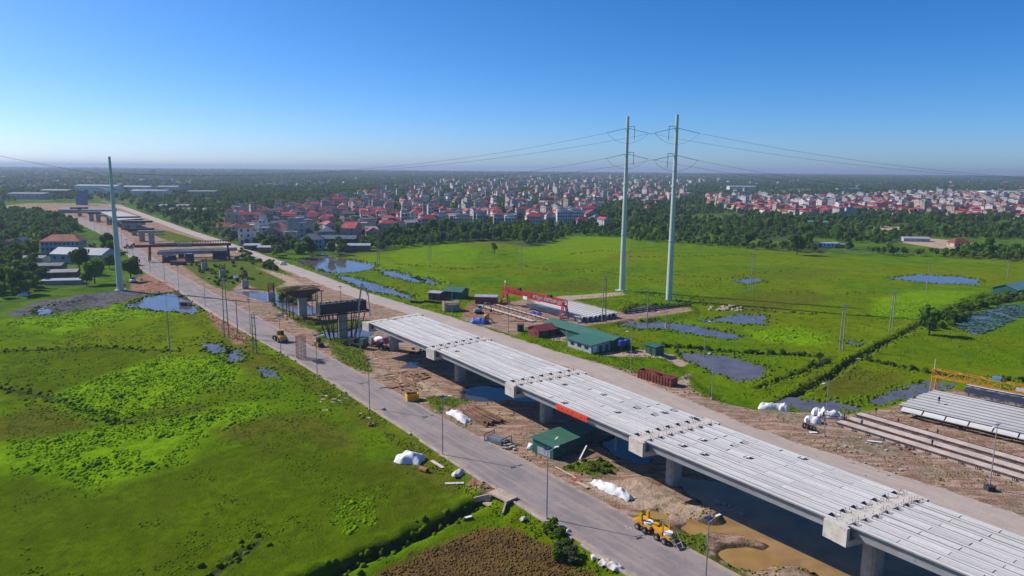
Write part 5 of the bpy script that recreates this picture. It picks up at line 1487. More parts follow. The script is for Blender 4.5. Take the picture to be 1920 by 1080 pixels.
# stacked timber frames
p = G(846, 582); p.z = zat(p.x, p.y)
t = empty('timber_stack', p, ALONG + R(70), 'stack of pale timber frames beside the lean-to at the yard entrance', 'timber stack')
for lv in range(5):
    for k in range(4):
        b = MB(); b.box((0, -1.8 + k * 1.2, .3 + lv * .75), (6.5, .5, .35)); b.build('timber', PLYW, t)
    b = MB(); b.bar((-2.8, -2.2, .6 + lv * .75), (-2.8, 2.2, .6 + lv * .75), .3); b.bar((2.8, -2.2, .6 + lv * .75), (2.8, 2.2, .6 + lv * .75), .3); b.build('bearer', WOOD, t)
# fence of dark bars towards the pylons, concrete box in the flooded field, coils
a, c = G(1170, 592, FIELD), G(1295, 577, FIELD)
t = empty('bar_fence', (a + c) / 2 + Vector((0, 0, zat(a.x, a.y) - 0)) * 0, math.atan2(c.y - a.y, c.x - a.x), 'long low rack of dark steel bars between the stored beams and the pylon', 'rack')
t.location.z = FIELD
Lf = (c - a).length
for k in range(12):
    b = MB(); x = -Lf / 2 + Lf * k / 11; b.box((x, 0, 1.0), (.3, .5, 2.2)); b.build('post', RUST, t)
for k in range(4):
    b = MB(); b.bar((-Lf / 2, (-.3, .3)[k % 2], .7 + .45 * k), (Lf / 2, (-.3, .3)[k % 2], .7 + .45 * k), .3); b.build('bar', DARK, t)
p = G(348, 572, FIELD); p.z = FIELD - .3
t = empty('concrete_box', p, R(-15), 'pale concrete box chamber standing in the flooded field by the road', 'box')
b = MB(); b.box((0, 0, .8), (4.2, 2.6, 2.2)); b.build('shell', CAPC, t)
b = MB(); b.box((0, 0, 1.85), (3.6, 2.0, .16)); b.build('opening', DARK, t)
b = MB(); b.box((.3, -1.32, .8), (3.0, .08, 1.5)); b.build('opening', DARK, t)
for k, (px, py) in enumerate(((1508, 803), (1515, 805), (1520, 807), (1525, 810))):
    v = G(px, py); v.z = zat(v.x, v.y) + .55
    b = MB(); n = 14; vs = []
    for i in range(n):
        for j in range(6):
            A_, B_ = 2 * math.pi * i / n, 2 * math.pi * j / 6
            vs.append(((.5 + .16 * math.cos(B_)) * math.cos(A_), .22 * math.sin(B_), (.5 + .16 * math.cos(B_)) * math.sin(A_)))
    b.add(vs, [(i * 6 + j, i * 6 + (j + 1) % 6, ((i + 1) % n) * 6 + (j + 1) % 6, ((i + 1) % n) * 6 + j) for i in range(n) for j in range(6)])
    tag(b.build('tyre', RUBBER, None, v, R(30 + 40 * k)), 'black tyre ring standing on the bare ground by the track lamp', 'tyre', 'black rings by the track lamp')
# steel frame under the white sheet
p = G(1564, 790); p.z = 0
t = empty('sheet_rack', p, R(-14), 'rusty steel rack on legs at the head of the casting beds', 'rack')
b = MB()
for x in (-2.2, 2.2):
    for y in (-.9, .9): b.bar((x, y, -.1), (x, y, 1.7), .2)
b.bar((-2.2, -.9, .9), (2.2, -.9, .9), .14); b.bar((-2.2, .9, .9), (2.2, .9, .9), .14)
b.build('frame', RUST, t)

# ------------------------------------------------------------------ launching beam and far viaduct
a, c = G(283, 490), G(428, 486)
t = empty('launching_gantry', (a + c) / 2, math.atan2(c.y - a.y, c.x - a.x), 'rusty launching gantry spanning stacked girders at the far end of the stumps', 'launching gantry')
Ls = (c - a).length; hg = 9.0
for s in (-1, 1):
    b = MB(); b.bar((-Ls / 2 - 8, s * 1.4, hg), (Ls / 2 + 2, s * 1.4, hg), .5, 1.3); b.build('beam', BROWNF, t)
b = MB()
for k in range(16):
    x = 2 + k * (Ls / 2) / 15
    for s in (-1, 1): b.bar((x, s * 1.4, hg + .6), (x, s * 1.4, hg + 2.2), .16)
for s in (-1, 1): b.bar((2, s * 1.4, hg + 2.2), (Ls / 2 + 2, s * 1.4, hg + 2.2), .25)
b.build('truss', RUST, t)
for s in (-1, 1):
    for q in (-1, 1):
        b = MB(); b.bar((s * Ls / 2, q * 1.4, hg), (s * (Ls / 2 + .6), q * 2.6, 0), .6); b.build('leg', RUST, t)
b = MB(); b.box((-2, -1.8, hg + .2), (8, .3, 2.2)); b.build('sign_board', mat('grey blue board', (.2, .24, .28), .6), t)
for k in range(3):
    v = (a + c) / 2 + Vector((rnd.uniform(-3, 3), 5 + k * 6.5, 0)); v.z = 4.0
    b = MB(); b.box((0, 0, 0), (38, 2.4, 1.6)); b.box((0, 0, 1.0), (38, 1.2, .5))
    tag(b.build('precast_beam', CONC_D, None, v, t.rotation_euler.z), ['pale girder lying under the launching gantry, nearest of three', 'pale girder lying under the launching gantry, middle of three', 'pale girder lying under the launching gantry, farthest of three'][k], 'beam', 'girders under the launching gantry')
    for x in (-13, 13):
        b = MB(); b.box((0, 0, 1.5), (2.2, 3.4, 3.2)); u = v + Vector((math.cos(t.rotation_euler.z), math.sin(t.rotation_euler.z), 0)) * x; u.z = 0
        tag(b.build('support_block', DARK, None, u), 'dark support block under the girders of the launching gantry', 'block', 'support blocks under the girders')
for px, py, dims, mm, lab in ((356, 492, (4, 3, 5), PANEL, 'dark blue site container standing by the launching gantry'), (318, 492, (7, 3, 4), DARK, 'dark winch house at the left foot of the launching gantry'), (412, 486, (7, 4, 5), FORM, 'dark steel form block at the right foot of the launching gantry'), (335, 497, (9, 2, 2), BROWNF, 'rust brown form section lying before the launching gantry'), (470, 468, (4, 2.4, 2.6), DARK, 'dark van sized crate at the track junction')):
    p = G(px, py); p.z = zat(p.x, p.y)
    b = MB(); b.box((0, 0, dims[2] / 2), dims, 0, 0, None, .94); b.box((0, -dims[1] / 2 - .05, dims[2] * .4), (dims[0] * .4, .1, dims[2] * .6)); b.box((0, 0, dims[2] + .12), (dims[0] * 1.05, dims[1] * 1.05, .2))
    tag(b.build('site_container' if 'container' in lab else 'steel_block', mm, None, p, rnd.uniform(-.2, .2)), lab, 'container' if 'container' in lab else 'steel block')
fv = empty('viaduct', G(240, 440), 0, 'distant finished stretch of viaduct on columns in the hazy upper left', 'viaduct')
fo = fv.location
q = [G(188, 397, 10), G(225, 396, 10), G(271, 409, 10), G(223, 412.5, 10)]
b = MB(); vs = [v - fo for v in q]; vs += [v - Vector((0, 0, .3)) for v in vs[:4]]
b.add(vs, [(0, 1, 2, 3), (7, 6, 5, 4), (0, 3, 7, 4), (1, 0, 4, 5), (2, 1, 5, 6), (3, 2, 6, 7)]); dk = b.build('deck', CONC, fv)
if dk.data.polygons[0].normal.z < 0: dk.data.flip_normals()
for k in range(6):
    f = (k + .5) / 6
    a1 = q[0].lerp(q[1], f) - fo; c1 = q[3].lerp(q[2], f) - fo
    b = MB(); b.bar(a1 - Vector((0, 0, 1.2)), c1 - Vector((0, 0, 1.2)), 1.4, 1.7); b.build('girder', CONC_D, fv)
for k in range(5):
    f = k / 4
    m_ = (q[0].lerp(q[3], f) + q[1].lerp(q[2], f)) / 2 - fo; w_ = (q[1] - q[0]).normalized()
    b = MB(); b.bar(m_ - w_ * 9 - Vector((0, 0, 2.9)), m_ + w_ * 9 - Vector((0, 0, 2.9)), 2.4, 1.7); b.build('pier_cap', CONC_P, fv)
    b = MB(); b.box((m_.x, m_.y, 3), (2.8, 3.4, 7)); b.build('pier_column', CONC_P, fv)
for k, (px, py) in enumerate(((232, 430), (252, 440), (267, 452), (172, 414), (150, 405), (205, 421), (185, 416), (285, 457))):
    p = G(px, py); 
    t = empty('bridge_pier', p, ACR - .25, 'distant bridge pier carrying dark girder stacks, %s from the lone pylon' % ['fourth nearest', 'third nearest', 'second nearest', 'seventh nearest', 'eighth nearest', 'fifth nearest', 'sixth nearest', 'nearest'][k], 'pier', 'distant bridge piers')
    b = MB(); b.box((0, 0, 4), (3.6, 2.4, 8)); b.build('column', CONC_P, t)
    b = MB(); b.box((0, 0, 8.6), (17, 3, 1.8)); b.build('pier_cap', CONC_P if k % 2 else FORM, t)
    if k in (0, 1):
        for j in range(3): 
            b = MB(); b.box((3 + j * .8, -1.5 + j * 2.2, 10.4), (22 - j * 3, 1.8, 1.6)); b.build('girder', CONC_D if j else FORM, t)
tb = thing('tower', 157, 384, 'distant blue sheeted tower above the hazy construction site', 'tower')
b = MB(); b.box((0, 0, 10), (8, 7, 20)); b.build('shell', mat('blue sheeting', (.08, .15, .28), .7, .2, .3), tb)
b = MB(); b.box((-6.5, 0, 5), (5, 6, 10)); b.build('annex', mat('blue sheeting', (.08, .15, .28), .7, .2, .3), tb)

# ------------------------------------------------------------------ people
def person_mesh(shirt, trousers, name):
    J = [(0, 0, .95), (0, 0, 1.2), (0, 0, 1.45), (0, 0, 1.55), (0, .02, 1.68), (-.2, 0, 1.42), (-.27, .02, 1.15), (-.24, .12, .92), (.2, 0, 1.42), (.28, 0, 1.15), (.27, .08, .9), (-.1, 0, .9), (-.12, .06, .5), (-.13, -.04, .06), (-.13, .12, .03), (.1, 0, .9), (.13, .0, .5), (.15, -.1, .06), (.15, .05, .03)]
    E = [(0, 1), (1, 2), (2, 3), (3, 4), (2, 5), (5, 6), (6, 7), (2, 8), (8, 9), (9, 10), (0, 11), (11, 12), (12, 13), (13, 14), (0, 15), (15, 16), (16, 17), (17, 18)]
    Rr = [.15, .15, .16, .06, .11, .07, .055, .04, .07, .055, .04, .1, .075, .05, .045, .1, .075, .05, .045]
    me = bpy.data.meshes.new(name); me.from_pydata(J, E, [])
    ob = bpy.data.objects.new('tmp', me); COL.objects.link(ob)
    sk = ob.modifiers.new('s', 'SKIN'); ob.modifiers.new('u', 'SUBSURF').levels = 1
    for i, v in enumerate(me.skin_vertices[0].data): v.radius = (Rr[i], Rr[i] * .8); v.use_root = (i == 0)
    dg = bpy.context.evaluated_depsgraph_get()
    out = bpy.data.meshes.new_from_object(ob.evaluated_get(dg)); out.name = name
    bpy.data.objects.remove(ob)
    out.materials.clear()
    for mm in (shirt, trousers, mat('skin', (.35, .2, .13), .7)): out.materials.append(mm)
    for pl in out.polygons:
        z = pl.center.z
        pl.material_index = 2 if (z > 1.53 or (abs(pl.center.x) > .2 and z < .98 and z > .8)) else (0 if z > .95 else 1)
        pl.use_smooth = True
    return out
dk_ = mat('dark cloth', (.03, .03, .04), .9); bl_ = mat('blue cloth', (.05, .08, .2), .9); rd_ = mat('red cloth', (.4, .05, .05), .9); gy_ = mat('grey cloth', (.2, .2, .2), .9)
people = [(1760, 756, 'dark', 'person in dark clothes standing on top of the stored beams of the right yard', dk_, dk_, 2.25), (1642, 777, 'dk', 'person in dark clothes standing by the far end of the first right yard beam', dk_, gy_, 0), (1747, 838, 'b', 'person in dark blue bent over the middle casting bed', bl_, dk_, .45), (1615, 800, 'g', 'person in grey standing between the casting beds near the steel frame', gy_, dk_, 0),
          (1683, 798, 'r', 'person in a red shirt working beside the first right yard beam', rd_, dk_, 0), (1757, 818, 'k', 'person in dark clothes between the casting bed and the beams', dk_, dk_, 0), (282, 488, 'd', 'person in dark clothes on the far part of the asphalt road', dk_, dk_, 0.1), (268, 505, 'd', 'person in dark clothes near the roadside trees by the lone pylon', dk_, gy_, 0.1), (1512, 797, 'e', 'person in grey beside the white tarpaulin heap at the right', gy_, dk_, 0)]
for px, py, k, lab, s1, s2, z in people:
    p = G(px, py, z); 
    if z == 0: p.z = zat(p.x, p.y)
    o = link('person', person_mesh(s1, s2, 'person'), None, p, rnd.uniform(0, 6.3))
    tag(o, lab, 'person')
# ------------------------------------------------------------------ houses
WALLS = {'grey': mat('grey render', (.38, .375, .38), .9, .22, .25, rand=.3, dirt=(.27, .26, .26)), 'white': mat('white render', (.64, .64, .64), .9, .12, .25, rand=.2, dirt=(.48, .46, .45)), 'cream': mat('cream render', (.52, .45, .37), .9, .15, .25, rand=.2, dirt=(.4, .34, .28)),
         'brick': mat('bare brick wall', (.24, .17, .14), .9, .25, .3, rand=.2, dirt=(.18, .14, .12)), 'blue': mat('pale blue render', (.3, .42, .5), .9, .15, .25, rand=.15, dirt=(.24, .32, .37)), 'tan': mat('tan render', (.42, .36, .3), .9, .2, .25, rand=.25, dirt=(.3, .25, .21))}
ROOFS = {'red': mat('red roof sheet', (.34, .042, .052), .6, .3, .35, rand=.4, dirt=(.17, .045, .045)), 'orange': mat('orange red tiles', (.33, .085, .05), .75, .3, .4, rand=.35, dirt=(.2, .07, .05)), 'grey': mat('grey roof sheet', (.2, .2, .22), .6, .25, .3, rand=.4, dirt=(.12, .115, .12)), 'slate': mat('blue grey roof', (.1, .12, .18), .6, .25, .3, rand=.15)}
WIN = mat('window glass', (.035, .045, .055), .2, .3, .4, spec=.5)
def house_parts(w, d, fl, roof, wall, rc, seed, left=True):
    """tube house, front on -y; returns the list (name, MB, material)"""
    q = random.Random(seed); H = fl * 3.3
    parts = []
    b = MB(); b.box((0, 0, H / 2 - .5), (w, d, H + 1.0))
    for k in range(1, fl + 1): b.box((0, -d / 2 - .02, k * 3.3 - .12), (w + .16, .5, .26))
    if fl > 2: b.box((0, -d / 2 - .6, 3.3 + .4), (w * .9, 1.2, .12)); b.box((0, -d / 2 - 1.18, 3.3 + .85), (w * .9, .08, .9))
    parts.append(('wall', b, WALLS[wall]))
    r = MB(); z = H + .02
    if roof == 'hip':
        e = .6; h = min(w, d) * .32 + .6; X, Y = w / 2 + e, d / 2 + e
        k = max(0.2, abs(X - Y)); rx, ry = (k, 0) if X > Y else (0, k)
        vs = [(-X, -Y, z), (X, -Y, z), (X, Y, z), (-X, Y, z), (-rx, -ry, z + h), (rx, ry, z + h), (-X, -Y, z - .18), (X, -Y, z - .18), (X, Y, z - .18), (-X, Y, z - .18)]
        fs = [(0, 1, 5, 4), (2, 3, 4, 5), (1, 2, 5), (3, 0, 4)] if X > Y else [(0, 1, 4), (1, 2, 5, 4), (2, 3, 5), (3, 0, 4, 5)]
        fs += [(1, 0, 6, 7), (2, 1, 7, 8), (3, 2, 8, 9), (0, 3, 9, 6), (6, 9, 8, 7)]
        r.add(vs, fs)
    elif roof == 'gable':
        e = .5; h = w * .3
        for s in (-1, 1):
            r.add([(s * (w / 2 + e), -d / 2 - e, z - h * e / (w / 2)), (s * (w / 2 + e), d / 2 + e, z - h * e / (w / 2)), (0, d / 2 + e, z + h), (0, -d / 2 - e, z + h), (s * (w / 2 + e), -d / 2 - e, z - h * e / (w / 2) - .15), (s * (w / 2 + e), d / 2 + e, z - h * e / (w / 2) - .15), (0, d / 2 + e, z + h - .15), (0, -d / 2 - e, z + h - .15)],
                  [(0, 1, 2, 3), (7, 6, 5, 4), (0, 3, 7, 4), (2, 1, 5, 6), (1, 0, 4, 5)])
        b.add([(-w / 2, -d / 2, H), (w / 2, -d / 2, H), (0, -d / 2, H + h - .05), (-w / 2, d / 2, H), (w / 2, d / 2, H), (0, d / 2, H + h - .05)], [(0, 1, 2), (5, 4, 3)])
    elif roof == 'shed':
        r.add([(-w / 2 - .3, -d / 2 - .6, z + .15), (w / 2 + .3, -d / 2 - .6, z + .15), (w / 2 + .3, d / 2 + .3, z + 1.3), (-w / 2 - .3, d / 2 + .3, z + 1.3), (-w / 2 - .3, -d / 2 - .6, z), (w / 2 + .3, -d / 2 - .6, z), (w / 2 + .3, d / 2 + .3, z), (-w / 2 - .3, d / 2 + .3, z)],
              [(0, 1, 2, 3), (0, 4, 5, 1), (1, 5, 6, 2), (2, 6, 7, 3), (3, 7, 4, 0)])
    else:                                        # flat terrace, parapet, stair head with a little sheet roof
        p = MB(); t = .2
        for s in (-1, 1):
            p.box((0, s * (d / 2 - .1), H + .45 + .5), (w, t, .95)); p.box((s * (w / 2 - .1), 0, H + .45 + .5), (t, d - .45, .95))
        parts.append(('parapet', p, WALLS[wall]))
        p = MB(); p.box((0, d * .2, H + 1.5), (w * .7, d * .45, 2.0)); parts.append(('stair_head', p, WALLS[wall]))
        r.box((0, d * .12, H + 3.0), (w * .96, d * .7, .15)); 
        tk = MB(); tk.cyl((-w * .22, d * .26, H + 3.3), (w * .22, d * .26, H + 3.3), .55, n=8); parts.append(('water_tank', tk, GALV))
    parts.append(('roof', r, ROOFS[rc]))
    for k in range(fl):
        n = max(1, int(w / 2.4))
        for j in range(n):
            x = (j + .5) * w / n - w / 2
            b2 = MB(); hh = 2.3 if k == 0 and j == 0 else 1.5
            b2.box((x, -d / 2 - .03, k * 3.3 + (1.2 if hh > 2 else 1.75)), (1.25, .14, hh)); parts.append(('window', b2, WIN))
        for s in ((-1, 1) if q.random() < .75 else (-1,)):
            for j in range(2):
                if q.random() < .7:
                    b2 = MB(); b2.box((s * (w / 2 + .03), (-.28 + .5 * j) * d, k * 3.3 + 1.75), (.14, 1.1, 1.3)); parts.append(('window', b2, WIN))
    return parts
def merged(parts, name):
    mats = []; M_ = MB()
    for nm, b, mm in parts:
        if mm not in mats: mats.append(mm)
        M_.add(b.v, b.f, mats.index(mm))
    return M_.mesh(name, mats)
SPEC = [(6, 12, 3, 'hip', 'cream', 'red'), (5, 13, 4, 'flat', 'grey', 'grey'), (9, 8, 2, 'hip', 'white', 'red'), (6, 14, 3, 'gable', 'grey', 'red'), (5.5, 12, 3, 'flat', 'white', 'red'), (8, 10, 2, 'gable', 'tan', 'orange'), (10, 9, 2, 'hip', 'grey', 'slate'), (5, 14, 3, 'shed', 'grey', 'red'), (7, 12, 2, 'shed', 'brick', 'grey'),
        (6, 11, 4, 'flat', 'tan', 'red'), (8, 12, 2, 'gable', 'blue', 'grey'), (6, 13, 2, 'gable', 'brick', 'grey'), (9, 12, 1, 'gable', 'tan', 'grey'), (7, 9, 3, 'hip', 'white', 'orange'), (12, 8, 1, 'gable', 'grey', 'red'), (5, 12, 3, 'flat', 'cream', 'grey')]
NUMW = {1: 'single storey', 2: 'two storey', 3: 'three storey', 4: 'four storey'}
RN = {'hip': 'hipped', 'gable': 'gabled', 'shed': 'sloping', 'flat': 'terrace'}
HP = [house_parts(*s, seed=i) for i, s in enumerate(SPEC)]
HM = [merged(p, 'house') for p in HP]
HPM = {}
def add_house(i, p, rz, label, group, parts=False, sc_=(1, 1, 1)):
    if parts:
        t = empty('house', p, rz, label, 'house', group); t.scale = sc_
        if i not in HPM: HPM[i] = [(nm, b.mesh(nm, [mm])) for nm, b, mm in HP[i]]
        for nm, me_ in HPM[i]: link(nm, me_, t)
        return t
    o = link('house', HM[i], None, p, rz); o.scale = sc_
    return tag(o, label, 'house', group)
def custom(px, py, w, d, fl, roof, wall, rc, rz, label, z=0, seed=0):
    t = empty('house', G(px, py, z), rz, label, 'house')
    for nm, b, mm in house_parts(w, d, fl, roof, wall, rc, seed): b.build(nm, mm, t)
    HOUSES.append((t.location.x, t.location.y, max(w, d) * .62))
    return t
HOUSES = []
custom(514, 461, 11.5, 8, 3, 'gable', 'tan', 'red', .15, 'tan three storey house with a red gabled roof at the village corner nearest the track')
custom(495, 443, 5.5, 7, 4, 'flat', 'white', 'grey', .1, 'narrow white four storey tower house just behind the tan corner house')
custom(545, 460, 10, 9, 2, 'flat', 'cream', 'grey', .1, 'cream flat roofed house wall right beside the tan corner house')
custom(586, 466, 15, 10, 2, 'hip', 'blue', 'slate', .1, 'house with a steep blue grey hipped roof behind the big pond')
custom(527, 437, 18, 9, 2, 'flat', 'blue', 'grey', .0, 'pale blue grey flat terrace house row behind the tan corner house')
custom(660, 450, 13, 10, 3, 'gable', 'tan', 'red', R(80), 'big tan blind wall house with a red roof behind the roadside trees')
custom(699, 449, 10, 8, 2, 'gable', 'cream', 'red', R(15), 'cream gabled house with a red roof next to the big tan house')
custom(748, 436, 13, 9, 2, 'gable', 'white', 'orange', .1, 'white house with an orange red roof behind the trees left of centre')
custom(805, 430, 13, 9, 3, 'hip', 'blue', 'red', .1, 'pale blue house with a red hipped roof above the dark tree belt')
custom(828, 424, 6, 8, 3, 'flat', 'blue', 'red', .1, 'small vivid blue walled house at the right of the pale blue house')
custom(868, 428, 18, 9, 3, 'flat', 'cream', 'grey', .05, 'long cream stepped house in the middle of the village front')
custom(902, 430, 8, 9, 4, 'flat', 'blue', 'red', .1, 'blue fronted tall house beside the cream stepped house')
custom(935, 428, 10, 10, 3, 'flat', 'grey', 'grey', .1, 'plain grey box house with a single window in the village front')
custom(955, 427, 9, 10, 3, 'flat', 'white', 'grey', .1, 'bright white house beside the plain grey box house')
custom(1000, 424, 14, 10, 3, 'hip', 'white', 'red', .1, 'white house with a red hipped roof at the right of the village front')
custom(1055, 421, 13, 10, 4, 'flat', 'white', 'grey', .1, 'broad pale blind wall house, left of two at the right of the village front')
custom(1080, 421, 13, 10, 4, 'flat', 'white', 'grey', .1, 'broad pale blind wall house, right of two at the right of the village front')
custom(1110, 419, 15, 9, 3, 'gable', 'grey', 'red', .1, 'grey house with a red roof ending the village front on the right')
custom(430, 440, 10, 9, 2, 'hip', 'blue', 'orange', .1, 'blue walled house with an orange roof standing alone beside the pale track')
custom(450, 432, 13, 9, 3, 'hip', 'grey', 'red', .1, 'grey house with a bright red hipped roof above the pale track')
custom(1797, 462, 13, 8, 1, 'hip', 'cream', 'orange', .1, 'low cream house with an orange hipped roof on the bare red earth at the right', FIELD)
# group by the lone pylon
custom(42, 476, 13, 9, 2, 'gable', 'grey', 'slate', R(8), 'grey two storey house with a dark gabled roof at the left edge', FIELD)
custom(19, 476, 9, 8, 2, 'gable', 'grey', 'orange', R(8), 'grey house with a small orange roof at the very left edge', FIELD)
custom(122, 481, 22, 10, 3, 'hip', 'blue', 'orange', R(8), 'pale blue three storey house with red roofs near the lone pylon', FIELD)
LB = mat('grey sheet roof', (.28, .31, .36), .5, .15, .3)
def longshed(px, py, w, d, hw, hr, wall, roof, rz, label, z=0, win=0, name='shed', cat='shed'):
    t = empty(name, G(px, py, z), rz, label, cat)
    gable(t, w, d, hw, hr, wall, roof, .5)
    for k in range(win):
        b = MB(); b.box((-w / 2 + (k + .5) * w / win, -d / 2 - .03, hw * .6), (min(1.6, w / win * .5), .14, min(1.5, hw * .3))); b.build('window', WIN, t)
    HOUSES.append((t.location.x, t.location.y, max(w, d) * .55))
    return t
longshed(160, 492, 32, 14, 5.5, 8.5, WALLS['blue'], LB, R(-8), 'long pale blue hall with a grey pitched roof beside the lone pylon', FIELD, 6, 'hall', 'hall')
longshed(108, 520, 19, 7, 3, 4, WALLS['brick'], ROOFS['grey'], R(15), 'low brick shed with a pale roof before the pale blue houses, nearest of three', FIELD, 3)
longshed(88, 507, 17, 8, 3, 4, WALLS['brick'], ROOFS['grey'], R(10), 'low brick shed with a grey roof before the pale blue houses, middle of three', FIELD, 2)
longshed(62, 492, 15, 8, 3, 4, WALLS['grey'], ROOFS['grey'], R(5), 'low grey shed with a grey roof before the pale blue houses, farthest of three', FIELD, 2)
longshed(120, 532, 16, 5, 2, 2.6, WALLS['grey'], GREYSHEET, R(12), 'very low pale roofed pen in front of the brick sheds', FIELD, 0)
longshed(505, 470, 13, 8, 2.6, 3.4, WALLS['brick'], GREYSHEET, .05, 'low open sided shed with a pale roof at the foot of the tan corner house')
longshed(478, 466, 12, 8, 2.6, 3.4, GREENWALL, GREYSHEET, .05, 'low green walled shed with a pale roof at the track side of the village')
longshed(655, 468, 28, 8, 3.2, 4.2, WALLS['brick'], GREYSHEET, .1, 'long low dark walled shed behind the edge of the yellow field')
longshed(635, 458, 26, 12, 4.5, 6.5, DARK, ROOFS['slate'], .05, 'dark barn with a slate coloured roof behind the big pond')
longshed(1908, 548, 30, 10, 3.0, 5, GREENWALL, mat('teal sheet roof', (.12, .24, .25), .5, .15, .2), R(35), 'teal roofed farm shed at the right edge behind the lotus pond', FIELD)
longshed(1546, 464, 18, 6, 3.4, 3.9, WHITE, GREYSHEET, R(3), 'long white low shed at the far edge of the right field', FIELD, 6)
longshed(1580, 464, 8, 5, 2.4, 3, GREYSHEET, ROOFS['grey'], R(3), 'small grey shed beside the long white shed at the right field', FIELD)
longshed(1530, 422, 22, 9, 3.2, 4.6, GREENWALL, mat('teal sheet roof', (.12, .24, .25), .5, .15, .2), R(-8), 'green roofed shed among the dense trees at the right', FIELD)
longshed(1715, 452, 20, 8, 2.5, 3.5, WALLS['grey'], GREYSHEET, R(-8), 'pale roofed pens beyond the bare red earth at the right', FIELD)
# industrial halls in the hazy distance
for px, py, w, d, hw, wc, lab, win in ((187, 364, 85, 22, 16, 'white', 'long pale factory block behind the blue tower', 18), (262, 361, 60, 30, 12, 'white', 'white factory hall right of the lone pylon top, farther of two', 14), (285, 369, 60, 30, 11, 'white', 'white factory hall right of the lone pylon top, nearer of two', 12), (320, 361, 45, 25, 12, 'cream', 'pale hall at the right end of the hazy factories', 10), (382, 368, 50, 25, 9, 'grey', 'flat grey hall beyond the first trees of the orchard', 8),
                              (60, 372, 60, 30, 8, 'grey', 'wide grey hall at the hazy left edge', 8), (110, 366, 50, 30, 9, 'brick', 'reddish hazy hall between the left edge and the blue tower', 8), (165, 399, 60, 14, 4, 'grey', 'long low pale roofed hall at the foot of the blue tower', 0), (330, 393, 36, 20, 5, 'grey', 'long low shed beside the track, white roofed, left of the orchard', 6), (355, 401, 40, 20, 5, 'brick', 'long low dark shed beside the track next to the white roofed one', 6),
                              (1885, 371, 110, 40, 14, 'white', 'large white works hall behind the red roofed village at the right edge', 10), (1830, 368, 100, 30, 9, 'grey', 'grey hall behind the red roofed village left of the white works', 8), (1390, 356, 80, 25, 10, 'white', 'white hall among far trees right of the pylons', 8), (645, 332, 160, 50, 10, 'white', 'very long white roofed hall far off left of the wires', 0), (1590, 360, 60, 25, 9, 'blue', 'blue hall among the dark trees beyond the right village', 4)):
    longshed(px, py, w, d, hw, hw + 2, WALLS[wc], (ROOFS['grey'] if wc in ('grey', 'brick', 'cream') else GREYSHEET) if wc != 'blue' else mat('blue sheeting', (.05, .14, .38), .7), R(rnd.uniform(-8, 8)), lab, 0, win, 'hall', 'hall')
for px, py, lab in ((284, 331, 'twin dark apartment tower far off right of the lone pylon, left one'), (290, 331, 'twin dark apartment tower far off right of the lone pylon, right one'), (1052, 322, 'slim tower on the horizon left of the pylon pair')):
    t = empty('tower', G(px, py), .1, lab, 'tower'); b = MB(); b.box((0, 0, 18 if px < 900 else 60), (12, 12, 36 if px < 900 else 120)); b.build('wall', WALLS['grey'], t)
    b = MB()
    for k in range(7): b.box((0, -6.05, 4 + k * 4.6), (9, .3, 1.8))
    tag(b.build('windows', WIN, t), kind='stuff')

VA = PX([(405, 432), (470, 462), (560, 466), (640, 462), (715, 446), (800, 433), (900, 424), (1000, 419), (1115, 414), (1128, 398), (1132, 386), (1290, 384), (1292, 360), (1300, 345), (1290, 333), (1000, 331), (780, 345), (690, 364), (560, 396), (470, 402), (420, 412)])
VB = PX([(1325, 374), (1332, 385), (1400, 398), (1500, 405), (1650, 400), (1800, 405), (1930, 410), (2000, 404), (2000, 368), (1800, 366), (1650, 374), (1500, 378)])
ORCH = PX([(225, 395), (380, 350), (560, 352), (720, 345), (780, 350), (690, 364), (560, 396), (470, 402), (420, 412), (300, 405)])
RIGHTWOOD = PX([(1180, 450), (1180, 405), (1292, 390), (1330, 388), (1400, 400), (1500, 408), (1650, 404), (2000, 414), (2100, 500), (1750, 480), (1420, 468), (1240, 453)])
def scatter(poly, step, jit, keep, ang, seed):
    rs = np.random.RandomState(seed)
    lo, hi = poly.min(0), poly.max(0); c = (lo + hi) / 2; rad = np.linalg.norm(hi - lo) / 2
    g_ = np.arange(-rad, rad, step); X, Y = np.meshgrid(g_, g_)
    q = np.c_[X.ravel(), Y.ravel()] + rs.uniform(-jit, jit, (X.size, 2))
    ca, sa = math.cos(ang), math.sin(ang)
    q = np.c_[q[:, 0] * ca - q[:, 1] * sa, q[:, 0] * sa + q[:, 1] * ca] + c
    q = q[(q[:, 0] > lo[0]) & (q[:, 0] < hi[0]) & (q[:, 1] > lo[1]) & (q[:, 1] < hi[1])]
    q = q[rs.rand(len(q)) < keep]
    return q[sdf(q, poly) > 0]
hv = [(*p, 'a') for p in scatter(VA, 18.0, 4.2, .74, .25, 1)] + [(*p, 'b') for p in scatter(VB, 15.0, 3.2, .9, .1, 2)]
hv = [h for h in hv if all((h[0] - x) ** 2 + (h[1] - y) ** 2 > (r + 5) ** 2 for x, y, r in HOUSES)]
hv.sort(key=lambda h: math.hypot(h[0], h[1]))
hr_ = random.Random(12)
near_b = [h for h in hv if h[2] == 'b']; near_a = [h for h in hv if h[2] == 'a']
single = near_a[:180] + near_b[:95]
rest = [h for h in near_a[180:] if hr_.random() < .75 * min(1, (800 / math.hypot(h[0], h[1])) ** 1.5)] + near_b[95:]
def village_label(i, v):
    s = SPEC[i]
    wn = {'tan': 'tan', 'brick': 'bare brick', 'cream': 'cream', 'grey': 'grey', 'white': 'white', 'blue': 'pale blue'}[s[4]]
    return '%s %s %s house, %s %s roof' % (wn, NUMW[s[2]], 'tube' if s[0] < 6.1 else 'wide', {'red': 'red', 'orange': 'orange', 'grey': 'grey', 'slate': 'slate'}[s[5]], RN[s[3]])
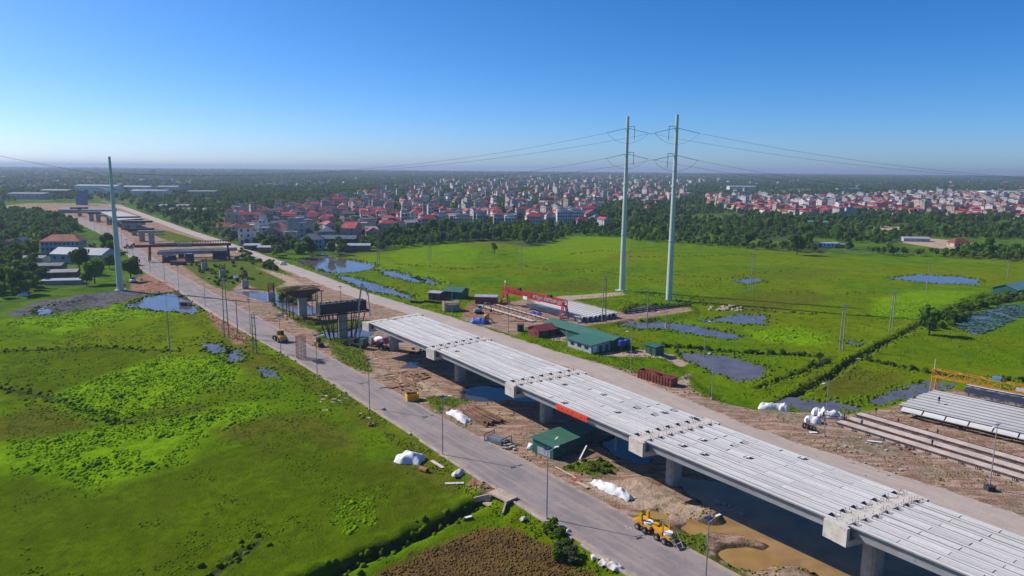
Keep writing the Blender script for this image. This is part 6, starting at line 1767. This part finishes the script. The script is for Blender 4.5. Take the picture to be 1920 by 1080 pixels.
for n_, (x, y, v) in enumerate(single):
    i = hr_.choice((0, 1, 2, 3, 4, 5, 6, 7, 8, 9, 10, 11, 12, 13, 14, 15, 1, 8, 0, 2, 13, 3, 14, 3, 2)) if v == 'a' else hr_.choice((0, 2, 3, 0, 5, 7, 2, 2, 13, 14, 3, 9, 0))
    sx = hr_.uniform(1.0, 1.4); q_ = pxcol(Vector((x, y, 0)))
    third = (('left', 'centre', 'right')[0 if q_ < 640 else 1 if q_ < 860 else 2] if v == 'a' else ('left', 'centre', 'right')[0 if q_ < 1530 else 1 if q_ < 1730 else 2])
    fr = 'front' if math.hypot(x, y) < (560 if v == 'a' else 900) else 'back'
    lab = village_label(i, v) + ', %s %s of the %s' % (fr, third, 'main village' if v == 'a' else 'right red village')
    add_house(i, Vector((x, y, 0)), .25 + hr_.choice((0, 0, math.pi / 2, -math.pi / 2, .15)) + hr_.uniform(-.12, .12), lab, 'village: ' + lab, n_ < 55 and v == 'a', (sx, hr_.uniform(.95, 1.2), hr_.uniform(.85, 1.2) * (.72 if v == 'b' else 1)))

def gn_instances(name, pts, rot, scl, src, kind='stuff'):
    """one object of kind stuff: copies of a mesh on points"""
    me_ = bpy.data.meshes.new(name); me_.from_pydata([tuple(p) for p in pts], [], [])
    a_ = me_.attributes.new('rz', 'FLOAT', 'POINT'); a_.data.foreach_set('value', np.asarray(rot, np.float32))
    a_ = me_.attributes.new('sc', 'FLOAT', 'POINT'); a_.data.foreach_set('value', np.asarray(scl, np.float32))
    o = link(name, me_)
    ng = bpy.data.node_groups.new(name, 'GeometryNodeTree')
    ng.interface.new_socket('Geometry', in_out='INPUT', socket_type='NodeSocketGeometry'); ng.interface.new_socket('Geometry', in_out='OUTPUT', socket_type='NodeSocketGeometry')
    nn = ng.nodes; gi = nn.new('NodeGroupInput'); go = nn.new('NodeGroupOutput')
    ip = nn.new('GeometryNodeInstanceOnPoints'); oi = nn.new('GeometryNodeObjectInfo'); oi.inputs[0].default_value = src; oi.inputs['As Instance'].default_value = True
    ra_ = nn.new('GeometryNodeInputNamedAttribute'); ra_.data_type = 'FLOAT'; ra_.inputs[0].default_value = 'rz'
    sa_ = nn.new('GeometryNodeInputNamedAttribute'); sa_.data_type = 'FLOAT'; sa_.inputs[0].default_value = 'sc'
    cx_ = nn.new('ShaderNodeCombineXYZ')
    ng.links.new(gi.outputs[0], ip.inputs['Points']); ng.links.new(oi.outputs['Geometry'], ip.inputs['Instance'])
    ng.links.new(ra_.outputs[0], cx_.inputs[2]); ng.links.new(cx_.outputs[0], ip.inputs['Rotation']); ng.links.new(sa_.outputs[0], ip.inputs['Scale'])
    ng.links.new(ip.outputs[0], go.inputs[0])
    md = o.modifiers.new('gn', 'NODES'); md.node_group = ng
    return tag(o, kind=kind)
# ------------------------------------------------------------------ trees
def leaf_mat(name, c1, c2, rand=.3):
    return leafy(name, c1, c2, .55, rand, .45)
LEAF = [leaf_mat('deep green leaves', (.12, .205, .02), (.07, .135, .014)), leaf_mat('mid green leaves', (.155, .25, .02), (.095, .17, .015)), leaf_mat('yellow green leaves', (.16, .25, .022), (.09, .16, .016)), leaf_mat('dull grey green leaves', (.1, .135, .055), (.06, .085, .03))]
BARK = mat('bark', (.1, .075, .055), .95, .3, 1)
def crown_mesh(seed, h, r, n, leaf, mm, base=.28, lobes=9, flat=1.0, sparse=False):
    rs = np.random.RandomState(seed)
    L_ = []
    for k in range(lobes):
        a = rs.uniform(0, 6.28); q = rs.uniform(.0, .62) * r; z = h * (base + (1 - base) * rs.uniform(.22, .86))
        L_.append((q * math.cos(a), q * math.sin(a), z, r * rs.uniform(.34, .56)))
    L_.append((0, 0, h * (base + .45 * (1 - base)), r * .62))
    vs = []; fs = []
    w = np.array([l[3] ** 2 for l in L_]); w /= w.sum()
    for i in range(n):
        x, y, z, q = L_[rs.choice(len(L_), p=w)]
        d = rs.randn(3); d /= np.linalg.norm(d)
        if d[2] < -.5: d[2] = abs(d[2])
        c = np.array((x, y, z)) + d * q * np.array((1, 1, .8 * flat)) * rs.uniform(.72, 1.08)
        nrm = d + rs.randn(3) * .55; nrm /= np.linalg.norm(nrm)
        t1 = np.cross(nrm, rs.randn(3)); t1 /= np.linalg.norm(t1); t2 = np.cross(nrm, t1)
        s = leaf * rs.uniform(.6, 1.3)
        b = len(vs)
        for a_, b_ in ((-1, -.6), (.2, -1), (1, .1), (-.1, 1)): vs.append(tuple(c + t1 * a_ * s + t2 * b_ * s + nrm * rs.uniform(-.25, .25) * s))
        fs.append((b, b + 1, b + 2, b + 3))
    if not sparse:
        for x, y, z, q in L_:
            m_ = MB(); m_.lathe([(-.6 * q * flat, q * .35, q * .35), (-.3 * q * flat, q * .62, q * .62), (.2 * q * flat, q * .68, q * .68), (.62 * q * flat, q * .34, q * .34)], 6, 0, Matrix.Translation((x, y, z)))
            b = len(vs); vs += m_.v; fs += [tuple(i + b for i in f) for f in m_.f]
    me_ = bpy.data.meshes.new('crown'); me_.from_pydata(vs, [], fs); me_.materials.append(mm)
    return me_
def trunk_mesh(seed, h, r):
    q = random.Random(seed); b = MB()
    b.cyl((0, 0, -.4), (q.uniform(-.2, .2), q.uniform(-.2, .2), h * .45), .035 * h, .022 * h, 7)
    for k in range(4):
        a = k * 1.6 + q.uniform(-.4, .4)
        b.cyl((0, 0, h * (.28 + .04 * k)), (r * .5 * math.cos(a), r * .5 * math.sin(a), h * q.uniform(.55, .7)), .016 * h, .006 * h, 5)
    return b.mesh('trunk', [BARK])
TREE = []
for i, (h, r, n, lf, li) in enumerate(((9, 4.2, 520, .62, 0), (8, 4.0, 480, .6, 1), (11, 3.6, 520, .62, 0), (7, 3.4, 420, .58, 2), (8.5, 4.8, 560, .62, 1), (6.5, 3.0, 380, .55, 3))):
    TREE.append((crown_mesh(40 + i, h, r, n, lf, LEAF[li]), trunk_mesh(60 + i, h, r)))
BUSH = [crown_mesh(80 + i, 2.4, 2.0, 260, .36, LEAF[(0, 1, 2, 3)[i]], .0, 6, .8) for i in range(4)]
TKIND = ['broad deep green tree', 'round mid green tree', 'tall narrow deep green tree', 'small yellow green tree', 'spreading mid green tree', 'small dull grey green tree']
def add_tree(i, p, rz, s, label, group):
    t = empty('tree', p, rz, label, 'tree', group); t.scale = (s, s, s * rnd.uniform(.9, 1.12))
    link('crown', TREE[i][0], t); link('trunk', TREE[i][1], t)
    return t
for px, py, i, s, lab in ((178, 532, 4, 1.25, 'spreading bright tree in front of the pale blue hall, nearer one'), (150, 514, 0, 1.35, 'broad dark tree in front of the pale blue hall, farther one'), (163, 536, 1, .8, 'small round tree left of the spreading bright tree'), (246, 528, 0, 1.2, 'broad dark tree just right of the lone pylon'), (205, 505, 1, 1.0, 'round tree left of the lone pylon'), (1494, 478, 4, 1.5, 'large spreading tree at the far edge of the right field'), (1742, 628, 0, 1.0, 'dark tree at the near corner of the lotus pond'), (255, 500, 5, .8, 'small tree at the roadside behind the lone pylon'), (390, 425, 2, 1.3, 'dark columnar tree beside the pale track'), (640, 472, 1, 1.3, 'round tree in front of the dark barn behind the pond')):
    v = G(px, py, FIELD); add_tree(i, v, rnd.uniform(0, 6), s, lab, None)
# the lone bare tree in the field
v = G(927, 477, FIELD)
t = empty('tree', v, 0, 'lone sparse greyish tree standing in the open green field', 'tree')
link('crown', crown_mesh(99, 7.5, 3.4, 170, .42, LEAF[3], .3, 8, 1, True), t); b = MB()
b.cyl((0, 0, -.3), (.1, 0, 3.2), .28, .16, 7)
for k in range(12):
    a = k * .9; b.cyl((0, 0, 2 + .12 * k), (2.6 * math.cos(a), 2.6 * math.sin(a), 4.6 + 2.0 * rnd.random()), .09, .03, 5)
b.build('trunk', BARK, t)
TP = {'trees in the dark clump at the left edge': (PX([(0, 487), (30, 480), (62, 502), (85, 532), (78, 556), (0, 563), (-80, 570), (-80, 480)], FIELD), 7.6), 'trees along the left of the asphalt road': (PX([(-60, 402), (75, 400), (150, 426), (160, 436), (90, 455), (40, 452), (-60, 462)], FIELD), 7.5),
      'trees in front of the main village': (PX([(620, 478), (660, 462), (730, 450), (800, 450), (830, 438), (900, 438), (960, 431), (1120, 423), (1180, 430), (1176, 445), (1080, 441), (1040, 455), (1000, 457), (955, 449), (900, 451), (800, 461), (710, 471), (660, 476)], FIELD), 6.2),
      'trees in the dense right wood': (RIGHTWOOD, 6.6), 'trees in the village corner by the track': (PX([(300, 412), (420, 420), (410, 440), (460, 455), (480, 462), (430, 455), (380, 440)]), 9)}
CLEAR = [PX([(1690, 470), (1680, 452), (1720, 444), (1760, 448), (1840, 455), (1870, 466), (1800, 474)], FIELD), PX([(1600, 440), (1700, 420), (1720, 428), (1640, 446)], FIELD), PX([(1530, 470), (1620, 468), (1640, 478), (1530, 478)], FIELD), PX([(1290, 408), (1400, 405), (1400, 410), (1300, 414)], FIELD)]
pts = []
for sd_, (grp, (poly, st)) in enumerate(TP.items()):
    for x, y in scatter(poly, st, st * .42, .92, .3 + sd_, 30 + sd_):
        pts.append((x, y, grp))
arr = np.array([(p[0], p[1]) for p in pts]); bad = mx(arr, CLEAR) > -1
bad |= sdf(arr, ROADPOLY) > -3; bad |= sdf(arr, TRACKPOLY) > -3
pts = [p for p, b_ in zip(pts, bad) if not b_ and all((p[0] - x) ** 2 + (p[1] - y) ** 2 > (r + 1.5) ** 2 for x, y, r in HOUSES)]
pts.sort(key=lambda p: math.hypot(p[0], p[1]))
tr_ = random.Random(4)
WHERE = {'trees in the dark clump at the left edge': 'in the dark clump at the left edge', 'trees along the left of the asphalt road': 'in the grove left of the far road', 'trees in front of the main village': 'in the belt between green field and village', 'trees in the dense right wood': 'in the dense wood beyond the right field', 'trees in the village corner by the track': 'between the pale track and the first houses'}
for x, y, grp in pts[:280]:
    i = tr_.choice((0, 0, 1, 2, 3, 4, 5)) if 'dark' not in grp else tr_.choice((0, 0, 2, 4))
    q_ = pxcol(Vector((x, y, 0))); lab = TKIND[i] + ' ' + WHERE[grp] + (', near side' if math.hypot(x, y) < (330 if 'dark' in grp else 560 if 'right' not in grp else 480) else ', far side')
    big = 1.1 if 'dark' in grp else 1.0
    add_tree(i, Vector((x, y, FIELD)), tr_.uniform(0, 6), tr_.uniform(.6, 1.05) * big * (.62 if 'right wood' in grp else .68 if 'village' in grp else 1), lab, lab + 's')
far_t = [(x, y, FIELD, tr_.uniform(.6, 1.15) * (.55 if 'right wood' in g_ and tr_.random() < .8 else .7 if 'village' in g_ else 1)) for x, y, g_ in pts[280:] if not ('right wood' in g_ and vn(np.array([[x, y]]), 40, 33)[0] > .16)]
# scattered country beyond: groves and settlements down to the horizon
rs = np.random.RandomState(77)
def wedge(n, y0, y1, pw=1.0):
    y = (rs.rand(n) * (y1 ** pw - y0 ** pw) + y0 ** pw) ** (1 / pw); x = rs.uniform(-.8, .8, n) * y
    return np.c_[x, y]
q = wedge(120000, 430, 8500, 1.35)
keepn = vn(q, 130, 31) + .6 * vn(q, 45, 32) > -.12
inorch = sdf(q, ORCH) > 0
ok = (keepn | inorch) & (sdf(q, FIELDS) < -3) & (sdf(q, CORR) < -4) & (sdf(q, VB) < -4) & (sdf(q, RIGHTWOOD) < 0)
ok &= ~((sdf(q, VA) > 0) & (rs.rand(len(q)) < .72))
for nm, poly, z, zw, key in WET: ok &= sdf(q, poly) < -2
ok &= (sdf(q, ROADPOLY) < -4) & (sdf(q, TRACKPOLY) < -4) & (mx(q, CLEAR) < -2)
for x, y, r in HOUSES:
    ok &= ((q[:, 0] - x) ** 2 + (q[:, 1] - y) ** 2) > (r + 2) ** 2
ctry = q[ok]
hq = wedge(30000, 650, 9000, 1.3)
cl_ = vn(hq, 420, 41) + .5 * vn(hq, 160, 42) + .1 * np.clip((hq[:, 1] - 1500) / 3000, 0, 1)
okh = (cl_ + .25 * rs.rand(len(cl_)) > .3) & (rs.rand(len(cl_)) < .38) & (sdf(hq, FIELDS) < -6) & (sdf(hq, CORR) < -8) & (sdf(hq, RIGHTWOOD) < -6) & (sdf(hq, ORCH) < 0) & (sdf(hq, VA) < 0) & (sdf(hq, VB) < 0) & (sdf(hq, ROADPOLY) < -8) & (sdf(hq, TRACKPOLY) < -8)
for x, y, r in HOUSES: okh &= ((hq[:, 0] - x) ** 2 + (hq[:, 1] - y) ** 2) > (r + 6) ** 2
okh &= ~((hq[:, 0] / hq[:, 1] > .27) & (rs.rand(len(hq)) < .85))
hq = hq[okh]
allh = [(h[0], h[1]) for h in rest] + [tuple(p) for p in hq]
kinds = rs.randint(0, len(SPEC), len(allh))
protos = {}
for i in range(len(SPEC)):
    idx = [k for k in range(len(allh)) if kinds[k] == i]
    if not idx: continue
    if i not in protos:
        src = next((o for o in bpy.data.objects if o.data is HM[i]), None)
        if src is None:
            src = bpy.data.objects.new('house', HM[i])
        protos[i] = src
    P3 = [(allh[k][0], allh[k][1], 0) for k in idx]
    gn_instances('distant_houses', P3, .25 + rs.choice([0, 1.57, -1.57, .1], len(idx)) + rs.uniform(-.2, .2, len(idx)), rs.uniform(.85, 1.2, len(idx)) * np.where(np.array(P3)[:, 1] > 2500, 1.25, 1), protos[i])
ft = np.array(far_t) if far_t else np.zeros((0, 4))
ct = np.c_[ctry, np.full(len(ctry), 0.0), rs.uniform(.6, 1.2, len(ctry)) * (1 + np.clip((ctry[:, 1] - 1500) / 2500, 0, 1.6))]
# gaps of the villages too
tv = np.vstack([scatter(VA, 13, 5.5, .55, .6, 50), scatter(VB, 14, 6, .6, .6, 51)])
tv = tv[[all((p[0] - x) ** 2 + (p[1] - y) ** 2 > (r + 2) ** 2 for x, y, r in HOUSES) for p in tv]]
ct = np.vstack([ft, ct, np.c_[tv, np.zeros(len(tv)), rs.uniform(.5, .95, len(tv))]])
crowns = []
LOW = [crown_mesh(140 + i, h, r, 150, 1.05, LEAF[li], .12, 7) for i, (h, r, li) in enumerate(((8.5, 4.4, 0), (7.5, 4.4, 1), (9.5, 3.8, 0), (6.5, 3.6, 2), (6.5, 3.8, 3)))]
which = rs.choice(5, len(ct), p=[.3, .27, .2, .13, .1])
for i in range(5):
    s_ = ct[which == i]
    src = bpy.data.objects.new('crown', LOW[i])
    gn_instances('woodland', s_[:, :3], rs.uniform(0, 6.28, len(s_)), s_[:, 3], src)
# bushes one can tell apart: hedge of the lotus pond, mounds of the corridor, ditch sides
HEDGE = PX([(1708, 626), (1760, 600), (1830, 565), (1880, 545), (2000, 520), (2000, 560), (1890, 566), (1830, 586), (1772, 618)], FIELD)
bl = [(x, y, 'dark bush in the hedge round the lotus pond', 1.0) for x, y in scatter(HEDGE, 3.6, 1.3, .8, .5, 61)][:90]
for poly, n_, lab, s in ((PX([(440, 488), (462, 477), (512, 495), (540, 512), (505, 506)]), 26, 'green bush on the weedy mound beside the pale track', 1.0), (PX([(520, 560), (560, 552), (585, 560), (560, 572)]), 16, 'green bush on the heap beside the brown crosshead form', .9), (PX([(345, 500), (430, 492), (470, 505), (530, 528), (470, 527), (420, 545)]), 40, 'low bush among the bare pier stumps', .6),
                      (PX([(1050, 880), (1073, 872), (1133, 864), (1158, 882), (1133, 890)]), 16, 'low bush by the road behind the green hut', .3), (PX([(1000, 985), (1060, 1010), (1090, 1060), (1040, 1050)], FIELD), 14, 'rank green bush on the field verge at the bottom edge', .55)):
    got = 0
    lo, hi = poly.min(0), poly.max(0)
    while got < n_:
        p_ = np.array([[rnd.uniform(lo[0], hi[0]), rnd.uniform(lo[1], hi[1])]])
        if sdf(p_, poly)[0] > 0: bl.append((p_[0, 0], p_[0, 1], lab, s)); got += 1
for line, sp, lab, s in ((DITCH[6][0], 1.7, 'reed clump in the dark green strip behind the murky pond', .6), (DITCH[5][0], 2.6, 'low bush in the line of bushes beyond the yellow crane', .55)):
    rr = resample(line, sp)
    for x, y in rr[:46]: bl.append((x + rnd.uniform(-.8, .8), y + rnd.uniform(-.8, .8), lab, s))
for x, y, lab, s in bl:
    i = rnd.randrange(4) if 'dark' not in lab else rnd.choice((0, 0, 1, 3))
    o = link('bush', BUSH[i], None, (x, y, zat(x, y) - .15), rnd.uniform(0, 6)); q_ = s * rnd.uniform(.7, 1.3); o.scale = (q_, q_, q_ * rnd.uniform(.8, 1.2))
    tag(o, lab, 'bush', lab + ' group')

# ------------------------------------------------------------------ grass tufts, reeds, lotus leaves
def tufts(name, pts, size, mm, seed=1, squash=.75):
    rs = np.random.RandomState(seed); n = len(pts)
    if not n: return
    z = terrain(pts)
    K = 6
    a = np.arange(K) * 2 * math.pi / K
    V = np.zeros((n, 2 * K + 1, 3))
    rot = rs.uniform(0, 6.28, (n, 1))
    for ring, (rr, zz) in enumerate(((.62, -.12), (.5, .42))):
        r = rr * size[:, None] * rs.uniform(.65, 1.3, (n, K)); t = a[None, :] + rot + rs.uniform(-.3, .3, (n, K))
        V[:, ring * K:(ring + 1) * K, 0] = pts[:, :1] + r * np.cos(t); V[:, ring * K:(ring + 1) * K, 1] = pts[:, 1:] + r * np.sin(t)
        V[:, ring * K:(ring + 1) * K, 2] = z[:, None] + zz * squash * size[:, None] * rs.uniform(.6, 1.35, (n, K))
    V[:, -1, 0] = pts[:, 0] + rs.uniform(-.15, .15, n) * size; V[:, -1, 1] = pts[:, 1] + rs.uniform(-.15, .15, n) * size; V[:, -1, 2] = z + squash * size * rs.uniform(.6, 1.0, n)
    V = V.reshape(-1, 3); off = (np.arange(n) * (2 * K + 1))[:, None]
    Q = np.array([(k, (k + 1) % K, K + (k + 1) % K, K + k) for k in range(K)]).ravel()[None, :] + off
    T3 = np.array([(K + k, K + (k + 1) % K, 2 * K) for k in range(K)]).ravel()[None, :] + off
    loops = np.r_[Q.ravel(), T3.ravel()].astype(np.int32); nq, nt_ = n * K, n * K
    st = np.r_[np.arange(nq) * 4, nq * 4 + np.arange(nt_) * 3].astype(np.int32)
    me_ = bpy.data.meshes.new(name)
    me_.vertices.add(len(V)); me_.vertices.foreach_set('co', V.astype(np.float32).ravel())
    me_.loops.add(len(loops)); me_.loops.foreach_set('vertex_index', loops)
    me_.polygons.add(len(st)); me_.polygons.foreach_set('loop_start', st)
    me_.update(calc_edges=True); me_.materials.append(mm)
    return tag(link(name, me_), kind='stuff')
GB = leafy('bright rice grass', (.2, .35, .003), (.125, .25, .003), .3, 0, .2)
GV = leafy('rank verge grass', (.12, .18, .006), (.08, .13, .006), .4, 0, .2)
GG = leafy('field grass', (.115, .215, .002), (.08, .16, .002), .4, 0, .2)
GDR = leafy('dry straw grass', (.24, .21, .06), (.14, .14, .03), .4, 0, .15)
def wpts(n, y0, y1, seed):
    rs = np.random.RandomState(seed); y = rs.uniform(y0, y1, n); return np.c_[rs.uniform(-.75, .75, n) * y, y]
dryland = lambda p: (np.maximum(sdf(p, CORR), sdf(p, MIDYARD)) < -.3) & (wetmask(p))
def wetmask(p):
    o = np.full(len(p), True)
    for nm, poly, z, zw, key in WET: o &= sdf(p, poly) < .3
    return o
p = wpts(90000, 85, 300, 1); k = (mx(p, BRIGHT) + 1.5 * vn(p, 4, 51) > 0) & dryland(p) & (vn(p, 6, 52) > -.22)
p = p[k][:26000]; tufts('rice_grass', p, np.random.RandomState(2).uniform(.25, .55, len(p)) * (1 + .8 * (vn(p, 3, 53) > .22)), GB, 3, .55)
p = wpts(60000, 85, 330, 4); k = (sdf(p, FIELDS) > 0) & dryland(p) & (mx(p, BROWN) < 0) & (vn(p, 9, 54) + .5 * vn(p, 2.5, 55) > .1)
p = p[k][:12000]; tufts('grass', p, np.random.RandomState(5).uniform(.16, .4, len(p)), GG, 6, .6)
p = wpts(60000, 150, 420, 24); k = (sdf(p, FIELDS) > 0) & dryland(p) & (vn(p, 14, 60) + .8 * vn(p, 4, 61) > .12)
p = p[k][:9000]; tufts('field_grass', p, np.random.RandomState(25).uniform(.3, .7, len(p)), GG, 26, .5)
p = wpts(90000, 85, 300, 7); vm = np.maximum(mx(p, VERGE), sdf(p, MIDPAD) - 30 * (sdf(p, MIDYARD) > -1))
rd = sdf(p, np.vstack([RL[::4], offset(RL, 4.5)[::-4]])); rd2 = sdf(p, np.vstack([RL[::4], offset(RL, -4.5)[::-4]]))
k = ((vm > 0) | (rd > 0) | (rd2 > 0)) & (sdf(p, ROADPOLY) < -.7) & (sdf(p, TRACKPOLY) < -.5) & wetmask(p) & (vn(p, 4, 56) > -.12)
p = p[k][:9000]; tufts('verge_grass', p, np.random.RandomState(8).uniform(.2, .5, len(p)), GV, 9, .7)
p = wpts(40000, 85, 260, 10); k = ((mx(p, VERGE) > -1.5) | (sdf(p, CORR) > 1)) & (sdf(p, ROADPOLY) < -.3) & (sdf(p, TRACKPOLY) < -.3) & wetmask(p) & (vn(p, 5, 57) + vn(p, 1.7, 58) > .22)
p = p[k][:4500]; tufts('dry_grass', p, np.random.RandomState(11).uniform(.2, .45, len(p)), GDR, 12, .6)
p = wpts(40000, 84, 120, 27); k = mx(p, BROWN) > .3
p = p[k][:3500]; tufts('stubble', p, np.random.RandomState(28).uniform(.15, .4, len(p)), leafy('brown stubble', (.2, .125, .035), (.1, .065, .03), .25, 0, .15), 29, .7)
rp = []
for line, w_, dp in DITCH:
    for x, y in resample(line, .55):
        if y < 420: rp.append((x, y))
for nm, poly, z, zw, key in WET:          # reedy margins of the field ponds
    if zw < -.3 and poly[:, 1].mean() < 420 and nm != 'lotus_pond':
        for x, y in resample(np.vstack([poly, poly[:1]]), .5): rp.append((x, y))
for pl_ in ([(1245, 513), (1290, 518), (1350, 520)], [(1080, 505), (1120, 508), (1165, 516)], [(1340, 527), (1420, 512), (1500, 505)], [(1180, 482), (1300, 480), (1420, 477)], [(975, 498), (1060, 512)], [(1450, 545), (1560, 552), (1660, 548)], [(1180, 515), (1240, 530), (1330, 540)], [(1600, 585), (1660, 600)], [(740, 495), (860, 505), (960, 498)], [(1060, 478), (1130, 470), (1180, 474)]):
    for x, y in resample(PX(pl_, FIELD), 1.1):
        if rnd.random() < .75: rp.append((x, y))
rp = np.array(rp) + np.random.RandomState(13).normal(0, 1.5, (len(rp), 2)); rp = rp[(np.maximum(sdf(rp, CORR), sdf(rp, MIDYARD)) < -.3)]
tufts('reeds', rp, np.random.RandomState(14).uniform(.5, 1.1, len(rp)), GV, 15)
lp_ = next(w for w in WET if w[0] == 'lotus_pond')
rs = np.random.RandomState(18); lo, hi = lp_[1].min(0), lp_[1].max(0)
p = rs.uniform(lo, hi, (9000, 2)); p = p[(sdf(p, lp_[1]) > -1.5) & (vn(p, 5, 59) > -.2)][:5000]
b = MB()
for x, y in p:
    r = rs.uniform(.35, .7); z = lp_[3] + rs.uniform(.05, .5); a = rs.uniform(0, 6.28); tl_ = rs.uniform(-.25, .25, 2)
    b.add([(x + r * math.cos(a + k * 1.05), y + r * math.sin(a + k * 1.05), z + r * (tl_[0] * math.cos(k * 1.05) + tl_[1] * math.sin(k * 1.05))) for k in range(6)], [(0, 1, 2, 3, 4, 5)])
tag(b.build('lotus_leaves', mat('lotus leaves', (.06, .14, .09), .5, .4, .5, spec=.4)), kind='stuff')
# ------------------------------------------------------------------ haze
hz = MB(); hz.box((0, 13500, 42.5), (52000, 33500, 93))
hm = bpy.data.materials.new('haze'); hm.use_nodes = True
hm.node_tree.nodes.clear()
o_ = hm.node_tree.nodes.new('ShaderNodeOutputMaterial'); pv = hm.node_tree.nodes.new('ShaderNodeVolumePrincipled')
pv.inputs['Color'].default_value = (0.5, 0.63, 0.82, 1); pv.inputs['Density'].default_value = 0.00013; pv.inputs['Anisotropy'].default_value = 0.2
hm.node_tree.links.new(pv.outputs[0], o_.inputs['Volume'])
tag(hz.build('haze', hm), kind='stuff')
